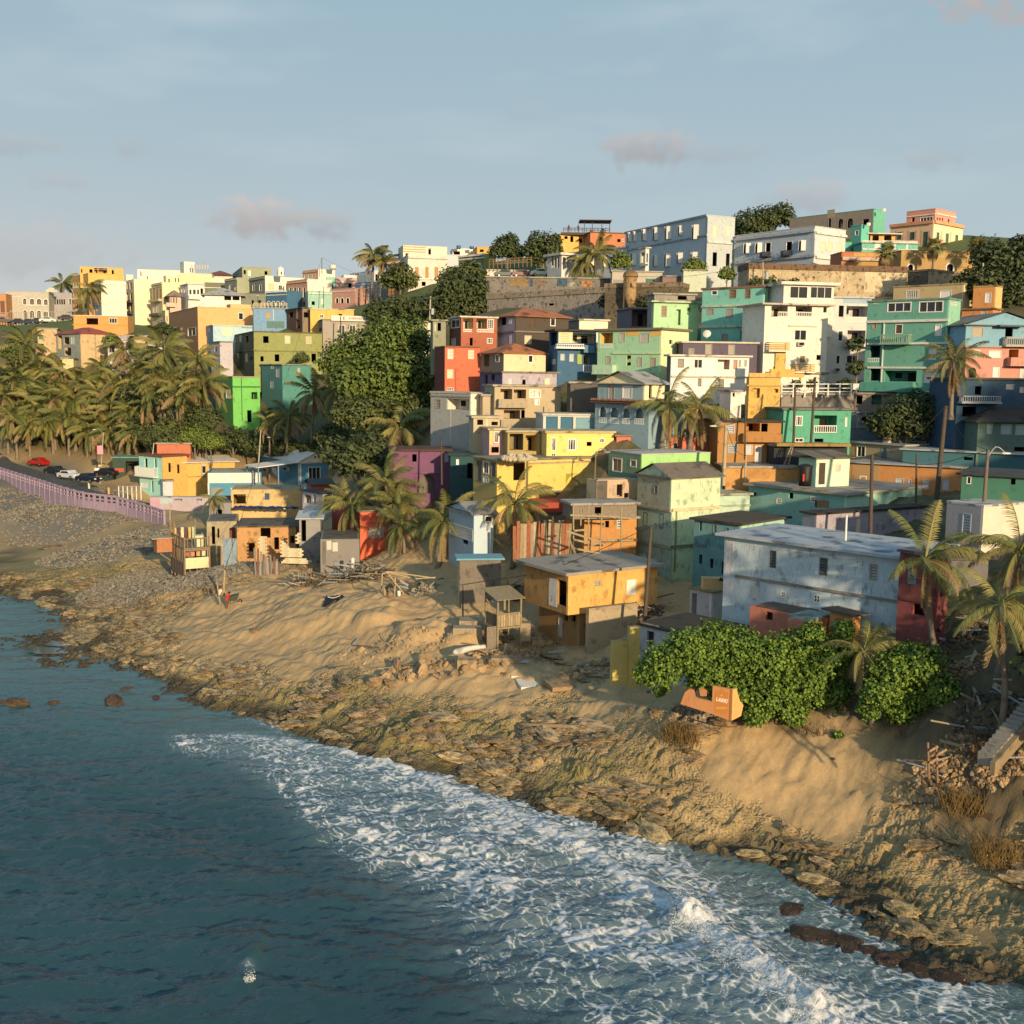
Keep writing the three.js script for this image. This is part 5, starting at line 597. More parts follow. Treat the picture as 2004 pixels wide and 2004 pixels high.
// ---------- sea ----------
{
  const px2 = (l) => l.map(([x, y]) => { const p = gnd(x, y, 0); return [p.x, p.z]; });
  const dist = (x, z, L) => { let m = 1e9, sd = 0; for (let i = 0; i + 1 < L.length; i++) { const [ax, az] = L[i], [bx2, bz] = L[i + 1], dx = bx2 - ax, dz = bz - az, t = Math.max(0, Math.min(1, ((x - ax) * dx + (z - az) * dz) / (dx * dx + dz * dz))), ex = x - ax - dx * t, ez = z - az - dz * t, d = ex * ex + ez * ez; if (d < m) { m = d; sd = Math.sign(dx * ez - dz * ex); } } return [Math.sqrt(m), sd]; };
  const CREST = px2([[430, 1440], [560, 1450], [700, 1478], [780, 1500], [880, 1545], [1000, 1590], [1130, 1650], [1200, 1700], [1280, 1752], [1350, 1795], [1440, 1860], [1530, 1930], [1620, 2000], [1700, 2080]]);
  const SHORE = px2([[0, 1290], [280, 1312], [420, 1384], [560, 1424], [700, 1470], [860, 1532], [1000, 1562], [1100, 1592], [1250, 1642], [1400, 1684], [1530, 1730], [1740, 1802], [1850, 1852], [1930, 1892], [2004, 1908], [2100, 1940]]);
  const CURL = px2([[510, 1830], [503, 1868], [485, 1900], [440, 1935], [380, 1985]]);
  const REEF = px2([[1530, 1800], [1640, 1865], [1760, 1910], [1900, 1930]]);
  const SPL = px2([[1352, 1795]])[0];
  const foam = (x, z) => {                                   // how much white water lies at a place
    const [dc, sc] = dist(x, z, CREST), [ds] = dist(x, z, SHORE), [dr] = dist(x, z, REEF);
    const sea = sc > 0, along = sm(-26, -6, x), far = sm(4, 22, x);
    const W = mix(mix(5, 16, along), 5.5, sm(-2, 13, x));
    let f = sea ? Math.max((0.86 - 0.26 * Math.min(1, dc / W)) * sm(W, W * 0.45, dc), 0.96 * Math.exp(-dc / 2)) * mix(0.75, 1, along) : Math.max(0.95 * Math.exp(-dc / 0.9), (0.62 * sm(13, 1.5, dc) + 0.12) * along);
    f = Math.max(f, 0.66 * Math.exp(-ds / 2) * sm(-30, -12, x), 0.7 * Math.exp(-Math.pow(dr / 4.2, 2)));
    f = Math.max(f, Math.exp(-Math.pow(Math.hypot(x - SPL[0], z - SPL[1]) / 1.3, 2)), 0.97 * Math.exp(-Math.pow(Math.hypot(x - CURL[2][0], z - CURL[2][1]) / 0.32, 2)));
    const streak = Math.exp(-Math.pow(dist(x, z, px2L)[0] / 1.3, 2)); f = Math.max(f, 0.5 * streak);
    return [f, dc, sea, along, far];
  };
  const px2L = px2([[1030, 1950], [1180, 1935], [1300, 1960], [1420, 2010]]);
  const wav = (x, z) => {
    const s = x * AX + z * AZ, c = x * AZ - z * AX;
    let h = 0.15 * Math.sin(c * 0.5 + 1.8 * n2(s * 0.05, c * 0.03)) + 0.15 * n2(x * 0.12 + 3, z * 0.26) + 0.095 * n2(x * 0.3, z * 0.75) + 0.06 * n2(x * 0.7 + z * 0.2, z * 1.7) + 0.045 * n2(x * 1.5 - z * 0.3, z * 3.2) + 0.02 * n2(x * 4, z * 7);
    return h;
  };
  const X0 = -64, X1 = 46, Z0 = -132, Z1 = -33, S = 2048, d = new Uint8Array(S * S * 4), rg = new Uint8Array(S * S * 4);
  const G = 256, F = [];                                     // coarse grid of the foam field
  for (let j = 0; j <= G; j++) for (let i = 0; i <= G; i++) { const x = X0 + (X1 - X0) * i / G, z = Z0 + (Z1 - Z0) * j / G; const q = foam(x, z); q.push(hBase(x, z)); F.push(q); }
  const samp = (x, z, k) => { const u = Math.max(0, Math.min(G - 0.001, (x - X0) / (X1 - X0) * G)), v = Math.max(0, Math.min(G - 0.001, (z - Z0) / (Z1 - Z0) * G)), i = u | 0, j = v | 0, a = u - i, b = v - j, q = (ii, jj) => +F[jj * (G + 1) + ii][k]; return mix(mix(q(i, j), q(i + 1, j), a), mix(q(i, j + 1), q(i + 1, j + 1), a), b); };
  for (let j = 0; j < S; j++) for (let i = 0; i < S; i++) {
    const x = X0 + (X1 - X0) * (i + 0.5) / S, z = Z0 + (Z1 - Z0) * (j + 0.5) / S, s = x * AX + z * AZ, c = x * AZ - z * AX;
    const f = samp(x, z, 0), bed = samp(x, z, 5);
    let k = 0;
    if (f > 0.03) {
      const w = n2(s * 0.2, c * 0.2) * 0.8, w3 = n2(s * 0.7, c * 0.7) * 0.35, p1 = Math.pow(1 - Math.abs(n2(s * 0.3 + w, c * 0.55 - w + w3)), 1.7), p2 = Math.pow(1 - Math.abs(n2(s * 0.72 - w + w3, c * 1.25 + 5)), 1.7), l3 = 1 - Math.abs(n2(s * 2.6, c * 3.6)), cl = n2(s * 0.09, c * 0.15 + 30) * 0.2 + n2(s * 0.4, c * 0.6) * 0.08;
      const lace = Math.max(p1, p2 * 0.97) * 0.82 + 0.18 * l3 + cl, Tt = 1.24 - 0.9 * f;
      k = sm(Tt, Tt + 0.2, lace) * Math.min(1, f * 2.2) * (0.72 + 0.28 * sm(-0.4, 0.3, n2(s * 3, c * 4)));
      const dc = samp(x, z, 1), al = samp(x, z, 3), fr = samp(x, z, 4), ns = n2(s * 0.8, c * 0.8) * 0.5 + n2(s * 2.2, c * 2.4) * 0.35;
      k = Math.max(k, f * f * 0.34 * (0.7 + 0.3 * ns), sm(mix(0.9, 2.1, fr), 0.25, dc + ns * mix(0.5, 1.1, fr)) * al * 0.95);
      k = Math.max(k, sm(0.88, 1, f) * 0.8 * sm(-0.6, 0.1, n2(s * 1.5, c * 2) + n2(s * 4, c * 5) * 0.5));
    }
    const sh = Math.max(sm(-3.4, -0.1, bed), 0.75 * sm(-14, -34, x) * sm(-62, -92, z) * (0.8 + 0.3 * n2(s * 0.08, c * 0.15))), n = 0.5 + 0.5 * n2(s * 0.035, c * 0.06), milky = Math.min(1, f * 0.75);
    let r = mix(0.013, 0.06, sh * 0.8) + 0.005 * n, g = mix(0.039, 0.115, sh) + 0.018 * n, b = mix(0.049, 0.122, sh) + 0.019 * n;
    r = mix(r, 0.075, milky * 0.55); g = mix(g, 0.155, milky * 0.55); b = mix(b, 0.195, milky * 0.55);
    const o = (j * S + i) * 4, tint = 0.62 + 0.12 * n2(s * 2, c * 3);
    d[o] = 255 * Math.pow(mix(r, tint, k), 1 / 2.2); d[o + 1] = 255 * Math.pow(mix(g, tint * 1.0, k), 1 / 2.2); d[o + 2] = 255 * Math.pow(mix(b, tint * 1.02, k), 1 / 2.2); d[o + 3] = 255;
    rg[o] = rg[o + 1] = rg[o + 2] = 255 * mix(0.16, 0.95, k); rg[o + 3] = 255;
  }
  const mk = (a, srgb) => { const t = new THREE.DataTexture(a, S, S); t.magFilter = THREE.LinearFilter; t.minFilter = THREE.LinearMipmapLinearFilter; t.generateMipmaps = true; if (srgb) t.colorSpace = THREE.SRGBColorSpace; t.needsUpdate = true; return t; };
  const st = 0.2, nx = Math.round((X1 - X0) / st), nz = Math.round((Z1 - Z0) / st), g = new THREE.PlaneGeometry(X1 - X0, Z1 - Z0, nx, nz).rotateX(-Math.PI / 2).translate((X0 + X1) / 2, 0, (Z0 + Z1) / 2), p = g.attributes.position, uv = g.attributes.uv;
  for (let i = 0; i < p.count; i++) {
    const x = p.getX(i), z = p.getZ(i), s = x * AX + z * AZ, c = x * AZ - z * AX, f = samp(x, z, 0), dc = samp(x, z, 1), along = samp(x, z, 3), far = samp(x, z, 4), sea = samp(x, z, 2), bed = samp(x, z, 5);
    let h = wav(x, z) * mix(0.45, 1, sm(0, -3, bed));
    const rise = sea > 0.5 ? Math.exp(-dc / 3.2) : Math.exp(-dc / 0.55);            // the breaking crest
    const brk = n2(s * 0.35, 3), lump = 0.5 + 0.5 * n2(s * 1.3, c * 1.3) + 0.35 * n2(s * 3, c * 3);
    h += rise * along * mix(0.4, 1.15, far) * (0.7 + 0.35 * brk) + Math.exp(-dc / 1.0) * along * lump * mix(0.1, 0.62, far);
    h += Math.exp(-dc / 1.3) * along * far * 0.3 * (n2(s * 1.7, c * 1.7) + 0.6 * n2(s * 3.4, c * 3.4)); h += f * 0.06 * n2(s * 2.2, c * 3) + f * 0.05 * n2(s * 5, c * 6);
    const [du, sg] = dist(x, z, CURL); if (du < 6) h += 0.55 * Math.exp(-du / (sg > 0 ? 1.7 : 0.5)) * Math.exp(-Math.pow(Math.hypot(x - CURL[1][0], z - CURL[1][1]) / 3.2, 2));
    h += 0.7 * Math.exp(-Math.pow(Math.hypot(x - SPL[0], z - SPL[1]) / 0.9, 2)) * (0.7 + 0.5 * n2(x * 2.2, z * 2.2));
    p.setY(i, h); uv.setXY(i, (x - X0) / (X1 - X0), (z - Z0) / (Z1 - Z0));
  }
  g.computeVertexNormals();
  const m = new THREE.MeshStandardMaterial({ map: mk(d, true), roughnessMap: mk(rg), roughness: 1, metalness: 0, bumpMap: Object.assign(T.ripple.clone(), { repeat: new THREE.Vector2(26, 26) }), bumpScale: 0.035 });
  const sea = part('sea', g, m, scene); sea.userData.kind = 'structure'; sea.userData.label = 'dark teal sea with white surf along the rocks';
  // open water round the surf, down to the horizon
  const far = [];
  for (const [a, b, c2, e] of [[-2500, -64, -900, 1500], [46, 2500, -33, 1500], [-64, 46, -33, 1500], [-64, 46, -900, -132]]) far.push(new THREE.PlaneGeometry(b - a, e - c2, 40, 40).rotateX(-Math.PI / 2).translate((a + b) / 2, -0.05, (c2 + e) / 2));
  part('open_water', far, new THREE.MeshStandardMaterial({ color: new THREE.Color().setRGB(0.022, 0.075, 0.1), roughness: 0.25, bumpMap: T.rough, bumpScale: 0.4 }), scene).userData.kind = 'structure';
  // thrown spray and the lips of the breakers: clots of foam standing on the crest
  const blobs = [], ico = new THREE.IcosahedronGeometry(1, 0), col = flat('#e6e6e2', 0.95), mtx = [];
  const spray = (x, y, z, n, rx, ry) => { for (let i = 0; i < n * 5; i++) { const q1 = rnd() * 6.283, q2 = Math.sqrt(rnd()), u = Math.cos(q1) * q2, v = rr(0, 1), w = Math.sin(q1) * q2, r = rr(0.006, 0.022) * (1 - v * 0.3); mtx.push(new THREE.Matrix4().compose(V(x + u * rx, y + v * v * v * ry, z + w * rx), new THREE.Quaternion().setFromEuler(new THREE.Euler(rnd() * 6, rnd() * 6, 0)), V(r, r * rr(0.5, 1), r))); } };
  for (const [x, y, n, rx, ry] of [[1352, 1795, 260, 1.0, 1.9], [1395, 1820, 140, 0.7, 0.4], [1440, 1868, 300, 1.0, 0.8], [1480, 1890, 260, 0.9, 0.8], [1530, 1925, 380, 1.1, 0.9], [1580, 1960, 340, 1.0, 0.9], [1630, 1995, 300, 1.0, 0.8], [488, 1902, 40, 0.25, 0.4], [1120, 1650, 80, 0.8, 0.25]]) { const q = gnd(x, y, 0.7); spray(q.x, 0.35, q.z, n, rx, ry); }
  const im = new THREE.InstancedMesh(ico, col, mtx.length); mtx.forEach((a, i) => im.setMatrixAt(i, a)); im.name = 'sea_spray'; im.castShadow = im.receiveShadow = true; tag(im, 'white spray thrown up along the breaking wave', 'spray', null, 'stuff'); scene.add(im);
}
// ---------- plants ----------
function taper(pts, r0, r1, seg = 10, sides = 6, knob = 0) {
  const c = new THREE.CatmullRomCurve3(pts), g = new THREE.TubeGeometry(c, seg, 1, sides, false), p = g.attributes.position;
  for (let i = 0; i <= seg; i++) { const q0 = c.getPointAt(i / seg), r = mix(r0, r1, Math.pow(i / seg, 0.7)) * (1 + knob * (i === 0 ? 1 : 0)); for (let j = 0; j <= sides; j++) { const k = i * (sides + 1) + j; p.setXYZ(k, q0.x + (p.getX(k) - q0.x) * r, q0.y + (p.getY(k) - q0.y) * r, q0.z + (p.getZ(k) - q0.z) * r); } }
  return g;
}
const leafM = (r, g, b) => { const m = new THREE.MeshPhysicalMaterial({ color: new THREE.Color().setRGB(r, g, b), roughness: 0.75, side: THREE.DoubleSide }); return m; };
const FROND_G = [leafM(0.16, 0.16, 0.04), leafM(0.21, 0.185, 0.055), leafM(0.105, 0.125, 0.034)], FROND_DRY = [leafM(0.26, 0.18, 0.085), leafM(0.2, 0.135, 0.065)], TRUNK = mat('#7d6e5c', 2);
// a frond grows along +x from the origin; droop bends it down, hang lets the leaflets fall
function frondGeo(L, up, droop, hang, pairs, wid, side = 0) {
  const P = [], tri = (a, b, c) => P.push(a.x, a.y, a.z, b.x, b.y, b.z, c.x, c.y, c.z), pt = (t) => V(L * (t - 0.12 * droop * t * t * t), L * (up * t - droop * t * t * 0.62), side * t * t * L * 0.18);
  for (let i = 0; i < 10; i++) { const a = pt(i / 10), b = pt((i + 1) / 10), r = 0.05 * (1 - i / 10) + 0.012, r2 = 0.05 * (1 - (i + 1) / 10) + 0.01; const u = V(0, 0, 1); for (const s of [-1, 1]) { const a1 = a.clone().addScaledVector(u, s * r), b1 = b.clone().addScaledVector(u, s * r2), a2 = a.clone().add(V(0, -r, 0)), b2 = b.clone().add(V(0, -r2, 0)); tri(a1, b1, a2); tri(b1, b2, a2); } tri(a.clone().add(V(0, 0, -r)), b.clone().add(V(0, 0, -r2)), a.clone().add(V(0, 0, r))); tri(b.clone().add(V(0, 0, -r2)), b.clone().add(V(0, 0, r2)), a.clone().add(V(0, 0, r))); }
  for (let i = 0; i < pairs; i++) for (const s of [-1, 1]) {
    const t = 0.14 + 0.85 * (i + rnd() * 0.6) / pairs, a = pt(t), b = pt(Math.min(1, t + 0.012)), dir = b.clone().sub(a).normalize(), l = L * 0.21 * Math.pow(Math.sin(Math.PI * Math.min(1, t * 0.86 + 0.12)), 0.6) * rr(0.8, 1.1);
    const out = V(0, 0, s).multiplyScalar(0.85 - hang * 0.4).addScaledVector(dir, 0.55).add(V(0, -hang * rr(0.6, 1.2), 0)).normalize(), m1 = a.clone().addScaledVector(out, l * 0.55), tip = a.clone().addScaledVector(out, l).add(V(0, -l * 0.22 * (0.4 + hang), 0)), w = dir.clone().multiplyScalar(wid);
    tri(a.clone().sub(w), m1.clone().add(w), a.clone().add(w)); tri(a.clone().sub(w), m1.clone().sub(w), m1.clone().add(w)); tri(m1.clone().sub(w), tip, m1.clone().add(w));
  }
  const g = new THREE.BufferGeometry(); g.setAttribute('position', new THREE.Float32BufferAttribute(P, 3)); g.setAttribute('uv', new THREE.Float32BufferAttribute(new Float32Array(P.length / 3 * 2), 2)); g.computeVertexNormals(); return g;
}
const FR_FAR = [[0.55, 1.0, 0.5], [0.75, 1.0, 0.45], [0.4, 1.15, 0.7], [0.9, 0.95, 0.4], [0.2, 1.05, 0.8]].map(([u, d, h], i) => frondGeo(4.3, u, d * 1.1, h + 0.1, 34, 0.05, i % 2 ? 0.6 : -0.5));
const FR_NEAR = [[0.55, 1.0, 0.5], [0.8, 1.0, 0.4], [0.35, 1.15, 0.7], [1.0, 0.9, 0.35], [0.2, 1.05, 0.8]].map(([u, d, h], i) => frondGeo(3.6, u, d * 1.1, h + 0.1, 46, 0.023, i % 2 ? 0.9 : -0.8));
const FR_DEAD = [frondGeo(3.2, -0.3, 0.5, 0.9, 24, 0.05), frondGeo(2.8, -0.2, 0.7, 1, 24, 0.05)];
function palm(label, px, py, D, o = {}) {                    // px, py: heart of the crown in the photograph
  const c = at(px, py, D), lean = o.lean || [rr(-1, 1), rr(-0.6, 0.6)], bxp = c.x - lean[0], bz = c.z - lean[1], gy = o.foot ? at(...o.foot, D).y : hAt(bxp, bz) - 0.3, b = V(bxp, Math.min(gy, c.y - 1.2), bz), s = o.s || 1, near = D < 130, G = near ? FR_NEAR : FR_FAR;
  const root = thing('palm_tree', label, 'palm tree', b, 0, o.grp), H = c.y - b.y, top = V(lean[0], H, lean[1]);
  part('trunk', metres(taper([V(0, 0, 0), V(lean[0] * 0.15 - (o.bow || 0), H * 0.35, lean[1] * 0.2), V(lean[0] * 0.62 - (o.bow || 0) * 0.6, H * 0.72, lean[1] * 0.6), top], 0.26 * s, 0.13 * s, 9, 6, 0.4)), TRUNK, root);
  const n = o.n || (near ? 27 : 26), w = o.wind ?? 0.25, f0 = rnd() * 6;
  for (let i = 0; i < n; i++) {
    let az = f0 + i * 2.399 + rr(-0.2, 0.2); az = Math.atan2(Math.sin(az) * 0.95, Math.cos(az) + w);           // wind draws the fronds to the right
    const el = mix(1.05, -0.55, Math.pow((i + 0.5) / n, 0.9)) + rr(-0.12, 0.12), old = i > n * 0.8 && rnd() < (o.dry ?? 0.5), g = G[(i * 7 + (rnd() * 3 | 0)) % 5];
    const m = part(old ? 'dry_frond' : 'frond', g, old ? FROND_DRY[i % 2] : FROND_G[(rnd() * 3) | 0], root), k = s * rr(0.82, 1.12);
    m.position.copy(top); m.scale.setScalar(k); m.rotation.set(rr(-0.5, 0.5), az, el - 0.25, 'YZX');
  }
  for (let i = 0; i < (o.dead ?? 5); i++) { const m = part('dead_frond', FR_DEAD[i % 2], FROND_DRY[i % 2], root); m.position.copy(top).add(V(0, -0.25, 0)); m.scale.setScalar(s * rr(0.7, 1)); m.rotation.set(0, rnd() * 6.28, rr(-1.25, -0.9), 'YZX'); }
  return root;
}
// grove at the left: [x, y, depth, label]
const q2 = (f, l) => l.map(([x, y, ...r]) => [...q(f, x, y), ...r]);
const grove = [[230, 340, 238, 'palm standing tallest at the left edge of the grove'], [60, 620, 241, 'palm at the left picture edge, halfway down the grove'], [105, 985, 222, 'bushy palm above the end of the lilac sea wall'], [480, 830, 224, 'palm with pale drooping fronds right of the bushy left palm'], [720, 690, 229, 'palm in front of the pale yellow ruin'], [940, 610, 231, 'upright palm before the white shack'], [1320, 515, 220, 'broad palm with hanging tan fronds above the grove'], [1480, 400, 226, 'dark palm below the windows of the peach building'], [1775, 480, 207, 'palm beside the pale violet house'], [1640, 790, 208, 'palm with a slim pale trunk near the green house'], [1335, 870, 206, 'palm with a straight trunk and a skirt of dead fronds'], [350, 560, 240, 'palm behind the tall palm at the left'], [1000, 900, 216, 'ragged palm in the middle of the grove'], [610, 1000, 218, 'low ragged palm over the parked cars'], [30, 800, 230, 'palm at the left picture edge, low in the grove'], [1130, 385, 236, 'small grey palm in front of the white shack'], [870, 770, 224, 'dense palm at the centre of the grove'], [1500, 650, 216, 'palm between the two palms nearest the green house'], [250, 1080, 222, 'short palm behind the red car'], [800, 1120, 214, 'short palm behind the pink street banner'], [1180, 960, 212, 'olive palm left of the straight trunked palm'], [560, 600, 234, 'palm under the derelict red roofed house'], [1840, 700, 202, 'palm hard against the bright green house'], [440, 1020, 222, 'leaning palm with brown fronds above the dark cars'], [170, 680, 234, 'brown centred palm below the tallest left palm'], [1090, 700, 222, 'palm with arching fronds left of the broad tan palm'], [660, 830, 222, 'olive palm above the leaning palm'], [1420, 760, 212, 'palm squeezed behind the straight trunked palm'], [1000, 1120, 212, 'dry palm right of the pink street banner'], [1230, 1130, 208, 'dry low palm left of the terracotta wall'], [350, 880, 228, 'dark palm deep between the left palms'], [1260, 690, 218, 'shaded palm under the broad tan palm']];
q2('p', grove).forEach(([x, y, D0, l], i) => { const D = x > 300 ? 192 + (D0 - 200) * 0.25 : x > 230 ? 199 + (D0 - 200) * 0.4 : 206 + (D0 - 205) * 0.5; palm('coconut ' + l, x, y, D, { grp: 'coconut palms of the grove behind the sea road', s: 1.32 + 0.14 * Math.sin(i * 3), dry: 0.6, dead: i % 3 ? 5 : 9 }); });
for (const [x, y, D, l, o] of [[615, 770, 186, 'broad windblown coconut palm before the teal house', { s: 1.25, dead: 8 }], [660, 763, 180, 'coconut palm with a hanging brown sheath at the edge of the bright tree', { s: 1.2, dead: 7 }], [566, 816, 188, 'brown skirted coconut palm behind the blue beach house', { s: 1.1, dead: 10, dry: 0.9 }], [528, 830, 190, 'small dry coconut palm left of the brown skirted one', { s: 0.9, dead: 6 }], [782, 841, 141, 'large windswept coconut palm before the purple house', { s: 1.35, dead: 8, wind: 0.5 }], [755, 949, 119, 'ragged coconut palm standing over the orange house', { s: 1.35, dead: 5, wind: 0.35 }], [690, 990, 121, 'arching coconut palm left of the orange house', { s: 1.2, dead: 5, wind: -0.3 }], [775, 985, 117, 'slim coconut palm crossing the orange wall', { s: 1.05, dead: 4 }], [786, 1030, 112, 'short coconut palm right of the orange house', { s: 0.9, dead: 7 }], [868, 1020, 107, 'coconut palm with dry leaves before the pale blue house', { s: 1.15, dead: 9, wind: 0.35 }], [1008, 985, 100, 'green coconut palm left of the timber scaffold', { s: 1.15, dead: 9, wind: 0.4 }], [418, 975, 147, 'little coconut palm by the grey cabin doorway', { s: 0.55, dead: 3, n: 14 }], [1309, 797, 111, 'left one of the two tall coconut palms over the green box house', { s: 1.15, dead: 12, n: 20, lean: [0.6, 0], foot: [1298, 882] }], [1371, 797, 111.5, 'right one of the two tall coconut palms over the green box house', { s: 1.15, dead: 9, n: 20, lean: [1, 0], foot: [1352, 882] }], [1867, 705, 104, 'dark coconut palm between the big green and the sky blue house', { s: 0.95, dead: 22, n: 20, lean: [0, 0], foot: [1870, 822] }], [1812, 1095, 61.5, 'coconut palm with a curved leaning trunk before the red house', { s: 0.95, dead: 4, n: 20, wind: 0.5, lean: [-1.9, 0.4], bow: 0.7 }], [1958, 1184, 57, 'coconut palm with a bent pale trunk above the stairs', { s: 0.9, dead: 6, n: 20, wind: 0.3, lean: [-0.5, 0.2], bow: -0.2 }], [1996, 1080, 60, 'coconut palm cut by the right picture edge', { s: 0.95, dead: 3, wind: 0.2 }], [1690, 1275, 63, 'low coconut palm between the two sea grape bushes', { s: 0.75, dead: 4, n: 16, wind: 0.5 }],
  [121, 556, 320, 'lone coconut palm against the sky above the grey wing', { s: 1.3, dead: 0, wind: 0.6 }], [174, 566, 291, 'coconut palm in front of the yellow apartment building', { s: 1.35, dead: 0, wind: 0.5 }], [731, 499, 262, 'taller of the paired coconut palms on the hilltop', { s: 1.3, dead: 3 }], [751, 512, 262, 'shorter of the paired coconut palms on the hilltop', { s: 1.25, dead: 3 }], [1165, 496, 206, 'coconut palm in front of the low mansion wing', { s: 1.15, dead: 5 }], [1138, 512, 207, 'small coconut palm left of the palm by the mansion wing', { s: 0.85, dead: 3 }]]) palm(l, x, y, D, o);
// fan palms before the ochre hall
const fanG = [0, 1].map((k) => { const P = []; for (let i = 0; i < 17; i++) { const a = (i - 8) * 0.16, l = 1.15 * (1 - 0.02 * (i - 8) * (i - 8) * 0.5), w = 0.05, dr = -0.35 - 0.2 * k; P.push(0.5, 0, 0, 0.5 + l * Math.cos(a) * 0.6, 0.02, l * Math.sin(a) * 0.6 - w, 0.5 + l * Math.cos(a) * 0.6, 0.02, l * Math.sin(a) * 0.6 + w, 0.5 + l * Math.cos(a) * 0.6, 0.02, l * Math.sin(a) * 0.6 - w, 0.5 + l * Math.cos(a), dr, l * Math.sin(a), 0.5 + l * Math.cos(a) * 0.6, 0.02, l * Math.sin(a) * 0.6 + w); } P.push(0, 0, -0.03, 0.55, 0, 0, 0, 0, 0.03); const g = new THREE.BufferGeometry(); g.setAttribute('position', new THREE.Float32BufferAttribute(P, 3)); g.setAttribute('uv', new THREE.Float32BufferAttribute(new Float32Array(P.length / 3 * 2), 2)); g.computeVertexNormals(); return g; });
for (const [x, y, h, l] of [[632, 555, 6, 'left fan palm before the orange wall'], [1078, 500, 6, 'middle fan palm before the ochre hall'], [1492, 490, 6, 'right fan palm against the sky beside the big tree']]) {
  const c = atq('E', x, y, 173), root = thing('fan_palm', l, 'fan palm', V(c.x, c.y - h, c.z), 0, 'fan palms before the ochre hall');
  part('trunk', metres(taper([V(0, 0, 0), V(0.05, h * 0.5, 0), V(0, h, 0)], 0.2, 0.16, 5, 6)), TRUNK, root);
  for (let i = 0; i < 34; i++) { const m = part(i < 24 ? 'fan_leaf' : 'dead_leaf', fanG[i % 2], i < 24 ? FROND_G[i % 3] : FROND_DRY[i % 2], root); m.position.set(0, h, 0); m.scale.setScalar(rr(1.1, 1.5)); m.rotation.set(rr(-0.3, 0.3), i * 2.4, i < 24 ? mix(1.3, -0.5, i / 24) : rr(-1.4, -0.8), 'YZX'); }
}
// broadleaf trees and bushes: leaves scattered through clumps
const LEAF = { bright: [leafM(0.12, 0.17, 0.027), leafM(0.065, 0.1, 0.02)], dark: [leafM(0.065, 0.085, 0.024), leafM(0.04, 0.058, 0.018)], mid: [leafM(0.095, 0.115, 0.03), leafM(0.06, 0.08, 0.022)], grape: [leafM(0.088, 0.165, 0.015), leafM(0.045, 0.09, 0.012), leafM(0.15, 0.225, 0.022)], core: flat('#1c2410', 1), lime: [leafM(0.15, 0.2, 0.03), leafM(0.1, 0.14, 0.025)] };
function foliage(clumps, n, size, round, flatB = 0.75) {     // clumps: [x, y, z, r] -> leaf faces
  const P = [], N = [], tot = clumps.reduce((s, c) => s + c[3] * c[3], 0);
  for (const [cx, cy, cz, R] of clumps) for (let i = Math.round(n * R * R / tot); i > 0; i--) {
    const u = rr(-1, 1), a = rnd() * 6.283, w = Math.sqrt(1 - u * u), d = V(w * Math.cos(a), u, w * Math.sin(a)), bump = 1 + 0.34 * n3(d.x * 2.2 + cx, d.y * 2.2 + cy, d.z * 2.2 + cz) + 0.2 * n3(d.x * 5 + cx, d.y * 5, d.z * 5 + cz), r = R * bump * (1 - 0.42 * rnd() * rnd());
    const p = V(cx + d.x * r, cy + d.y * r * (d.y < 0 ? flatB : 0.92), cz + d.z * r), nn = d.clone().multiplyScalar(0.7).add(V(rr(-0.8, 0.8), rr(0, 0.9), rr(-0.8, 0.8))).normalize(), t1 = V(rr(-1, 1), rr(-1, 1), rr(-1, 1)).cross(nn).normalize(), t2 = nn.clone().cross(t1), s = size * rr(0.65, 1.25), k = round ? 5 : 4, ring = [];
    for (let j = 0; j < k; j++) { const b = j / k * 6.283; ring.push(p.clone().addScaledVector(t1, Math.cos(b) * s * (round ? 0.5 : 0.62)).addScaledVector(t2, Math.sin(b) * s * (round ? 0.5 : 0.34)).addScaledVector(nn, round ? 0 : (j % 2 ? 0.12 * s : 0))); }
    for (let j = 1; j + 1 < k; j++) for (const v of [ring[0], ring[j], ring[j + 1]]) { P.push(v.x, v.y, v.z); N.push(nn.x, nn.y, nn.z); }
  }
  const g = new THREE.BufferGeometry(); g.setAttribute('position', new THREE.Float32BufferAttribute(P, 3)); g.setAttribute('normal', new THREE.Float32BufferAttribute(N, 3)); g.setAttribute('uv', new THREE.Float32BufferAttribute(new Float32Array(P.length / 3 * 2), 2)); return g;
}
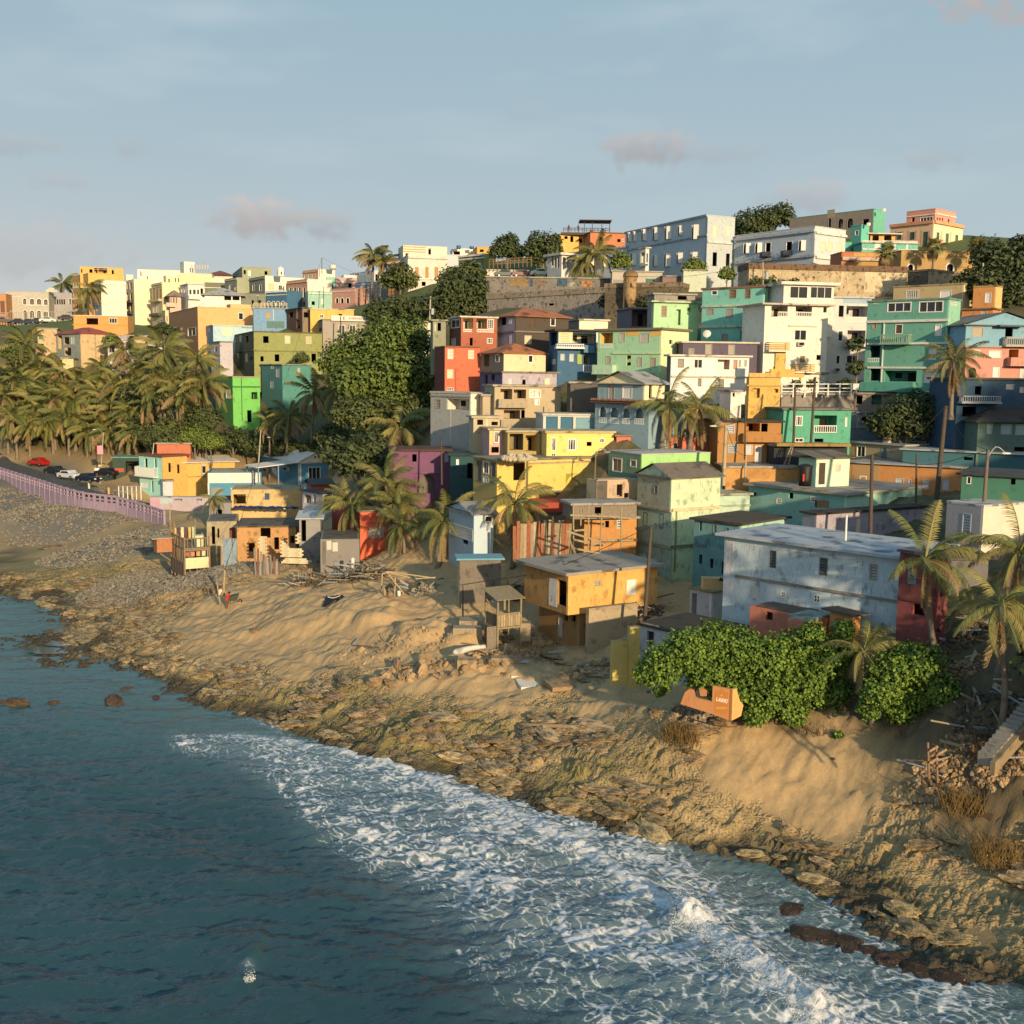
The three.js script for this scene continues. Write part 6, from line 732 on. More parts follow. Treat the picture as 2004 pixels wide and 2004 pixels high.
function tree(label, D, cl, kind, o = {}) {                  // cl: [x, y, radius] in photograph pixels (+ extra depth in metres)
  const C = cl.map(([x, y, r, dd]) => { const dz = dd ?? rr(-1, 1) * r * D / FOCAL * 0.6, p = at(x, y, D + dz); return [p.x, p.y, p.z, r * D / FOCAL]; }), m = C.reduce((a, c) => a.add(V(c[0], c[1], c[2])), V(0, 0, 0)).multiplyScalar(1 / C.length);
  const low = Math.min(...C.map((c) => c[1] - c[3])), gy = Math.min(hAt(m.x, m.z), low + 0.6), base = V(m.x, o.hang ? low : gy - 0.2, m.z), root = thing(o.name || 'tree', label, o.cat || 'tree', base, 0, o.grp), L = C.map((c) => [c[0] - base.x, c[1] - base.y, c[2] - base.z, c[3]]), mats = LEAF[kind], size = o.leaf || 0.5, area = C.reduce((a, c) => a + c[3] * c[3], 0), n = Math.min(o.max || 16000, Math.round(area * 12.6 * (o.cover || 1.5) / (0.4 * size * size)));
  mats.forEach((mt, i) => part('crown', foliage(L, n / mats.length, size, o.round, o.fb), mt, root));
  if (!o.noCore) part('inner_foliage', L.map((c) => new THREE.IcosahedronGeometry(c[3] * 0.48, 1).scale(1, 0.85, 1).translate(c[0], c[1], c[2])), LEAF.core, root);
  if (!o.hang) { const tk = Math.max(0.08, Math.sqrt(area) * 0.045), h = m.y - base.y; part('trunk', [taper([V(0, 0, 0), V(0.1, h * 0.4, 0), V(0, h, 0)], tk * 1.4, tk, 5, 6)], TRUNK, root); for (const c of L.slice(0, 6)) part('limb', taper([V(0, h * 0.45, 0), V(c[0] * 0.5, mix(h * 0.5, c[1], 0.6), c[2] * 0.5), V(c[0], c[1], c[2])], tk * 0.6, tk * 0.2, 4, 5), TRUNK, root); }
  return root;
}
const far = { leaf: 0.62, dens: 13 };
tree('bright green almond tree highest in the thicket left of the red house', 158, [[700, 690, 48], [755, 668, 45], [800, 648, 36], [825, 672, 26], [660, 706, 36]], 'bright', { leaf: 0.5, dens: 20 });
tree('bright green almond tree filling the middle of the thicket', 155, [[735, 735, 52], [795, 722, 50], [830, 740, 26], [690, 745, 42], [770, 775, 46], [815, 770, 32]], 'bright', { leaf: 0.5, dens: 20 });
tree('darker tree at the foot of the thicket above the palms', 150, [[720, 815, 42], [770, 822, 36], [680, 810, 32], [810, 800, 26]], 'mid', { leaf: 0.5, dens: 18 });
tree('dark shaded tree behind the orange house palms', 129, [[690, 900, 40], [725, 880, 38], [655, 885, 30], [760, 905, 28]], 'dark', { leaf: 0.45, dens: 14 });
for (const [x, y, r, l] of [[742, 606, 23, 'leftmost tree under the grass slope'], [778, 602, 24, 'second tree under the grass slope'], [815, 606, 26, 'tree left of the wooden utility pole'], [855, 604, 28, 'tree right of the wooden utility pole'], [790, 634, 24, 'low tree above the small blue house'], [755, 640, 20, 'low tree right of the grey banner house']]) tree('dark green ' + l, 222, [[x, y, r], [x - r * 0.6, y + 6, r * 0.7], [x + r * 0.65, y + 5, r * 0.7], [x + 4, y + r * 0.8, r * 0.8]], 'dark', { ...far, grp: 'trees under the grass slope' });
tree('large dark tree left of the stone bastion', 198, [[893, 563, 34], [925, 566, 28], [868, 590, 30], [905, 603, 40], [938, 598, 22], [865, 625, 26]], 'dark', far);
tree('lighter tree above the dark tree by the bastion', 214, [[918, 535, 26], [885, 545, 24], [940, 545, 16]], 'mid', far);
tree('dark round tree left of the paired hilltop trees', 238, [[990, 484, 24], [972, 492, 16], [1008, 494, 18], [1000, 470, 14]], 'dark', far);
tree('dark round tree right of the paired hilltop trees', 236, [[1058, 478, 26], [1040, 488, 18], [1078, 488, 20], [1052, 505, 18], [1085, 470, 14]], 'dark', far);
tree('hilltop tree in front of the ochre cottage', 243, [[782, 540, 26], [760, 548, 18], [803, 548, 18], [785, 556, 16]], 'mid', far);
tree('clipped round tree before the long mansion wing', 206, [[1214, 508, 17], [1205, 516, 11], [1224, 514, 11]], 'lime', { ...far, leaf: 0.4 });
tree('round bright tree on the mansion planter wall', 197, [[1358, 520, 17], [1345, 526, 11], [1372, 524, 11]], 'lime', { ...far, leaf: 0.4 });
tree('small round tree between the two mansions', 195, [[1422, 534, 14], [1414, 538, 9], [1430, 540, 9]], 'lime', { ...far, leaf: 0.4 });
tree('wide dark tree between the mansions on the skyline', 262, [[1466, 438, 28], [1500, 428, 26], [1530, 422, 24], [1448, 452, 22], [1545, 432, 14], [1490, 452, 24]], 'dark', far);
tree('big dark tree at the right edge beside the orange cube house', 152, [[1940, 505, 38], [1988, 520, 46], [1925, 552, 40], [1975, 572, 44], [1900, 565, 28], [1878, 552, 16], [1960, 598, 34], [1995, 478, 20]], 'dark', { leaf: 0.5, dens: 15 });
tree('round shaded tree behind the beige long house', 114.5, [[1762, 812, 40], [1800, 798, 36], [1722, 828, 26], [1792, 832, 32], [1832, 808, 28], [1740, 846, 20]], 'dark', { leaf: 0.32, dens: 14 });
tree('thin papaya plant before the white balconies', 120, [[1673, 674, 14], [1684, 668, 10]], 'dark', { name: 'papaya_tree', cat: 'papaya tree', leaf: 0.45, dens: 8, noCore: 1 });
tree('second papaya plant below the white balconies', 119, [[1672, 722, 14], [1680, 714, 10]], 'dark', { name: 'papaya_tree', cat: 'papaya tree', leaf: 0.45, dens: 8, noCore: 1 });
for (const [x, y, r, D, k, l] of [[215, 946, 12, 207, 'mid', 'low hedge beside the street banner post'], [242, 938, 13, 204, 'mid', 'dry bush left of the aqua house'], [380, 852, 24, 192, 'lime', 'bright bush above the terracotta wall'], [412, 864, 20, 191, 'lime', 'bright bush below the grass green house'], [352, 858, 18, 193, 'mid', 'bush left of the bright bushes'], [455, 860, 28, 196, 'dark', 'dark bush at the foot of the green house'], [217, 664, 13, 235, 'lime', 'bright shrub beside the derelict red roof'], [320, 644, 15, 244, 'dark', 'dark shrub left of the peach building'], [1558, 752, 9, 119.5, 'mid', 'shrub behind the white rail fence at the left'], [1588, 750, 9, 119.5, 'mid', 'shrub by the middle of the white rail fence'], [1655, 755, 15, 119.5, 'mid', 'wide shrub at the right end of the white rail fence'], [590, 700, 12, 213, 'mid', 'creeper on the corner of the olive house'], [505, 870, 26, 197, 'dark', 'dark bush right of the grass green house foot'], [560, 880, 26, 192, 'mid', 'bush behind the white roof of the yellow wing'], [620, 880, 24, 188, 'dark', 'bush behind the blue beach house gable'], [300, 855, 18, 194, 'dark', 'bush left of the terracotta wall'], [650, 850, 24, 182, 'mid', 'bush under the palm with the hanging sheath']]) tree(l, D, [[x, y, r], [x - r * 0.7, y + 3, r * 0.65], [x + r * 0.7, y + 2, r * 0.65]], k, { name: 'bush', cat: 'bush', leaf: 0.38, dens: 14 });
tree('ivy on the dark flank of the city wall', 168, [[1188, 590, 16, 2], [1205, 612, 20, 1], [1265, 590, 13, -3], [1225, 635, 18, 1], [1300, 585, 12, -5], [1190, 640, 14, 1]], 'dark', { name: 'ivy', cat: 'ivy', hang: 1, leaf: 0.4, dens: 12, noCore: 1 });
tree('ivy on the left end of the cream city wall', 165, [[1480, 560, 17, 0], [1508, 558, 17, 0], [1535, 562, 15, 0], [1555, 556, 12, 0]], 'mid', { name: 'ivy', cat: 'ivy', hang: 1, leaf: 0.4, dens: 10, noCore: 1 });
const gp = { hang: 1, name: 'bush', cat: 'bush', leaf: 0.16, cover: 1.7, max: 80000, round: 1, fb: 0.95 };
tree('large bright sea grape bush above the beach', 66, [[1300, 1296, 40], [1345, 1268, 40], [1400, 1258, 44], [1452, 1275, 48], [1385, 1312, 46], [1445, 1345, 46], [1505, 1292, 48], [1512, 1352, 48], [1562, 1275, 44], [1572, 1332, 48], [1612, 1292, 44], [1622, 1352, 40], [1480, 1395, 26], [1552, 1392, 28], [1640, 1402, 20], [1268, 1315, 26], [1640, 1275, 34], [1640, 1440, 10, -2], [1590, 1240, 26], [1650, 1232, 22]], 'grape', gp);
tree('smaller bright sea grape bush right of the low palm', 62.5, [[1745, 1312, 42], [1800, 1300, 42], [1782, 1352, 46], [1838, 1352, 36], [1722, 1355, 32], [1828, 1392, 28], [1762, 1395, 26], [1702, 1385, 22], [1770, 1278, 26]], 'grape', gp);
tree('tuft of sea grape by the graffiti wall', 68, [[1290, 1352, 12], [1302, 1346, 10]], 'grape', { ...gp, leaf: 0.16 });
// undergrowth between the palms
for (const [x, y, D, r, k, l] of [[20, 745, 222, 26, 'dark', 'scrub at the left edge under the tallest palms'], [90, 765, 222, 28, 'mid', 'scrub below the tan ruined house'], [150, 755, 222, 26, 'dark', 'scrub in the upper middle of the grove'], [215, 770, 222, 28, 'mid', 'scrub below the white shack'], [280, 765, 204, 28, 'dark', 'scrub under the broad palm'], [345, 770, 194, 26, 'dark', 'scrub below the peach building'], [60, 825, 222, 28, 'dark', 'scrub low at the left of the grove'], [130, 835, 222, 26, 'mid', 'scrub over the red car'], [200, 840, 222, 28, 'dark', 'scrub behind the street banner'], [270, 840, 204, 28, 'dark', 'scrub behind the straight trunked palm'], [335, 840, 194, 26, 'mid', 'scrub left of the grass green house'], [395, 815, 194, 24, 'dark', 'scrub hard by the grass green house'], [30, 685, 222, 20, 'mid', 'scrub under the hilltop cars']]) tree('dark ' + l, D, [[x, y, r], [x - r, y + 6, r * 0.7], [x + r, y + 4, r * 0.75], [x, y + r * 0.7, r * 0.8]], k, { name: 'scrub', cat: 'scrub', leaf: 0.55, grp: 'scrub between the palms of the grove' });
for (const [x, z, r] of [[66, -52, 4.5], [74, -56, 5], [59, -53, 4.5], [84, -60, 5], [70, -64, 4.5], [31, -50, 3], [35, -46, 3], [30, -54, 2.4]]) { const g = hAt(x, z), o = thing('tree', 'headland tree ' + (x < 40 ? 'low on the bank' : r > 4.6 ? 'with the widest crown' : 'on the crest') + ' beyond the right edge', 'tree', V(x, g, z), 0, 'trees on the headland to the right'); part('crown', foliage([[0, 4, 0, r], [2, 3.4, 1.4, r * 0.7], [-2, 3.6, -1, r * 0.7]], 3000, 0.5, false), LEAF.mid[0], o); part('trunk', taper([V(0, -0.4, 0), V(0.2, 2, 0), V(0, 4, 0)], 0.3, 0.2, 5, 6), TRUNK, o); }
// dry twigs and weeds: one tangle of sticks each
function tangle(name, label, cat, x, y, D, wpx, hpx, n, m, grp) { const s = D / FOCAL, p = at(x, y, D), b = V(p.x, Math.min(p.y - hpx * s * 0.5, hAt(p.x, p.z)), p.z), o = thing(name, label, cat, b, 0, grp), g = []; for (let i = 0; i < n; i++) { const a = V(rr(-1, 1) * wpx * s * 0.5, rr(0, 0.3) * hpx * s, rr(-1, 1) * 0.8), e = a.clone().add(V(rr(-0.6, 0.6) * hpx * s * 0.6, rr(0.35, 1) * hpx * s, rr(-0.5, 0.5))); g.push(bar(a, e, 0.022, 3, 0.008)); } part('stems', g, m, o); return o; }
const STRAW = flat('#7d6438', 1), TWIG = flat('#5b4630', 1);
tangle('dry_weeds', 'brown dry weeds at the left end of the large bush', 'dry weeds', 1318, 1322, 66.5, 34, 50, 90, STRAW); tangle('dry_weeds', 'brown dry weeds above the graffiti wall', 'dry weeds', 1352, 1330, 66, 40, 40, 90, STRAW); tangle('dry_weeds', 'straw coloured weeds at the right edge of the beach', 'dry weeds', 1960, 1560, 53, 90, 60, 200, STRAW); tangle('dead_frond_pile', 'heap of fallen palm fronds at the foot of the stairs', 'fallen fronds', 1890, 1490, 56, 80, 55, 160, STRAW); tangle('dry_weeds', 'bare twigs on the dark bank below the bent palm', 'dry weeds', 1950, 1400, 57, 70, 60, 140, TWIG); tangle('dry_weeds', 'twigs at the foot of the large bush', 'dry weeds', 1620, 1425, 65, 110, 26, 120, TWIG); tangle('dry_weeds', 'twigs under the smaller sea grape bush', 'dry weeds', 1790, 1430, 62, 90, 30, 110, TWIG);
// ---------- sea road, wall, cars ----------
const PAINT = {};
const stone = (() => { const L = []; for (let k = 0; k < 5; k++) { const g = new THREE.IcosahedronGeometry(1, 2).toNonIndexed(), p = g.attributes.position; for (let i = 0; i < p.count; i++) { const v = V(p.getX(i), p.getY(i), p.getZ(i)).normalize(), r = 1 + 0.22 * n3(v.x * 1.3 + k * 9, v.y * 1.3, v.z * 1.3) + 0.13 * n3(v.x * 3 + k, v.y * 3, v.z * 3) + 0.06 * n3(v.x * 8, v.y * 8 + k, v.z * 8); p.setXYZ(i, v.x * r, v.y * r * 0.72, v.z * r); } g.computeVertexNormals(); L.push(metres(g)); } return L; })();
const ROCK = mat('#a5814e', 5), ROCKG = mat('#8b857a', 5), ROCKD = mat('#6a4a28', 5), ROCKW = mat('#4a3524', 5, 0.35), POOL = new THREE.MeshStandardMaterial({ color: new THREE.Color().setRGB(0.06, 0.075, 0.07), roughness: 0.06 });
{
  const E = [7.6, 7.3, 6.8, 6.2, 5.5, 4.9], up = [[-60, 365], [300, 470], [600, 565], [850, 665], [1150, 745], [1420, 800]], lo = [[-60, 447], [300, 560], [600, 652], [850, 718], [1150, 790], [1420, 872]], P = [], I = [], uv = [];
  const cu = new THREE.CatmullRomCurve3(up.map((a, i) => gnd(...q('K', ...a), E[i]))), cl = new THREE.CatmullRomCurve3(lo.map((a, i) => gnd(...q('K', ...a), E[i])));
  for (let i = 0; i <= 40; i++) for (let j = 0; j <= 4; j++) { const p = cu.getPoint(i / 40).lerp(cl.getPoint(i / 40), j / 4); p.y = Math.max(p.y, hAt(p.x, p.z)) + 0.06; P.push(p.x, p.y, p.z); uv.push(p.x, p.z); if (i < 40 && j < 4) { const a = i * 5 + j; I.push(a, a + 1, a + 5, a + 1, a + 6, a + 5); } }
  const g = new THREE.BufferGeometry(); g.setAttribute('position', new THREE.Float32BufferAttribute(P, 3)); g.setAttribute('uv', new THREE.Float32BufferAttribute(uv, 2)); g.setIndex(I); g.computeVertexNormals(); const r = part('road', g, mat('#55524d', 3), scene); r.userData.kind = 'structure'; r.userData.label = 'asphalt sea road behind the lilac wall';
  const base = [[-60, 548], [160, 622], [400, 702], [600, 770], [780, 820], [1000, 848], [1170, 884], [1400, 952], [1560, 1010]].map(([x, y], i) => gnd(...q('K', x, y), [6.2, 6, 5.7, 5.4, 5.1, 5, 4.7, 4.3, 4.1][i])), c = new THREE.CatmullRomCurve3(base), Lw = c.getLength(), n = 27, root = thing('sea_wall', 'lilac concrete sea wall with slotted panels along the road', 'sea wall', base[4]), mP = mat('#9a829c', 1), o = base[4];
  for (let i = 0; i <= n; i++) {
    const a = c.getPointAt(i / n), b = c.getPointAt(Math.min(1, (i + 1) / n)), d = b.clone().sub(a), L = Math.hypot(d.x, d.z), ang = Math.atan2(-d.z, d.x), hh = 2.1, set = (m) => { m.position.set(a.x - o.x, a.y - o.y, a.z - o.z); m.rotation.y = ang; };
    if (i < n) { const sl = Math.atan2(d.y, L); set(part('panel', [bx(0.17, -1.2, -0.1, L - 0.17, 0.95, 0.1), bx(0.17, hh - 0.28, -0.13, L - 0.17, hh, 0.13), bx(0.17, 1.2, -0.06, L * 0.45, 1.42, 0.06), bx(L * 0.55, 1.2, -0.06, L - 0.17, 1.42, 0.06), bx(L * 0.45, 0.953, -0.1, L * 0.55, hh - 0.283, 0.1)].map((x) => metres(x)), mP, root)); }
    set(part('post', [metres(bx(-0.165, -1.2, -0.17, 0.165, hh + 0.05, 0.17))], mP, root));
  }
}
function carGeo() {                                          // length along x, wheels on y = 0
  const s = new THREE.Shape(); s.moveTo(-2.1, 0.35); [[-2.15, 0.75], [-1.95, 0.95], [-1.35, 1.0], [-0.85, 1.42], [0.55, 1.44], [1.05, 1.0], [1.95, 0.88], [2.15, 0.65], [2.12, 0.35]].forEach((p) => s.lineTo(...p)); s.closePath();
  const body = new THREE.ExtrudeGeometry(s, { depth: 1.5, bevelEnabled: true, bevelSize: 0.08, bevelThickness: 0.1, bevelSegments: 2 }).translate(0, 0, -0.75);
  const side = (z) => { const w = new THREE.Shape(); w.moveTo(-1.2, 1.02); w.lineTo(-0.8, 1.36); w.lineTo(0.5, 1.38); w.lineTo(0.92, 1.02); w.closePath(); return new THREE.ExtrudeGeometry(w, { depth: 0.02, bevelEnabled: false }).translate(0, 0, z); };
  const ws = new THREE.BoxGeometry(0.03, 0.52, 1.3).rotateZ(0.86).translate(0.86, 1.24, 0), rw = new THREE.BoxGeometry(0.03, 0.5, 1.3).rotateZ(-0.86).translate(-1.16, 1.24, 0);
  return { body, glass: [side(0.85), side(-0.87), ws, rw] };
}
const CG = carGeo(), LAMPG = flat('#e8e6dc', 0.2), TAIL = flat('#8f1a14', 0.3), TYRE = flat('#141414', 0.9), RIM = flat('#9a9a9a', 0.4, 0.7);
function car(label, p, turn, hex, group) {
  const r = thing('parked_car', label, 'car', p, turn, group), m = new THREE.MeshPhysicalMaterial({ color: lin(hex), roughness: 0.35, clearcoat: 0.6, clearcoatRoughness: 0.1 });
  part('body', CG.body.clone(), m, r); part('window_glass', CG.glass, M.glass, r);
  for (const x of [-1.3, 1.3]) for (const z of [-0.78, 0.78]) { const w = part('wheel', new THREE.CylinderGeometry(0.33, 0.33, 0.22, 14).rotateX(Math.PI / 2).translate(x, 0.33, z), TYRE, r); part('rim', new THREE.CylinderGeometry(0.19, 0.19, 0.24, 10).rotateX(Math.PI / 2).translate(x, 0.33, z), RIM, w); }
  for (const z of [-0.6, 0.6]) { part('headlight', bx(2.12, 0.62, z - 0.18, 2.25, 0.78, z + 0.18), LAMPG, r); part('tail_lamp', bx(-2.26, 0.7, z - 0.18, -2.13, 0.86, z + 0.18), TAIL, r); }
  return r;
}
for (const [x, y, D, hex, l, tu] of [[365, 462, 226, '#9c1710', 'dark red car at the head of the row on the sea road', 2.65], [525, 515, 222, '#1f2226', 'black car between the red and the silver car', -0.5], [655, 558, 218, '#b9bec4', 'silver saloon in the row on the sea road', -0.5], [835, 590, 214, '#141d33', 'navy blue car with bright headlights in front of the silver saloon', -0.45], [1005, 535, 214, '#1c1f25', 'dark car behind the street banner post', 2.7]]) { const p = gnd(...q('K', x, y), 7.1); p.y = Math.max(hAt(p.x, p.z), 6.9) + 0.07; car(l, p, tu, hex, 'cars parked along the sea road'); }
for (const [f, x, y, D, hex, l] of [['s', 280, 1150, 294, '#20242a', 'black car before the arcaded building'], ['s', 435, 1155, 294, '#1f2b3c', 'dark blue car right of the black hilltop car'], ['s', 570, 1158, 294, '#26313f', 'slate car left of the white hilltop car'], ['s', 705, 1158, 293, '#c9c9c4', 'white car before the arcaded building'], ['s', 975, 1150, 293, '#3a3230', 'dark car beside the orange flat roofed house'], ['s', 40, 1130, 294, '#5b5450', 'grey car at the left picture edge on the hilltop'], ['C', 472, 552, 222, '#5d1f1c', 'maroon car by the white garage wall'], ['C', 612, 545, 220, '#c3bfb6', 'cream car beside the white garage wall'], ['C', 342, 552, 222, '#23333f', 'dark car inside the arched car port']]) { const p = atq(f, x, y, D); p.y = Math.max(p.y, hAt(p.x, p.z) + 0.02); car(l, p, 0.1, hex); }
// ---------- poles, lamps, wires ----------
const TOPS = [];
function pole(label, f, x0, y0, x1, y1, D, r = 0.14, o = {}) {
  const a = atq(f, x0, y0, D), b = atq(f, x1, y1, D), root = thing(o.name || 'utility_pole', label, o.cat || 'utility pole', b.clone(), 0, o.grp), A = a.clone().sub(b); TOPS.push(a);
  part('shaft', metres(bar(V(0, -1.2, 0), A, r, 7, r * 0.75)), o.m || M.pole, root);
  if (o.arm) { const e = atq(f, x0 + o.arm[0], y0 + o.arm[1], D).sub(b), md = A.clone().lerp(e, 0.45).add(V(0, 0.35, 0)), s = A.clone().add(V(0, -0.5, 0)); part('arm', taper([s, md, e], 0.05, 0.04, 8, 5), M.metal, root); part('lamp_head', new THREE.SphereGeometry(0.22, 10, 6).scale(1.7, 0.4, 0.6).translate(e.x, e.y, e.z), flat('#c9c8c0', 0.5), root); }
  if (o.cross) for (const k of o.cross) part('crossarm', bx(A.x * k - 1, A.y * k - 0.08, A.z * k + 0.1, A.x * k + 1, A.y * k + 0.08, A.z * k + 0.24), M.pole, root);
  if (o.tank) part('transformer', new THREE.CylinderGeometry(0.28, 0.28, 1, 10).translate(A.x * 0.4 + 0.45, A.y * 0.42, 0.1), flat('#9aa3a0', 0.6), root);
  return root;
}
const LIGHTP = mat('#a79a84', 1), lp = { name: 'street_lamp', cat: 'street lamp' };
const ban = pole('street lamp carrying a pink banner beside the parked cars', 'K', 978, 125, 938, 620, 196, 0.1, { ...lp, m: LIGHTP, arm: [-88, -25] });
part('banner', bx(-0.1, 5.4, 0.12, 0.95, 6.95, 0.16), mat('#d98a98', 0), ban); part('sign', bx(-0.7, 2.1, 0.12, 0.15, 2.95, 0.16), flat('#ddd9d2'), ban);
pole('wooden street lamp behind the blue beach house', 'L', 1258, 102, 1236, 350, 188, 0.13, { ...lp, m: LIGHTP, arm: [75, 72] });
pole('thick pale street lamp pole in front of the brown orange house', 'O', 1308, 345, 1288, 800, 103, 0.2, { ...lp, m: mat('#b39b74', 2), arm: [-120, 12] });
pole('thin street lamp pole before the painted beer sign', 'O', 78, 598, 66, 820, 107, 0.08, { ...lp, m: mat('#7a6a4c', 1), arm: [105, 2] });
pole('street lamp with a curved arm before the right edge green house', 'Q', 1592, 585, 1552, 1085, 78, 0.15, { ...lp, m: mat('#6f5f52', 1), arm: [170, 30] });
pole('tall leaning utility pole with a sunlit tip at the right', 'Q', 1193, 168, 1105, 1000, 90, 0.22);
pole('dark utility pole rising from the black tar roof', 'W', 498, -340, 482, 480, 84, 0.17);
pole('weathered utility pole before the yellow ochre house', 'T', 1808, 342, 1752, 1085, 81, 0.15);
pole('thin wooden pole standing on the broken concrete block', 'S', 1478, 892, 1478, 1200, 92, 0.07, { name: 'wooden_post', cat: 'post' });
pole('wooden post before the board fence', 'T', 878, 246, 858, 634, 94, 0.13, { name: 'wooden_post', cat: 'post' });
pole('left dark pole before the sea green house', 'P', 513, 85, 500, 612, 109, 0.15); pole('right leaning pole before the sea green house', 'P', 702, -10, 660, 622, 109, 0.15);
pole('wooden utility pole with a transformer above the small blue house', 'B', 1517, 541, 1508, 740, 180, 0.16, { m: LIGHTP, cross: [0.93, 0.5], tank: 1 });
pole('grey utility pole beside the stone sentry box', 'C', 1243, 545, 1232, 925, 158, 0.14); pole('utility pole with a box before the pale blue grey mansion', 'D', 690, 642, 696, 868, 164, 0.12, { tank: 1, m: LIGHTP });
pole('pale pole above the orange cube house', 'E', 1545, 650, 1540, 872, 150, 0.14, { m: LIGHTP }); pole('pole with stay wires before the grey banner house', 'F', 1288, 188, 1290, 545, 218, 0.14);
pole('short post at the end of the lilac sea wall', 'L', 400, 792, 396, 1000, 154, 0.09, { name: 'wooden_post', cat: 'post', m: LIGHTP }); pole('leaning post on the aqua house roof', 'K', 1455, 225, 1430, 350, 189, 0.12, { name: 'wooden_post', cat: 'post', m: LIGHTP });
pole('black pole before the purple house', 'M', 1515, 300, 1520, 610, 116, 0.1); pole('dark pole in front of the brown orange house', 'O', 1492, 240, 1490, 560, 109, 0.1); pole('thin pole before the long orange house', 'Q', 918, 625, 918, 950, 90, 0.1); pole('short post on the low ochre wall house', 'O', 1497, 640, 1493, 760, 106, 0.1, { m: LIGHTP, name: 'wooden_post', cat: 'post' });
pole('white vent pipe on the light blue roof', 'W', 256, 232, 246, 465, 74, 0.09, { name: 'vent_pipe', cat: 'vent pipe', m: M.white }); pole('mast on the skyline above the salmon townhouse', 'B', 695, 248, 695, 335, 292, 0.1, { name: 'mast', cat: 'mast' });
pole('stout post on the gravel behind the two people', 'R', 918, 655, 902, 792, 108, 0.16, { name: 'wooden_post', cat: 'post', m: mat('#a8905f', 4) }); pole('plank stuck upright in the sand by the two people', 'R', 840, 765, 872, 862, 106, 0.06, { name: 'wooden_post', cat: 'post', m: mat('#b59c6c', 4) });
for (const [x, y, b, l] of [[105, 960, 1130, 'left street lantern before the arcaded building'], [1815, 585, 700, 'street lantern before the low grey wall house']]) pole(l, x > 1000 ? 't' : 's', x > 1000 ? x : 158, y, x > 1000 ? x : 158, b, x > 1000 ? 276 : 296, 0.09, { ...lp, m: M.wire, arm: [0, 0] });
pole('street lantern before the pale aqua house', 'B', 708, 470, 706, 590, 268, 0.09, { ...lp, m: M.wire, arm: [0, 0] }); pole('street lantern before the pale violet wall house', 'B', 1028, 425, 1028, 545, 268, 0.09, { ...lp, m: M.wire, arm: [0, 0] });
for (const [i, j, l] of [[24, 25, 'wire between the dark poles of the upper terrace'], [7, 8, 'wire before the yellow ochre house'], [3, 2, 'wire from the painted sign lamp to the pale lamp pole'], [12, 24, 'wire across the salmon red roof'], [10, 2, 'wire from the sea green house pole to the pale lamp pole'], [6, 4, 'wire above the white cube house'], [5, 6, 'wire from the leaning pole to the dark pole'], [5, 4, 'wire from the leaning pole to the right street lamp'], [10, 11, 'wire between the two poles before the sea green house'], [11, 5, 'long wire above the mint roof'], [2, 22, 'wire from the pale lamp pole to the short ochre post'], [13, 14, 'wire past the stone sentry box']]) { const a = TOPS[i], b = TOPS[j]; if (!a || !b) continue; const m = a.clone().lerp(b, 0.5).add(V(0, -0.9, 0)), w = thing('overhead_wire', l, 'wire', a, 0); part('cable', taper([V(0, 0, 0), m.clone().sub(a), b.clone().sub(a)], 0.022, 0.022, 14, 4), M.wire, w); }
// ---------- stone sentry box ----------
{
  const D = 165, k = D / FOCAL * 500 / 1932, c = atq('C', 1285, 782, D), g = thing('sentry_box', 'round stone sentry box with a domed cap on the city wall', 'sentry box', c), r = 46 * k, m = mat('#b08a4c', 5);
  part('body', metres(new THREE.LatheGeometry([[0.05, 0], [r * 0.45, 10 * k], [r * 0.8, 50 * k], [r, 95 * k], [r, 210 * k], [r * 1.12, 214 * k], [r * 1.12, 222 * k], [r * 0.98, 226 * k]].map((p) => new THREE.Vector2(...p)), 20)), m, g);
  part('dome', metres(new THREE.LatheGeometry([[r * 1.2, 226 * k], [r * 1.26, 234 * k], [r * 1.2, 250 * k], [r * 0.95, 268 * k], [r * 0.3, 284 * k], [r * 0.16, 286 * k], [r * 0.2, 294 * k], [0.01, 302 * k]].map((p) => new THREE.Vector2(...p)), 20)), mat('#96713a', 5), g); part('loophole', bx(-0.1, 150 * k, r * 0.96, 0.1, 180 * k, r * 1.03), M.dark, g);
}
// ---------- roof deck with pergola ----------
{
  const D = 262, k = D / FOCAL * 500 / 1932, o = atq('C', 765, 226, D), r = thing('roof_deck', 'wooden roof deck with railings under a slatted pergola', 'roof deck', o), X = (x) => (x - 765) * k, Y = (y) => (226 - y) * k, m = M.woodDark;
  part('deck', metres(bx(0, -0.1, -6, X(1130), Y(212), 0.3)), m, r); for (const [x, y] of [[940, 135], [1000, 132], [1072, 140], [1132, 145]]) part('post', metres(bx(X(x) - 0.08, 0, -0.1, X(x) + 0.08, Y(y), 0.08)), m, r);
  for (let i = 0; i < 9; i++) part('slat', metres(bx(X(902), Y(128) + i * 0.02, -4 + i * 0.55, X(1146), Y(123) + i * 0.02, -3.7 + i * 0.55)), m, r);
  for (const y of [182, 195]) part('rail', metres(bx(X(782), Y(y), 0.16, X(1130), Y(y - 4), 0.26)), m, r); for (let i = 0; i <= 12; i++) part('baluster', metres(bx(X(782 + i * 29) - 0.06, 0.3, 0.16, X(782 + i * 29) + 0.06, Y(176), 0.26)), m, r);
  for (let i = 0; i < 7; i++) part('step', metres(bx(X(985 - i * 13), Y(205 + i * 9), 0.35, X(1003 - i * 13), Y(200 + i * 9), 1.3)), m, r);
}
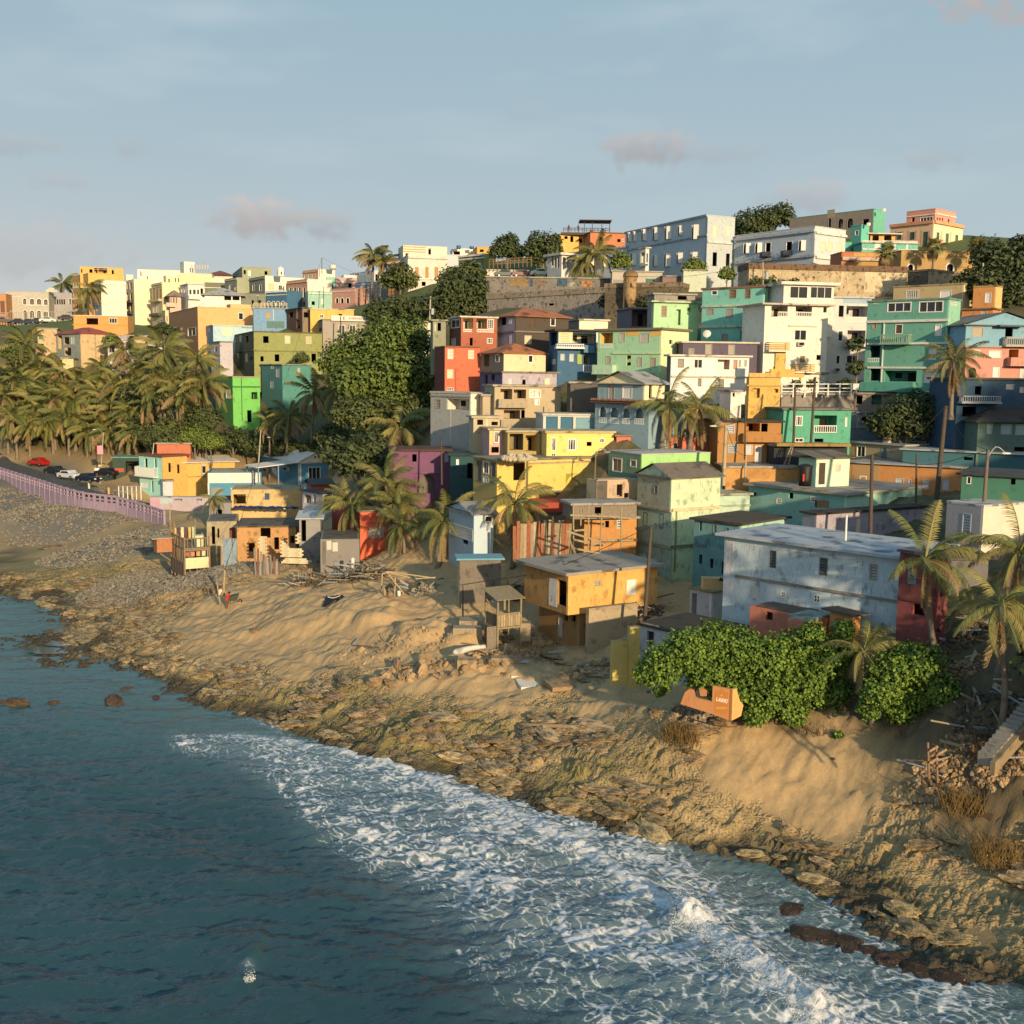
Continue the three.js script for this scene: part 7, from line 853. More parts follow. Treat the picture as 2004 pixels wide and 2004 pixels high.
// rail fences, made of single posts and rails
function railFence(label, f, pts, D, h, m, n, rails, o = {}) {
  const P = pts.map(([x, y, d]) => atq(f, x, y, d || D)), c = new THREE.CatmullRomCurve3(P, false, 'catmullrom', 0.1), r = thing(o.name || 'rail_fence', label, 'fence', P[0]); const L = (t) => c.getPointAt(t).sub(P[0]);
  for (let i = 0; i <= n; i++) { const a = L(i / n); part('post', metres(bx(a.x - 0.07, a.y - 0.3, a.z - 0.07, a.x + 0.07, a.y + h, a.z + 0.07)), m, r); if (i < n) { const b = L((i + 1) / n); for (const k of rails) part('rail', metres(plank(V(a.x, a.y + h * k, a.z + 0.09), V(b.x, b.y + h * k, b.z + 0.09), 0.1, 0.05)), m, r); } }
  return r;
}
railFence('white pipe fence on the stained retaining wall', 'I', [[866, 1120], [1525, 1120]], 117.9, 1.2, M.white, 6, [0.25, 0.55, 0.92]);
railFence('white ramp railing beside the aqua house', 'K', [[1125, 740, 182], [1335, 745, 177]], 180, 1.9, M.white, 5, [0.5, 0.95]);
railFence('brown rail fence round the deck under the hilltop trees', 'C', [[222, 478], [540, 462]], 226, 1.7, mat('#8a6440', 4), 10, [0.4, 0.7, 0.97]);
railFence('pale wooden fence along the hilltop grass', 'B', [[960, 566], [1180, 566], [1430, 556]], 252, 2.6, mat('#a08258', 4), 18, [0.3, 0.65, 0.95]);
railFence('cream rail along the lane above the blue party wall', 'B', [[180, 622], [430, 622]], 246, 0.9, mat('#c9b68e', 1), 9, [0.5, 0.95]);
railFence('low pale fence before the hilltop cars', 's', [[0, 1150], [1040, 1135]], 298, 3.2, mat('#a09a8e', 1), 26, [0.5, 0.98]);
// ---------- wooden shack on the gravel ----------
{
  const k = 122 / FOCAL * 250 / 1932, o = atq('r', 866, 800, 122), r = thing('beach_shack', 'wooden stilt shack of coloured boards with a railed deck', 'shack', o, 0.55), W = 2.75, Lz = 5.6, dk = 2.75, m = mat('#94774e', 4), cols = ['#c9573a', '#d9c9a8', '#b08a3a', '#d98a5a', '#7a4a34', '#a8c48c', '#cfa348', '#8f3a30'];
  part('deck', metres(bx(-0.1, dk, -Lz, W + 0.1, dk + 0.12, 0.1)), mat('#857868', 4), r);
  for (const [x, z] of [[0, 0], [W, 0], [0, -1.4], [0, -2.8], [0, -4.2], [0, -Lz], [W, -2.8], [W, -Lz]]) part('post', metres(bx(x - 0.08, -0.8, z - 0.08, x + 0.08, dk + (z < -4 ? 2.6 : 1.35), z + 0.08)), m, r);
  for (let i = 0; i < 11; i++) part('baluster', metres(bx(-0.04, dk + 0.12, -Lz + 0.3 + i * 0.5, 0.04, dk + 1.1, -Lz + 0.4 + i * 0.5)), m, r); for (let i = 0; i < 5; i++) part('baluster', metres(bx(0.3 + i * 0.5, dk + 0.12, -0.04, 0.38 + i * 0.5, dk + 1.1, 0.04)), m, r);
  part('hand_rail', metres(bx(-0.07, dk + 1.1, -Lz, 0.07, dk + 1.2, 0.07)), m, r); part('hand_rail', metres(bx(0.08, dk + 1.1, -0.07, W, dk + 1.2, 0.07)), m, r);
  part('cream_board', metres(bx(0.1, 0.55, -0.06, W - 0.1, 1.75, 0.02)), mat('#d8c690', 0), r); part('cross_beam', metres(bx(0, dk - 0.22, -0.1, W, dk - 0.02, 0.06)), m, r);
  for (let i = 0; i < 3; i++) part('stilt', metres(bx(0.5 + i * 0.8, -0.8, -0.04, 0.6 + i * 0.8, 0.53, 0.03)), m, r);
  for (let i = 0; i < 4; i++) part('board', metres(bx(0.45 + i * 0.55, 1.78, -1.3 + 0.2 * i, 0.85 + i * 0.55, 2.6, -1.25 + 0.2 * i)), mat(cols[(i * 3) % 8], 4), r);
  for (let i = 0; i < 17; i++) part('board', metres(bx(-0.05, 1.45 + 0.08 * Math.sin(i * 5), -0.45 - i * 0.3, 0.02, 2.55, -0.2 - i * 0.3)), mat(cols[(i * 5) % 8], 4), r);
  for (let i = 0; i < 18; i++) part('plank', metres(bx(-0.1, -0.3, -0.4 - i * 0.29, -0.05, 1.35 - 0.1 * (i % 3), -0.14 - i * 0.29)), mat(i % 4 === 1 ? '#5b4038' : '#85704f', 4), r);
  part('orange_annex', metres(bx(-1.9, 1.9, -Lz - 0.3, -0.2, 3.4, -Lz + 1.2)), mat('#bd7438', 4), r); part('annex_lid', metres(bx(-2.5, 3.45, -Lz - 0.5, -0.1, 3.55, -Lz + 1.4)), mat('#b5a382', 4), r); part('annex_brace', plank(V(-1.5, 1.8, -Lz), V(0, 0.6, -Lz), 0.12, 0.08), m, r); part('cream_barrel', new THREE.CylinderGeometry(0.55, 0.5, 1.25, 12).translate(W - 0.9, dk + 0.76, -0.8), mat('#d6cfa8', 1), r);
  for (let i = 0; i < 6; i++) part('upper_board', metres(bx(0.3 + i * 0.42, dk + 0.3, -Lz - 0.02, 0.6 + i * 0.42, dk + 1.7, -Lz + 0.03)), mat(['#d3b23c', '#5a3a30', '#d9cfa8', '#6a4030', '#c9a83a', '#a8bf8c'][i], 4), r);
}
// picket and sheet fences, every board its own piece
function picketRow(label, f, a, b, D, n, h, mats, o = {}) {
  const A = atq(f, ...a, D), B = atq(f, ...b, o.D2 || D), r = thing(o.name || 'board_fence', label, o.cat || 'fence', A); for (let i = 0; i < n; i++) { const t = (i + 0.5) / n, p = A.clone().lerp(B, t).sub(A), w = A.distanceTo(B) / n * (o.fill || 0.92), hh = h * rr(0.86, 1.06), an = Math.atan2(-(B.z - A.z), B.x - A.x), g = bx(-w / 2, -0.7, -0.03, w / 2, hh, 0.03).rotateZ(rr(-1, 1) * (o.tilt || 0.03)).rotateY(an); part(o.piece || 'board', metres(g, i * 3.7, i), mats[i % mats.length], r).position.set(p.x, p.y, p.z + rr(-0.02, 0.02)); } return r;
}
picketRow('tall fence of ochre and tan boards behind the scaffold', 'T', [500, 588], [1055, 570], 97, 17, 2.7, [mat('#a85f2c', 4), mat('#b0683a', 4), mat('#a88c5c', 4), mat('#b39a70', 4), mat('#b05020', 4), mat('#a08a68', 4), mat('#c0a87c', 4)]);
picketRow('leaning fence of rusty tin sheets and grey pales', 'R', [1205, 725], [1440, 850], 115, 15, 3.2, [mat('#8a8078', 4), mat('#7a4a38', 2), mat('#94856e', 4), mat('#8d8890', 2), mat('#6f5f50', 4)], { tilt: 0.08 });
picketRow('row of rough pales beside a heap of driftwood', 'R', [1565, 862], [1770, 800], 111, 10, 1.9, [mat('#a58c5c', 4), mat('#8d7650', 4)], { fill: 0.5, tilt: 0.16, piece: 'pale' });
picketRow('blue painted tin sheet beside the wooden shack', 'r', [1450, 650], [1650, 665], 120, 3, 3.3, [mat('#7d95a8', 2)], { name: 'tin_sheet', cat: 'tin sheet', fill: 0.98, piece: 'sheet' });
// block walls of single concrete blocks
function blockWall(label, f, x0, y0, D, rows, t = 0.1, gap = []) { const A = atq(f, x0, y0, D), r = thing('block_wall', label, 'block wall', A, -t), m = [mat('#cdbb90', 1), mat('#c3b084', 1), mat('#d3c49c', 1)], g = metres(new THREE.BoxGeometry(0.385, 0.185, 0.2)); rows.forEach(([s, e], j) => { for (let i = s; i < e; i++) { const b = part('block', g, m[(i * 7 + j * 3) % 3], r); b.position.set(i * 0.4 + (j % 2) * 0.2, j * 0.2 + 0.1, ((i * 13 + j * 7) % 5) * 0.006); } }); return r; }
blockWall('cream block wall with a square notch above the beach', 'R', 1462, 530, 121, [[0, 6], [0, 6], [0, 6], [0, 6], [0, 6], [0, 2], [0, 2], [0, 1], [0, 1]].map(([a, b]) => [a, b])); blockWall('narrow cream block pier left of the notched wall', 'R', 1252, 505, 121, Array.from({ length: 10 }, () => [0, 2])); blockWall('cream block stub right of the notch', 'R', 1605, 405, 121.2, Array.from({ length: 6 }, () => [0, 1])); blockWall('low course of blocks under the notched wall', 'R', 1470, 590, 119.5, [[0, 8], [0, 8], [1, 7]]);
// ---------- hut on posts by the ochre house ----------
{
  const k = 86 / FOCAL * 600 / 1932, o = atq('Y', 880, 362, 86), r = thing('lookout_hut', 'small wooden lookout hut on posts above the beach', 'hut', o, 0.5), W = 2.05, Z = 2.0, m = mat('#94825e', 4), Y = (y) => (362 - y) * k;
  for (const [x, z] of [[0, 0], [W, 0], [0, -Z], [W, -Z]]) part('post', metres(bx(x - 0.07, -0.6, z - 0.07, x + 0.07, Y(x ? 78 : 88) + (z ? 0.45 : 0), z + 0.07)), m, r);
  part('floor', metres(bx(-0.1, Y(262), -Z - 0.1, W + 0.1, Y(250), 0.1)), m, r); for (let i = 0; i < 9; i++) part('board', metres(bx(0.08 + i * 0.215, Y(248), -0.02, 0.26 + i * 0.215, Y(170) - 0.05 * (i % 2), 0.03)), mat(i % 3 ? '#b09a70' : '#9a855f', 4), r); for (let i = 0; i < 8; i++) part('board', metres(bx(-0.03, Y(248), -0.3 - i * 0.22, 0.02, Y(172), -0.12 - i * 0.22)), mat('#6f6048', 4), r);
  part('rail', metres(bx(-0.06, Y(170), -0.05, W + 0.06, Y(162), 0.07)), m, r); part('roof', metres(new THREE.BoxGeometry(W + 0.5, 0.06, Z + 0.7).rotateX(0.2).translate(W / 2, Y(66) + 0.2, -Z / 2)), mat('#94835f', 4), r); part('inner_post', metres(bx(W * 0.5, Y(160), -1.1, W * 0.5 + 0.18, Y(85), -0.92)), m, r); part('lower_panel', metres(bx(-0.9, -0.5, -0.1, -0.05, Y(240), -0.04)), mat('#857866', 4), r); part('diagonal_brace', plank(V(-0.7, Y(70), -0.6), V(-0.1, Y(160), -0.2), 0.08, 0.05), m, r);
}
for (const [l, x, y, w, h, d, D, tu] of [['low grey concrete block left of the lookout hut', 600, 350, 2.3, 1.6, 1.2, 87.5, 0.1], ['sloping concrete slab on the block left of the hut', 640, 262, 1.9, 0.9, 1.6, 89, 0.2], ['pale concrete cube right of the lookout hut', 1030, 290, 0.75, 1.1, 1, 87, 0.4], ['weathered concrete pier left of the low block', 545, 305, 0.6, 1.2, 0.8, 90, 0]]) { const p = atq('Y', x, y, D); soloThing('concrete_block', l, 'concrete block', metres(bx(0, -0.6, -d, w, h * 0.75, 0)), mat('#9c8a6c', 2)).position.copy(p); }
// ---------- timber scaffold ----------
{
  const D = 92, o = atq('T', 1215, 632, D), r = thing('scaffold', 'rickety timber scaffold of poles and boards', 'scaffold', o), L = (x, y, d = D) => atq('T', x, y, d).sub(o), m = mat('#a8946c', 4);
  for (const [a, b, c, e] of [[1072, 128, 1075, 605], [1217, 130, 1214, 640], [1345, 130, 1322, 632], [1146, 172, 1142, 330], [1527, 165, 1525, 640]]) part('pole', metres(bar(L(a, b), L(c, e), 0.07, 6)), m, r);
  for (const [a, b, c, e, d] of [[1012, 385, 1335, 485, 91.6], [1080, 465, 1225, 495, 91.7], [1340, 470, 1640, 470, 92.5], [1075, 545, 1320, 595, 91.6], [1240, 520, 1330, 485, 91.7], [1045, 232, 1500, 250, 91.8], [1180, 245, 1630, 262, 92.6], [1010, 410, 1110, 635, 91.5], [1080, 380, 1200, 370, 91.7]]) part('board', metres(plank(L(a, b, d), L(c, e, d), 0.16, 0.05)), m, r);
}
// wooden frame and sticks by the crouching person
{
  const D = 99, o = atq('S', 705, 1025, D), r = thing('timber_frame', 'bare timber frame leaning over the sand heap', 'timber frame', o), L = (x, y, d = D) => atq('S', x, y, d).sub(o), m = mat('#b59f70', 4);
  for (const [a, b, c, e] of [[714, 782, 706, 1030], [838, 822, 832, 992], [755, 765, 920, 975], [714, 790, 800, 765], [760, 765, 1210, 828], [760, 770, 980, 825], [1030, 835, 1220, 820], [738, 920, 738, 1010]]) part('pole', metres(bar(L(a, b), L(c, e), 0.065, 6)), m, r);
}
// ---------- writing ----------
plateOn(shop, false, 'N', 1388, 898, 1665, 1018, print(512, 222, '#8f8440', (x, w, h) => { x.fillStyle = '#c9b64a'; x.beginPath(); x.moveTo(0, h); x.quadraticCurveTo(20, 30, 160, 10); x.lineTo(w, 0); x.lineTo(w, h); x.fill(); x.fillStyle = '#7d7036'; x.beginPath(); x.moveTo(60, h); x.quadraticCurveTo(90, 60, 190, 40); x.lineTo(w, 40); x.lineTo(w, h); x.fill(); x.fillStyle = '#7a1f28'; x.fillRect(150, 96, 362, 40); x.font = 'bold 92px sans-serif'; x.lineWidth = 8; x.strokeStyle = '#d8d2b4'; x.strokeText('MEDALLA', 150, 96, 345); x.fillStyle = '#1f2f5c'; x.fillText('MEDALLA', 150, 96, 345); x.fillStyle = '#c4ad3c'; x.fillRect(180, 140, 332, 50); }), 'painted_sign', 0.04);
plateOn(gsh, false, 'F', 1196, 186, 1656, 236, print(1024, 112, '#d3cec6', (x, w, h) => { x.font = 'bold 58px sans-serif'; x.fillStyle = '#b5402c'; x.fillText('ATN', 365, 76); x.fillStyle = '#4a4648'; x.fillText('INTENSE', 475, 76, 180); x.fillText('E E E', 735, 76, 100); x.fillStyle = '#b5533a'; x.fillRect(955, 10, 60, 26); x.fillRect(250, 20, 26, 70); }), 'banner', 0.5);
plateOn(bl, false, 'H', 208, 432, 340, 538, print(256, 256, '#cfc8a4', (x) => { x.strokeStyle = '#4a4a3c'; x.lineWidth = 5; for (let i = 0; i < 6; i++) { x.beginPath(); x.moveTo(20 + (i % 2) * 20, 34 + i * 38); for (let j = 0; j < 11; j++) x.lineTo(22 + (i % 2) * 20 + j * 17, 34 + i * 38 + (j % 2 ? -12 : 8) * rr(0.4, 1.2)); x.stroke(); } }), 'written_panel', 0.03);
{
  const D = 65, o = atq('Z', 510, 872, D), r = thing('graffiti_wall', 'broken orange wall with white graffiti before the bushes', 'graffiti wall', o), k = D / FOCAL * 500 / 1932, t = -0.32, S = new THREE.Shape([[0, 10], [30, 100], [62, 128], [95, 122], [108, 70], [130, 62], [235, 48], [236, 172], [300, 165], [362, 158], [362, -82], [230, -45], [0, 4]].map(([x, y]) => new THREE.Vector2(x * k, y * k))), m = mat('#b06f28', 1);
  S.holes.push(); const g = new THREE.ExtrudeGeometry(S, { depth: 0.2, bevelEnabled: false }); part('front', metres(g.translate(0, -0.1, -0.2)), m, r); part('chunk', metres(new THREE.ExtrudeGeometry(new THREE.Shape([[125, 128], [150, 128], [200, 112], [185, 70], [140, 66]].map(([x, y]) => new THREE.Vector2(x * k, y * k))), { depth: 0.15, bevelEnabled: false }).translate(0, -0.1, -0.55)), m, r);
  part('return_wall', metres(new THREE.ExtrudeGeometry(new THREE.Shape([[0, -82], [0, 158], [30, 160], [60, 60], [90, 20], [75, -60]].map(([x, y]) => new THREE.Vector2(x * k * 1.3, y * k))), { depth: 0.2, bevelEnabled: false }).rotateY(0.9).translate(362 * k + 0.02, -0.1, -0.1)), mat('#d3922c', 1), r);
  part('graffiti', bx(258 * k, -50 * k, 0.004, 352 * k, 120 * k, 0.012), print(256, 460, '#a96b28', (x, w, h) => { x.save(); x.translate(128, 190); x.transform(1, 0.12, -0.08, 1.35, 0, 0); x.font = 'italic bold 84px sans-serif'; x.textAlign = 'center'; x.fillStyle = '#cfd0cc'; x.fillText('LABRI', 0, 20, 240); x.restore(); x.strokeStyle = '#c9c6bc'; x.lineWidth = 5; x.beginPath(); x.moveTo(128, 60); x.lineTo(128, 100); x.moveTo(108, 84); x.lineTo(150, 70); x.stroke(); x.globalAlpha = 0.5; x.lineWidth = 9; x.beginPath(); for (let i = 0; i < 12; i++) x.lineTo(20 + i * 20, 330 + (i % 2) * 40 - i * 2); x.stroke(); }), r); r.rotation.y = t;
}
// tile roof over the arched gallery
for (let i = 0; i < 26; i++) { const w = gal.wL / 26; part('roof_tile', metres(new THREE.CylinderGeometry(0.14, 0.16, 1.0, 6, 1, false).scale(1, 1, 0.6).rotateZ(1.15).translate(-0.35, gal.H0 + 0.12, -w * (i + 0.5))), mat(i % 3 ? '#8a5e48' : '#9a6e56', 0), gal.root); }
onRoof(gal, 'tile_bed', [[-0.8, 0.005, -gal.wL, 0.1, 0.05, 0]], mat('#8a6250', 0));
onRoof(bei, 'chimney', [[0.9, 0.12, -3.2, 1.5, 2.1, -2.6], [1.1, 2.1, -3.0, 1.3, 2.8, -2.8]], mat('#b5a08c', 1));
// veranda roof and its posts on the blue beach house
{ const r = bw.root, z0 = 0.1; part('veranda_roof', metres(new THREE.BoxGeometry(7.5, 0.12, 6).rotateZ(0.09).translate(-3.6, bw.H0 - 0.35, -3)), mat('#dcd2c0', 1), r); for (const [x, z] of [[-6.9, -0.4], [-6.9, -3], [-6.9, -5.7], [-3.6, -0.2]]) part('veranda_post', bx(x - 0.1, bw.H0 - 4.4, z - 0.1, x + 0.1, bw.H0 - 0.75 + (x > -5 ? 0.3 : 0), z + 0.1), mat('#5d86a8', 0), r); part('gable_vent', new THREE.CylinderGeometry(0.22, 0.22, 0.05, 12).rotateX(Math.PI / 2).scale(0.7, 1, 1).translate(bw.wR / 2, bw.H0 + 0.75, 0.05), mat('#7a6434', 0), r); }
// ---------- tanks, dishes, roof clutter ----------
const tankAt = (l, f, x, yb, D, r, h, hex) => { const p = atq(f, x, yb, D), g = thing('water_tank', l, 'water tank', p); part('drum', new THREE.LatheGeometry([[0.01, 0], [r * 0.88, 0], [r * 0.94, h * 0.3], [r, h * 0.86], [r * 0.97, h * 0.9]].map((a) => new THREE.Vector2(...a)), 16), flat(hex, 0.5), g); part('lid', new THREE.LatheGeometry([[r * 1.08, h * 0.84], [r * 1.08, h * 0.92], [r * 0.5, h], [0.01, h * 1.02]].map((a) => new THREE.Vector2(...a)), 16), flat(hex, 0.6), g); return g; };
const bt = tankAt('black plastic water tank beside the mint rooftop room', 'P', 602, 1018, 98.5, 0.63, 1.95, '#1d1b19'); part('red_mark', bx(-0.36, 0.45, 0.5, -0.2, 1.1, 0.62), flat('#b5302c'), bt);
tankAt('left blue water tank on the white terrace roof', 'B', 1730, 182, 262, 0.55, 0.8, '#2f5f8c'); tankAt('right blue water tank on the white terrace roof', 'B', 1828, 182, 262, 0.55, 0.6, '#2f5f8c'); tankAt('white water tank above the salmon townhouse', 'B', 778, 336, 293, 0.95, 1.2, '#d3cfc4'); tankAt('white barrel by the grey wall house', 'S', 436, 732, 111, 0.2, 1.05, '#cfcbc4'); tankAt('white bucket on the sand by the timber frame', 'S', 873, 998, 98.6, 0.16, 0.5, '#d5d2cc');
const dish = (l, f, x, y, D, r) => { const p = atq(f, x, y, D), g = thing('satellite_dish', l, 'satellite dish', p, -0.3); part('reflector', new THREE.SphereGeometry(r * 1.7, 14, 5, 0, 6.283, 0, 0.62).rotateX(1.15).translate(0, -r * 0.7, -r * 1.55), flat('#c9c5bd', 0.6), g); part('mast', bar(V(0, -r * 1.4, -0.1), V(0, 0, -0.1), 0.05), M.metal, g); };
dish('satellite dish at the left corner of the turquoise house', 'I', 160, 540, 132, 0.5); dish('satellite dish on the grey taupe roof', 'D', 1835, 145, 230, 0.45); dish('satellite dish over the teal terrace roof', 'D', 1690, 280, 204, 0.4);
{ const p = atq('t', 980, 250, 304), g = thing('antenna_cluster', 'cluster of antennas on the pale yellow hilltop block', 'antenna', p); for (let i = 0; i < 7; i++) { const x = (i - 3) * 0.75; part('rod', bar(V(x, 0, 0), V(x + rr(-0.1, 0.1), rr(1.6, 3.4), 0), 0.06), flat('#8f8878'), g); part('panel_antenna', bx(x - 0.16, 0.9, 0.05, x + 0.16, 2.1, 0.25), flat('#b5ad9c'), g); } }
{ const p = atq('B', 384, 390, 286), k = 286 / FOCAL * 500 / 1932, g = thing('dome_cupola', 'small white domed cupola between the townhouses', 'cupola', p); part('drum', new THREE.CylinderGeometry(25 * k, 26 * k, 44 * k, 12).translate(0, 22 * k, 0), M.white, g); part('dome', new THREE.SphereGeometry(27 * k, 14, 7, 0, 6.3, 0, 1.57).translate(0, 44 * k, 0), M.white, g); part('finial', new THREE.SphereGeometry(4 * k, 6, 5).translate(0, 73 * k, 0), M.white, g); for (let i = 0; i < 4; i++) part('opening', bx(-4 * k, 12 * k, 24.5 * k, 4 * k, 34 * k, 27 * k).rotateY(i * 1.57 + 0.4), M.dark, g); }
for (const [l, f, x, y, D, w, h, d, hex, tu] of [['yellow crate on top of the white outhouse', 'V', 606, 740, 80.5, 2.2, 0.75, 0.8, '#c9a052', 0.4], ['black box on the tar roof', 'P', 718, 1225, 92, 1.0, 0.5, 0.7, '#201c1a', 0.1], ['white box on the rail of the retaining wall', 'P', 1060, 108, 113, 0.6, 0.55, 0.5, '#cfcac4', 0]]) soloThing('crate', l, 'crate', [metres(bx(0, 0, -d, w, h, 0)), metres(bx(-0.03, h, -d - 0.03, w + 0.03, h + 0.06, 0.03))], mat(hex, 1)).position.copy(atq(f, x, y, D));
{ const p = atq('P', 400, 830, 107), g = thing('ladder', 'wooden step ladder before the black fronted workshop', 'ladder', p), m = mat('#a08c70', 4), k = 107 / FOCAL * 400 / 1932; for (const [a, b] of [[0, 75], [48, 92]]) part('stile', metres(plank(V(a * k, 0, 0), V(b * k, 190 * k, -0.25), 0.08, 0.05)), m, g); for (let i = 1; i < 7; i++) part('rung', metres(plank(V((a0 => a0)(i * 10.7) * k, i * 27 * k, -i * 0.035), V((48 + i * 6.2) * k, i * 27 * k, -i * 0.035), 0.05, 0.05)), m, g); }
// small buildings by the road
hs('little white cottage with a brown roof behind the parked cars', 'K', 206, 27, [848, 930, 1168], [428, 490], '#cfc8b0', { rf: { type: 'gabR', r: 0.9, c: '#8a7a50' } }, 'w 870 420 905 480 #4f3c40|d 985 445 1005 468'); hs('dark green shed with a red awning beside the aqua house', 'K', 199, 10, [null, 1062, 1310], [368, 640], '#2f4a3c', { n: 'shed', cat: 'shed', rf: { c: '#5fa08a', ov: 0.2 } }, 'L 1190 400 1300 600 #33302a|k 1085 465 1172 502 #b53f22'); hs('terracotta garden wall under the bright bushes', 'K', 190, 12, [null, 1482, 1800], [235, 380], '#bd6238', { n: 'wall', cat: 'wall', d: 3 }); hs('low pink and blue wall below the aqua house', 'L', 166, 4, [null, 212, 760], [745, 850], '#a898a4', { n: 'wall', cat: 'wall', d: 1, ext: 1, rf: { c: '#9aa0ac', ov: 0 } }, 'k 212 747 300 840 #b88aa0|k 300 750 420 800 #9fb3b8|d 440 755 515 775|d 650 755 700 775'); hs('white shed between the yellow and the blue beach house', 'L', 184, 25, [318, 330, 424], [590, 760], '#bdbcc6', { n: 'shed', cat: 'shed', d: 3, rf: { c: '#8a8480' } });
for (const [x, y, l] of [[1028, 718, 'yellow bollard nearest the sea wall'], [1256, 756, 'yellow bollard by the white ramp railing'], [842, 660, 'pale bollard by the navy car']]) { const p = atq('K', x, y, 184); soloThing('bollard', l, 'bollard', [new THREE.CylinderGeometry(0.16, 0.2, 1.3, 8).translate(0, 0.5, 0), new THREE.SphereGeometry(0.16, 8, 5).translate(0, 1.15, 0)], mat(x === 842 ? '#c9bda0' : '#cf9f24', 0)).position.copy(p); }
// ---------- rocks, slabs, logs and rubble ----------
const rockThing = (l, f, x, y, w, hpx, m, o = {}) => { const pt = hitGround(...q(f, x, y)), D = depthOf(pt), s = w * FR[f][2] / 1932 * D / FOCAL / 2; const g = stone[(x + y) % 5]; const r = soloThing('boulder', l, 'rock', g, m || ROCK, o.grp); r.scale.set(s, s * hpx, s * (o.dz || 0.8)); r.rotation.y = (x * 7 + y) % 6; pt.y = Math.max(pt.y, o.y ?? -9); r.position.copy(pt); return r; };
[['X', 720, 950, 230, 0.38, 'largest brown rock standing in the shallow sea'], ['X', 110, 985, 170, 0.42, 'brown rock near the left edge in the sea'], ['X', 345, 990, 110, 0.5, 'small brown rock between the two larger sea rocks'], ['X', 800, 842, 90, 0.25, 'flat rock above the largest sea rock'], ['X', 540, 655, 110, 0.25, 'flat yellow rock left of the shallow pool'], ['X', 985, 895, 90, 0.2, 'low reddish rock right of the largest sea rock'], ['X', 10, 995, 60, 0.5, 'rock cut by the left edge in the sea']].forEach(([f, x, y, w, h, l]) => rockThing(l, f, x, y, w, h, ROCKD, { y: 0, dz: 0.5 }));
[['K', 395, 945, 90, 0.5, 'pale boulder on the gravel below the sea wall'], ['K', 500, 1205, 260, 0.16, 'flat yellow slab of rock at the edge of the gravel'], ['K', 1300, 960, 130, 0.5, 'pale boulder against the end of the sea wall'], ['X', 620, 265, 190, 0.22, 'flat ochre rock on the algae flat'], ['X', 900, 350, 60, 0.9, 'upright rock tip above the tide pools'], ['X', 1620, 430, 80, 0.6, 'dark boulder on the sand right of the two people'], ['Y', 245, 470, 90, 0.9, 'dark angular rock half buried in the sand'], ['Y', 1730, 770, 90, 0.7, 'round boulder left of the graffiti wall'], ['Y', 1875, 790, 100, 0.7, 'boulder nearest the graffiti wall'], ['Z', 310, 935, 110, 0.7, 'pitted boulder below the left end of the bush'], ['Z', 150, 920, 110, 0.6, 'boulder farthest left below the bush'], ['Z', 500, 930, 150, 0.6, 'boulder under the left end of the graffiti wall'], ['Z', 620, 990, 180, 0.6, 'broad boulder under the middle of the graffiti wall'], ['Z', 880, 1010, 260, 0.45, 'long pale boulder under the right end of the graffiti wall'], ['Z', 270, 800, 60, 1, 'orange tinted stone beside the tuft of sea grape'], ['a', 1050, 1395, 75, 0.7, 'white stone at the end of the shadowed beam'], ['a', 1225, 1570, 65, 0.7, 'yellow stone above the fallen log'], ['a', 490, 1295, 40, 0.7, 'small yellow stone on the open sand'], ['a', 1490, 1530, 110, 0.5, 'grey boulder at the foot of the stairs'], ['a', 1400, 1620, 120, 0.6, 'ochre boulder beside the fallen log'], ['Y', 500, 500, 90, 0.7, 'square rock left of the white log'], ['Y', 930, 545, 90, 0.5, 'rock above the white slab'], ['Y', 1450, 500, 140, 0.45, 'rock heaped left of the yellow ruined wall'], ['Y', 1560, 560, 110, 0.5, 'rock heaped nearest the yellow ruined wall'], ['Y', 1420, 570, 120, 0.4, 'flat rock beside the brown slab']].forEach(([f, x, y, w, h, l], i) => rockThing(l, f, x, y, w, h, i % 4 === 2 ? ROCKG : ROCK));
[[1050, 578, 110, 0.4, 'dark rock at the left tip of the wet ledge'], [1110, 652, 130, 0.4, 'first brown rock of the wet ledge from the left'], [1185, 676, 130, 0.4, 'second brown rock of the wet ledge from the left'], [1265, 700, 140, 0.4, 'third brown rock of the wet ledge from the left'], [1340, 722, 110, 0.45, 'fourth brown rock of the wet ledge from the left'], [1420, 745, 130, 0.5, 'rounded dark rock in the middle of the wet ledge'], [1530, 802, 140, 0.45, 'glossy rock near the right end of the wet ledge'], [1640, 812, 170, 0.4, 'broad brown rock near the right end of the wet ledge'], [1800, 842, 110, 0.4, 'rightmost low rock of the wet ledge']].forEach(([x, y, w, h, l]) => rockThing(l, 'BB', x, y, w, h, ROCKW, { y: -0.1, dz: 1.1 }));
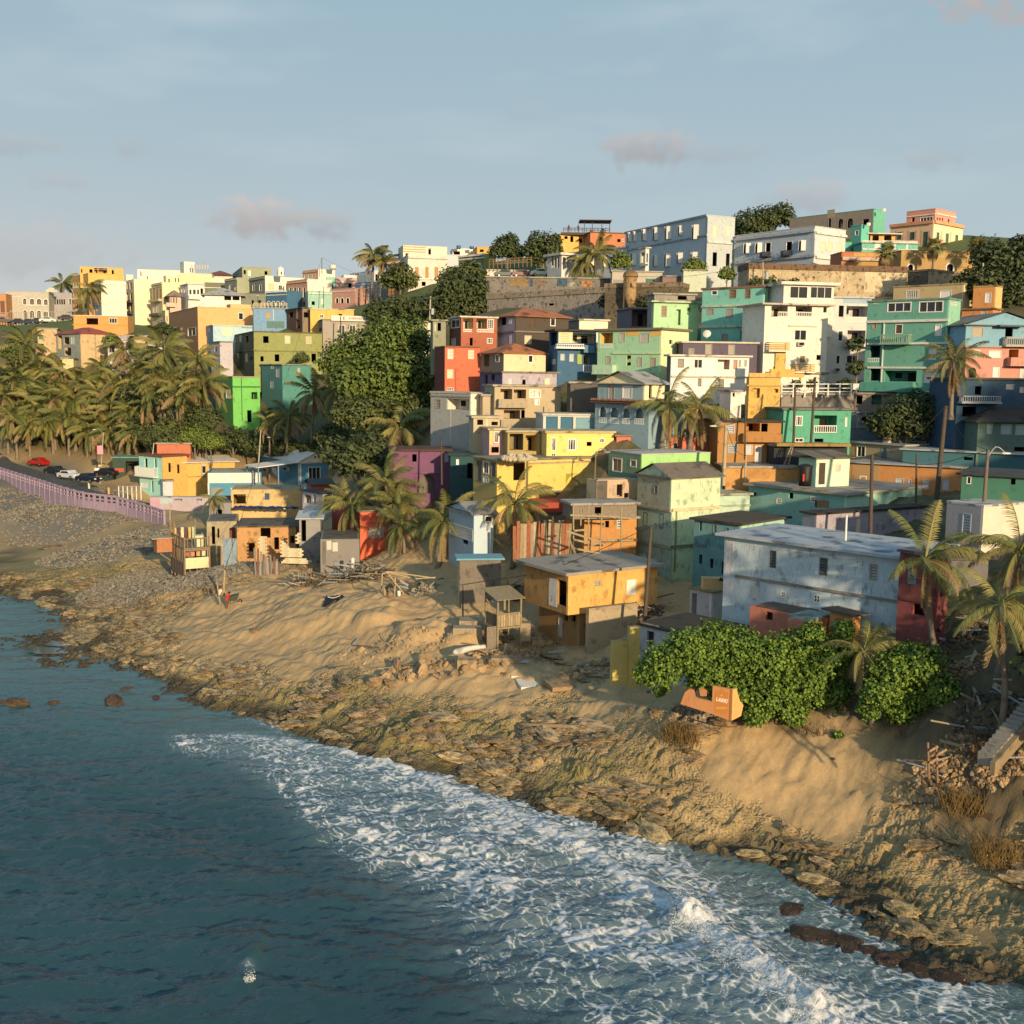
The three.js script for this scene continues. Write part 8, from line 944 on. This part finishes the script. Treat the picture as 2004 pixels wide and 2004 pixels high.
{ const N = 1700, im = new THREE.InstancedMesh(stone[3], mat('#cfab70', 5), N), c = new THREE.Color(); let k = 0; for (let t = 0; k < N && t < N * 40; t++) { const x = rr(-80, 34), z = rr(-130, -44); const [h, rk, , , h0] = ground(x, z); if (rk < 0.6 || h0 < 0.15 || h0 > 4.6 || n2(x * 0.16, z * 0.16 + 7) + 0.5 * n2(x * 0.5, z * 0.5) < 0.12) continue; const s = rr(0.14, 0.5) * (rnd() < 0.1 ? 1.7 : 1), an = -0.71 + rr(-0.5, 0.5); im.setMatrixAt(k, new THREE.Matrix4().compose(V(x, h + s * 0.02, z), new THREE.Quaternion().setFromEuler(new THREE.Euler(rr(-0.2, 0.2), an, rr(-0.12, 0.12), 'YXZ')), V(s * rr(1.3, 2.6), s * rr(0.35, 0.6), s * rr(0.7, 1.1)))); const g = rr(0.6, 1.15), al = sm(1.4, 0.4, h0) * rnd(); im.setColorAt(k, c.setRGB(g * (1 - 0.1 * al), g * (1 - 0.06 * al), g * (1 - 0.2 * al))); k++; } im.count = k; im.name = 'rock_slabs'; im.castShadow = im.receiveShadow = true; tag(im, 'broken flat slabs of bedrock along the shore', 'rock slabs', null, 'stuff'); scene.add(im); }
// tide pools left among the rocks
[[490, 532, 4.2, 'long blue tide pool among the left rocks'], [425, 498, 2.4, 'small pale tide pool above the long one'], [60, 330, 5, 'broad shallow pool at the left edge'], [300, 575, 2.6, 'narrow tide pool nearest the sea at the left'], [715, 455, 1.3, 'tiny round tide pool beside the sand'], [500, 425, 3, 'faint tide pool on the algae flat']].forEach(([x, y, r, l], i) => { const pt = gnd(...q('X', x, y), 0.4), sh = new THREE.Shape(); for (let a = 0; a < 28; a++) { const t = a / 28 * 6.283, rad = r * (0.75 + 0.3 * n2(Math.cos(t) * 1.3 + i * 7, Math.sin(t) * 1.3)), X = Math.cos(t) * rad * 1.5, Y = Math.sin(t) * rad * 0.55; a ? sh.lineTo(X, Y) : sh.moveTo(X, Y); } let m = 0; for (let a = 0; a < 12; a++) m += hAt(pt.x + Math.cos(a) * r * 0.6, pt.z + Math.sin(a) * r * 0.3) / 12; const o = part(numbered('tide_pool'), new THREE.ShapeGeometry(sh).rotateX(-Math.PI / 2), POOL, scene); o.position.set(pt.x, m + 0.05, pt.z); o.userData.kind = 'structure'; o.userData.label = l; });
const slab = (l, f, x, y, wpx, d, h, tu, m, tilt = 0.05) => { const pt = hitGround(...q(f, x, y)), D = depthOf(pt), w = wpx * FR[f][2] / 1932 * D / FOCAL; const s = soloThing('slab', l, 'concrete slab', metres(new THREE.BoxGeometry(w, h, d).rotateX(tilt)), m); s.position.set(pt.x, pt.y + h * 0.35, pt.z); s.rotation.y = tu; return s; };
slab('white concrete slab lying on the sand', 'Y', 1078, 620, 135, 1.6, 0.3, 0.25, mat('#cfc8ba', 1), 0.1); slab('brown concrete slab right of the white slab', 'Y', 1275, 612, 180, 2.2, 0.3, 0.35, mat('#9a7a4c', 2), 0.08); slab('small white slab above the white concrete slab', 'Y', 990, 566, 44, 0.4, 0.2, 0, mat('#cfc8ba', 1)); slab('long pale plinth near the ochre base', 'Y', 1160, 350, 130, 1.2, 0.45, 0.1, mat('#b3925a', 2)); slab('grey footing beam right of the lookout hut', 'Y', 940, 470, 200, 0.7, 0.5, 0.05, mat('#8d7a5c', 2)); slab('square stone footing under the white log', 'Y', 690, 495, 120, 1, 0.7, 0, mat('#a58a5c', 2));
const log = (l, f, a, b, r, m, lift = 0.1) => { const A = hitGround(...q(f, ...a)), B = hitGround(...q(f, ...b)); A.y += lift; B.y += lift; const mid = A.clone().lerp(B, 0.5).add(V(0, 0.12, 0.1)), o = thing('driftwood_log', l, 'log', A); part('stem', metres(taper([V(0, 0, 0), mid.sub(A), B.clone().sub(A)], r * 1.2, r * 0.7, 8, 8)), m, o); part('cut_end', new THREE.SphereGeometry(r * 1.1, 8, 6), m, o); };
log('white peeling log lying on the footings', 'Y', [618, 470], [800, 432], 0.24, mat('#c9c2b8', 2), 0.75); log('long bent driftwood trunk on the rocks', 'Y', [1525, 912], [1030, 878], 0.17, mat('#a8895a', 4), 0.15); log('dark fallen log near the right edge of the beach', 'a', [1690, 1770], [1300, 1640], 0.2, mat('#5d4024', 4), 0.15); log('straight timber beam half in shadow at the right', 'a', [1440, 1530], [960, 1290], 0.1, mat('#7d7264', 4), 0.2); log('thin pale branch under the large bush', 'Z', [1360, 1025], [1215, 1035], 0.05, mat('#b5a07c', 4));
for (const [x, y0, y1, l] of [[1208, 1170, 1400, 'left notched post by the stairs'], [1272, 1190, 1430, 'right notched post by the stairs']]) { const D = 55.5, b = atq('a', x + 8, y1, D), t = atq('a', x - 4, y0, D).sub(b), o = thing('notched_post', l, 'post', b); part('shaft', metres(bar(V(0, -0.3, 0), t, 0.06, 6)), mat('#94683c', 4), o); for (const k of [0.35, 0.75]) part('peg', metres(plank(V(t.x * k, t.y * k, 0.05), V(t.x * k + 0.4, t.y * k + 0.28, 0.1), 0.12, 0.05)), mat('#a88352', 4), o); }
// heaps of rubble and boards
function heap(l, f, x, y, wpx, n, s0, s1, mats, boards = 0, depth = 0.6, hgt = 0.5) {
  const c = hitGround(...q(f, x, y)), D = depthOf(c), W = wpx * FR[f][2] / 1932 * D / FOCAL / 2, o = thing('rubble_heap', l, 'rubble', c);
  mats.forEach((m, k) => { const im = new THREE.InstancedMesh(stone[k % 5], m, Math.ceil(n / mats.length)); for (let i = 0; i < im.count; i++) { const a = rnd() * 6.283, r = Math.sqrt(rnd()), px = Math.cos(a) * r * W, pz = Math.sin(a) * r * W * depth, s = rr(s0, s1) * (rnd() < 0.12 ? 1.7 : 1), hh = hAt(c.x + px, c.z + pz) - c.y + (1 - r) * hgt * rnd(); im.setMatrixAt(i, new THREE.Matrix4().compose(V(px, hh, pz), new THREE.Quaternion().setFromEuler(new THREE.Euler(rnd() * 3, rnd() * 6, rnd() * 3)), V(s * rr(0.7, 1.3), s * rr(0.5, 1), s))); } im.name = 'stone'; im.userData.kind = 'stuff'; im.castShadow = im.receiveShadow = true; o.add(im); });
  const wm = [mat('#8d7a5c', 4), mat('#5b4b3a', 4), mat('#b09c74', 4), mat('#8f9296', 1)];
  for (let i = 0; i < boards; i++) { const px = rr(-1, 1) * W, pz = rr(-1, 1) * W * depth, a = V(px, hAt(c.x + px, c.z + pz) - c.y + rr(0.05, hgt), pz), L = rr(0.6, 2.4), an = rnd() * 6.283; part('board', metres(plank(a, a.clone().add(V(Math.cos(an) * L, rr(-0.25, 0.6), Math.sin(an) * L)), rr(0.06, 0.22), 0.04, rnd() * 3)), wm[i % 4], o); }
}
const GR = [mat('#7d766b', 1), mat('#a08a66', 1)], TAN = [mat('#ab8a58', 1), mat('#8d7048', 1)], DK = [mat('#4f473e', 1), mat('#6a5c4a', 1)];
heap('dark heap of broken boards and stones before the orange house', 'S', 500, 830, 620, 300, 0.06, 0.2, DK, 90, 0.5, 0.9); heap('grey rubble heap right of the timber frame', 'S', 1100, 960, 300, 420, 0.06, 0.17, GR, 14, 0.8, 0.9); heap('rubble and scrap in the shadow behind the ochre house', 'T', 1690, 1170, 480, 260, 0.06, 0.2, DK, 50, 0.6, 0.7); heap('tan rubble left of the yellow ruined wall', 'Y', 1450, 530, 380, 320, 0.06, 0.22, TAN, 10, 0.5, 0.3); heap('rubble around the graffiti wall', 'Z', 700, 960, 560, 360, 0.05, 0.2, GR, 6, 0.35, 0.25); heap('stones at the foot of the stairs', 'a', 1330, 1480, 560, 380, 0.04, 0.17, TAN, 18, 0.7, 0.25); heap('rocks along the foot of the stairs wall', 'a', 1780, 1400, 420, 220, 0.07, 0.26, TAN, 10, 0.6, 0.5); heap('scrap on the bank below the curved palm', 'a', 1500, 400, 420, 200, 0.05, 0.15, DK, 26, 0.5, 0.3); heap('broken stones before the lookout hut', 'Y', 950, 430, 520, 260, 0.04, 0.15, TAN, 12, 0.4, 0.2); heap('driftwood and scrap below the pales', 'R', 1700, 800, 330, 160, 0.05, 0.15, DK, 40, 0.6, 0.6); heap('larger stones strewn over the middle of the beach', 'Y', 560, 520, 900, 90, 0.12, 0.42, TAN, 4, 0.35, 0.1); heap('stones scattered along the upper sand', 'Y', 200, 400, 800, 160, 0.04, 0.16, TAN, 6, 0.4, 0.1); heap('stones and scrap on the dark bank below the bent palm', 'a', 1650, 900, 500, 260, 0.04, 0.16, DK, 30, 0.8, 0.3); heap('loose stones on the bank right of the smaller bush', 'a', 1480, 620, 260, 220, 0.04, 0.14, TAN, 8, 0.8, 0.2); heap('scrap between the blue and the ochre house', 'T', 600, 1000, 360, 160, 0.05, 0.2, DK, 24, 0.6, 0.6);
{ const p = atq('N', 945, 770, 106), o = thing('rubble_heap', 'heap of broken stones on the corner shop roof', 'rubble', p), im = new THREE.InstancedMesh(stone[1], mat('#b5a586', 1), 150); for (let i = 0; i < 150; i++) { const a = rnd() * 6.28, r = Math.sqrt(rnd()), s = rr(0.1, 0.24); im.setMatrixAt(i, new THREE.Matrix4().compose(V(Math.cos(a) * r * 1.7, (1 - r) * 0.85 * rnd() + 0.05, Math.sin(a) * r * 1.2), new THREE.Quaternion().setFromEuler(new THREE.Euler(rnd() * 3, rnd() * 6, 0)), V(s, s, s))); } im.name = 'stone'; im.userData.kind = 'stuff'; o.add(im); }
{ const N = 24000, im = new THREE.InstancedMesh(stone[2], mat('#7f786c', 1), N), c = new THREE.Color(); let k = 0; for (let t = 0; k < N && t < N * 12; t++) { const L = GRAVEL[(rnd() * GRAVEL.length) | 0], a = rnd() * 6.283, r = Math.sqrt(rnd()) * L[3] * 1.1, x = L[0] + Math.cos(a) * r, z = L[1] + Math.sin(a) * r; if (blob(x, z, GRAVEL) < 0.35 || z < -215) continue; const h = hAt(x, z); if (h > 5.4) continue; const s = rr(0.05, 0.15) * (rnd() < 0.03 ? 2 : 1); im.setMatrixAt(k, new THREE.Matrix4().compose(V(x, h + s * 0.2, z), new THREE.Quaternion().setFromEuler(new THREE.Euler(rnd() * 3, rnd() * 6, 0)), V(s, s * 0.8, s))); const g = rr(0.5, 1.25); im.setColorAt(k, c.setRGB(g, g * 0.97, g * 0.9)); k++; } im.count = k; im.name = 'gravel'; im.castShadow = im.receiveShadow = true; tag(im, 'grey gravel below the sea wall', 'gravel', null, 'stuff'); scene.add(im); }
// ---------- stairs at the right ----------
{
  const A = atq('a', 1700, 1290, 54.5), B = atq('a', 2040, 890, 57), o = thing('concrete_stairs', 'concrete steps with a side wall climbing at the right edge', 'stairs', A), n = 13, d = B.clone().sub(A), an = Math.atan2(-d.z, d.x), L = Math.hypot(d.x, d.z), m = mat('#8f887c', 2); o.rotation.y = an;
  for (let i = 0; i < n; i++) part('step', metres(bx(i * L / n, i * d.y / n - 0.5, -0.8, (i + 1) * L / n - 0.003, (i + 1) * d.y / n, 0)), m, o); part('side_wall', metres(new THREE.ExtrudeGeometry(new THREE.Shape([new THREE.Vector2(-0.3, -0.75), new THREE.Vector2(L, d.y - 0.75), new THREE.Vector2(L, d.y - 0.1), new THREE.Vector2(-0.3, -0.1)]), { depth: 0.25, bevelEnabled: false }).translate(0, 0, 0.01)), mat('#8a7550', 2), o);
}
hs('yellow stepped remnant of a wall beside the low whitewashed house', 'Z', 73, 20, [null, 0, 128], [412, 640], '#b39d34', { n: 'ruin', cat: 'ruin', d: 0.4, ext: 1, rf: { c: '#a8955a', ov: 0, th: 0.04 } }); hs('taller yellow end of the stepped wall remnant', 'Z', 73, 20, [null, 129, 207], [305, 660], '#b39d34', { n: 'ruin', cat: 'ruin', d: 0.4, ext: 1, rf: { c: '#a8955a', ov: 0, th: 0.04 } });
// cloths
function cloth(l, cat, f, x, y, wpx, d, m, amp, D, turn = 0, stripe) { const pt = D ? atq(f, x, y, D) : hitGround(...q(f, x, y)), dd = depthOf(pt), W = wpx * FR[f][2] / 1932 * dd / FOCAL, g = new THREE.PlaneGeometry(W, d, 24, 12).rotateX(-Math.PI / 2), p = g.attributes.position; for (let i = 0; i < p.count; i++) { const X = p.getX(i), Z = p.getZ(i), wx = pt.x + X, wz = pt.z + Z; p.setY(i, (D ? 0 : hAt(wx, wz) - pt.y) + 0.1 + amp * (1 + n2(X * 1.4, Z * 1.8 + x))); } g.computeVertexNormals(); const o = thing(cat.replace(' ', '_'), l, cat, pt, turn); part('sheet', g, m, o); if (stripe) part('white_band', taper([V(-W * 0.28, 0.25 + amp, 0.2), V(0, 0.2 + amp, 0.35), V(W * 0.4, 0.35 + amp, -0.2)], 0.05, 0.04, 8, 4), flat('#b9b9bc'), o); }
cloth('black tarpaulin with a white band on the sand', 'tarpaulin', 'S', 255, 1035, 180, 2.2, flat('#16151a', 0.6), 0.06, 0, 0, 1); cloth('crumpled blue tarpaulin along the roofless tan ruin', 'tarpaulin', 'L', 1310, 858, 600, 1.6, flat('#1d2f6a', 0.6), 0.22, 148.6); cloth('black sheet hung beside the light blue house', 'tarpaulin', 'V', 860, 720, 150, 2.5, flat('#1a1c22', 0.6), 0.25, 79); cloth('blue tank cover on the terrace behind the rail fence', 'tarpaulin', 'I', 1268, 1040, 80, 0.8, flat('#2f6f94', 0.6), 0.2, 118.6);
// ---------- people: one continuous body meshed from smooth capsules ----------
function figure(label, pos, turn, J, col, grp) {             // J: joints in metres; col: { skin, shirt, legs, hair }
  const bones = [['pelvis', 'chest', 0.13, 0.15], ['chest', 'neck', 0.13, 0.065], ['neck', 'head', 0.055, 0.06], ['head', 'crown', 0.085, 0.095], ['chest', 'ls', 0.11, 0.07], ['chest', 'rs', 0.11, 0.07], ['ls', 'le', 0.058, 0.042], ['le', 'lh', 0.042, 0.03], ['rs', 're', 0.058, 0.042], ['re', 'rh', 0.042, 0.03], ['pelvis', 'lk', 0.1, 0.062], ['lk', 'lf', 0.06, 0.04], ['pelvis', 'rk', 0.1, 0.062], ['rk', 'rf', 0.06, 0.04], ['lf', 'lt', 0.045, 0.035], ['rf', 'rt', 0.045, 0.035]];
  const P = {}; for (const k in J) P[k] = V(...J[k]);
  const box = new THREE.Box3().setFromPoints(Object.values(P)).expandByScalar(0.22), c = box.getCenter(V(0, 0, 0)), half = Math.max(...box.getSize(V(0, 0, 0)).toArray()) / 2, R = 72, mc = new MarchingCubes(R, new THREE.MeshStandardMaterial(), false, false, 60000);
  mc.isolation = 0; const f = mc.field, p = V(0, 0, 0), ab = V(0, 0, 0), ap = V(0, 0, 0);
  for (let z = 0; z < R; z++) for (let y = 0; y < R; y++) for (let x = 0; x < R; x++) {
    p.set((x - R / 2) / (R / 2) * half + c.x, (y - R / 2) / (R / 2) * half + c.y, (z - R / 2) / (R / 2) * half + c.z); let s = 0;
    for (const [a, b, r0, r1] of bones) { ab.subVectors(P[b], P[a]); ap.subVectors(p, P[a]); const t = Math.max(0, Math.min(1, ap.dot(ab) / ab.lengthSq())), d = ap.addScaledVector(ab, -t).length() - mix(r0, r1, t); s += Math.exp(-d * 42); }
    f[x + y * R + z * R * R] = Math.log(Math.max(s, 1e-30)) / 42;
  }
  mc.update(); const n = mc.count, pos2 = new Float32Array(n * 3), nor = new Float32Array(n * 3); for (let i = 0; i < n * 3; i++) { pos2[i] = mc.positionArray[i] * half + c.getComponent(i % 3); nor[i] = mc.normalArray[i]; }
  const g = new THREE.BufferGeometry(); g.setAttribute('position', new THREE.BufferAttribute(pos2, 3)); g.setAttribute('normal', new THREE.BufferAttribute(nor, 3)); const cl = new Float32Array(n * 3), rgb = {}; for (const k in col) { const q1 = lin(col[k]); rgb[k] = [q1.r, q1.g, q1.b]; }
  const seg = (v, a, b) => { ab.subVectors(P[b], P[a]); ap.subVectors(v, P[a]); const t = Math.max(0, Math.min(1, ap.dot(ab) / ab.lengthSq())); return ap.addScaledVector(ab, -t).length(); };
  for (let i = 0; i < n; i++) { const v = V(pos2[i * 3], pos2[i * 3 + 1], pos2[i * 3 + 2]), dh = seg(v, 'head', 'crown') - 0.03, ar = Math.min(seg(v, 'le', 'lh'), seg(v, 're', 'rh')), leg = Math.min(seg(v, 'pelvis', 'lk') - 0.03, seg(v, 'lk', 'lf'), seg(v, 'pelvis', 'rk') - 0.03, seg(v, 'rk', 'rf')), shin = Math.min(seg(v, 'lk', 'lf'), seg(v, 'rk', 'rf')), tor = Math.min(seg(v, 'pelvis', 'chest') - 0.06, seg(v, 'ls', 'le'), seg(v, 'rs', 're'), seg(v, 'chest', 'ls'), seg(v, 'chest', 'rs')), m = Math.min(dh, ar, leg, tor, seg(v, 'neck', 'head')); const k = m === dh || m === seg(v, 'neck', 'head') ? 'skin' : m === ar ? 'skin' : m === leg ? (col.short && shin < 0.075 ? 'skin' : 'legs') : 'shirt'; cl.set(rgb[k], i * 3); }
  g.setAttribute('color', new THREE.BufferAttribute(cl, 3)); const o = thing('person', label, 'person', pos, turn, grp), bm = new THREE.MeshStandardMaterial({ vertexColors: true, roughness: 0.85 });
  // face, fingers
  const ex = [], H = P.crown, hd = P.crown.clone().sub(P.head).normalize(), fw = V(...(J.look || [0, 0, 1])).normalize(), sd = hd.clone().cross(fw).normalize(), fc = P.head.clone().lerp(P.crown, 0.45);
  const skinG = []; skinG.push(new THREE.ConeGeometry(0.016, 0.045, 5).translate(0, 0, 0).applyQuaternion(new THREE.Quaternion().setFromUnitVectors(V(0, 1, 0), fw)).translate(fc.x + fw.x * 0.105, fc.y + fw.y * 0.105, fc.z + fw.z * 0.105)); for (const s of [-1, 1]) skinG.push(new THREE.SphereGeometry(0.028, 6, 5).scale(0.5, 1, 0.8).translate(fc.x + sd.x * s * 0.095, fc.y + sd.y * s * 0.095, fc.z + sd.z * s * 0.095));
  for (const [h, e] of [['lh', 'le'], ['rh', 're']]) { const d = P[h].clone().sub(P[e]).normalize(), s = d.clone().cross(V(0, 0.3, 1)).normalize(), pc = P[h].clone().addScaledVector(d, 0.045); skinG.push(new THREE.SphereGeometry(0.042, 8, 6).scale(1, 1.2, 0.7).translate(pc.x, pc.y, pc.z)); [0.07, 0.08, 0.085, 0.075].forEach((L, i) => { const a = pc.clone().addScaledVector(d, 0.025).addScaledVector(s, (i - 1.5) * 0.019), k = a.clone().addScaledVector(d, L * 0.55), t = k.clone().addScaledVector(d, L * 0.3).add(V(0, -L * 0.35, 0.01)); skinG.push(bar(a, k, 0.009, 5), bar(k, t, 0.009, 5, 0.007)); }); const th = pc.clone().addScaledVector(s, 0.04); skinG.push(bar(th, th.clone().addScaledVector(d, 0.04).addScaledVector(s, 0.025), 0.011, 5, 0.009)); }
  const add = join(skinG), ca = new Float32Array(add.attributes.position.count * 3); for (let i = 0; i < ca.length; i += 3) ca.set(rgb.skin, i); add.setAttribute('color', new THREE.BufferAttribute(ca, 3)); add.deleteAttribute('uv'); part('body', mergeGeometries([g, add]), bm, o);
  const hair = new THREE.SphereGeometry(0.118, 10, 7, 0, 6.283, 0, 1.75); hair.applyQuaternion(new THREE.Quaternion().setFromUnitVectors(V(0, 1, 0), hd.clone().addScaledVector(fw, -0.45).normalize())).translate(H.x - fw.x * 0.012, H.y - 0.005, H.z - fw.z * 0.012); part('hair', hair, flat(col.hair || '#1d1512', 0.9), o); for (const s of [-1, 1]) { const e2 = fc.clone().addScaledVector(fw, 0.09).addScaledVector(sd, s * 0.034).addScaledVector(hd, 0.02); part('eye', new THREE.SphereGeometry(0.011, 6, 5).translate(e2.x, e2.y, e2.z), flat('#201815'), o); } const mo = fc.clone().addScaledVector(fw, 0.094).addScaledVector(hd, -0.045); part('mouth', new THREE.BoxGeometry(0.04, 0.008, 0.008).translate(mo.x, mo.y, mo.z), flat('#5d3028'), o);
  return o;
}
const STAND = { pelvis: [0, 0.92, 0], chest: [0, 1.28, 0.02], neck: [0, 1.46, 0.02], head: [0, 1.55, 0.03], crown: [0, 1.66, 0.03], ls: [0.17, 1.4, 0], rs: [-0.17, 1.4, 0], le: [0.24, 1.13, 0.02], lh: [0.26, 0.88, 0.1], re: [-0.24, 1.13, 0.02], rh: [-0.26, 0.88, 0.1], lk: [0.1, 0.5, 0.04], lf: [0.11, 0.08, 0], rk: [-0.1, 0.5, 0.02], rf: [-0.12, 0.08, -0.03], lt: [0.12, 0.04, 0.14], rt: [-0.13, 0.04, 0.12] };
const onG = (f, x, y) => { const p = hitGround(...q(f, x, y)); p.y = hAt(p.x, p.z); return p; };
figure('person in a red shirt and shorts holding a wheelbarrow on the sand', onG('R', 938, 1030), 1.3, { ...STAND, chest: [0, 1.25, 0.12], neck: [0, 1.41, 0.2], head: [0, 1.48, 0.25], crown: [0, 1.58, 0.29], ls: [0.17, 1.36, 0.15], rs: [-0.17, 1.36, 0.15], le: [0.24, 1.1, 0.26], lh: [0.22, 0.86, 0.42], re: [-0.24, 1.1, 0.26], rh: [-0.22, 0.86, 0.42], look: [0, -0.3, 1] }, { skin: '#6f4a34', shirt: '#d8281c', legs: '#5d4632', hair: '#15100e', short: 1 });
figure('person in a white top standing behind the red shirted person', onG('R', 875, 985), -0.6, { ...STAND, lh: [0.3, 0.92, 0.18], le: [0.26, 1.12, 0] }, { skin: '#6a4632', shirt: '#c9bfb4', legs: '#6f665c', hair: '#15100e' });
figure('person in a dark shirt bending under the timber frame', onG('S', 765, 1012), 2.2, { ...STAND, pelvis: [0, 0.9, -0.1], chest: [0, 1.08, 0.24], neck: [0, 1.1, 0.44], head: [0, 1.08, 0.53], crown: [0, 1.06, 0.64], ls: [0.17, 1.08, 0.36], rs: [-0.17, 1.08, 0.36], le: [0.2, 0.82, 0.42], lh: [0.16, 0.58, 0.48], re: [-0.2, 0.82, 0.42], rh: [-0.16, 0.58, 0.48], look: [0, -0.9, 0.3] }, { skin: '#7a553c', shirt: '#1c1d24', legs: '#2b2c33', hair: '#15100e', short: 1 });
figure('person in black standing at the left rail of the roof deck', atq('C', 823, 211, 261.7), 0.5, STAND, { skin: '#7a553c', shirt: '#3a3034', legs: '#2a2a30', hair: '#15100e' }); figure('person leaning at the deck rail beside the pergola', atq('C', 895, 211, 261.7), -0.4, STAND, { skin: '#7a553c', shirt: '#5a3a34', legs: '#33333a', hair: '#15100e' });
{ const p = onG('R', 1000, 985), o = thing('wheelbarrow', 'dark wheelbarrow tipped before the red shirted person', 'wheelbarrow', p, 0.35), m = flat('#23261f', 0.6), h = mat('#8a7048', 4); const s = new THREE.Shape([new THREE.Vector2(-0.45, 0.75), new THREE.Vector2(0.5, 0.95), new THREE.Vector2(0.28, 0.42), new THREE.Vector2(-0.25, 0.42)]); part('tray', new THREE.ExtrudeGeometry(s, { depth: 0.55, bevelEnabled: true, bevelSize: 0.02, bevelThickness: 0.02, bevelSegments: 1 }).translate(0, 0, -0.28), m, o); part('wheel', new THREE.TorusGeometry(0.17, 0.05, 8, 16).translate(0.62, 0.2, 0), TYRE, o); for (const z of [-0.24, 0.24]) { part('handle', bar(V(0.62, 0.22, z * 0.3), V(-1.0, 0.72, z * 1.1), 0.022), h, o); part('leg', bar(V(-0.25, 0.45, z), V(-0.32, 0.02, z), 0.02), m, o); } }

renderer.render(scene, camera);
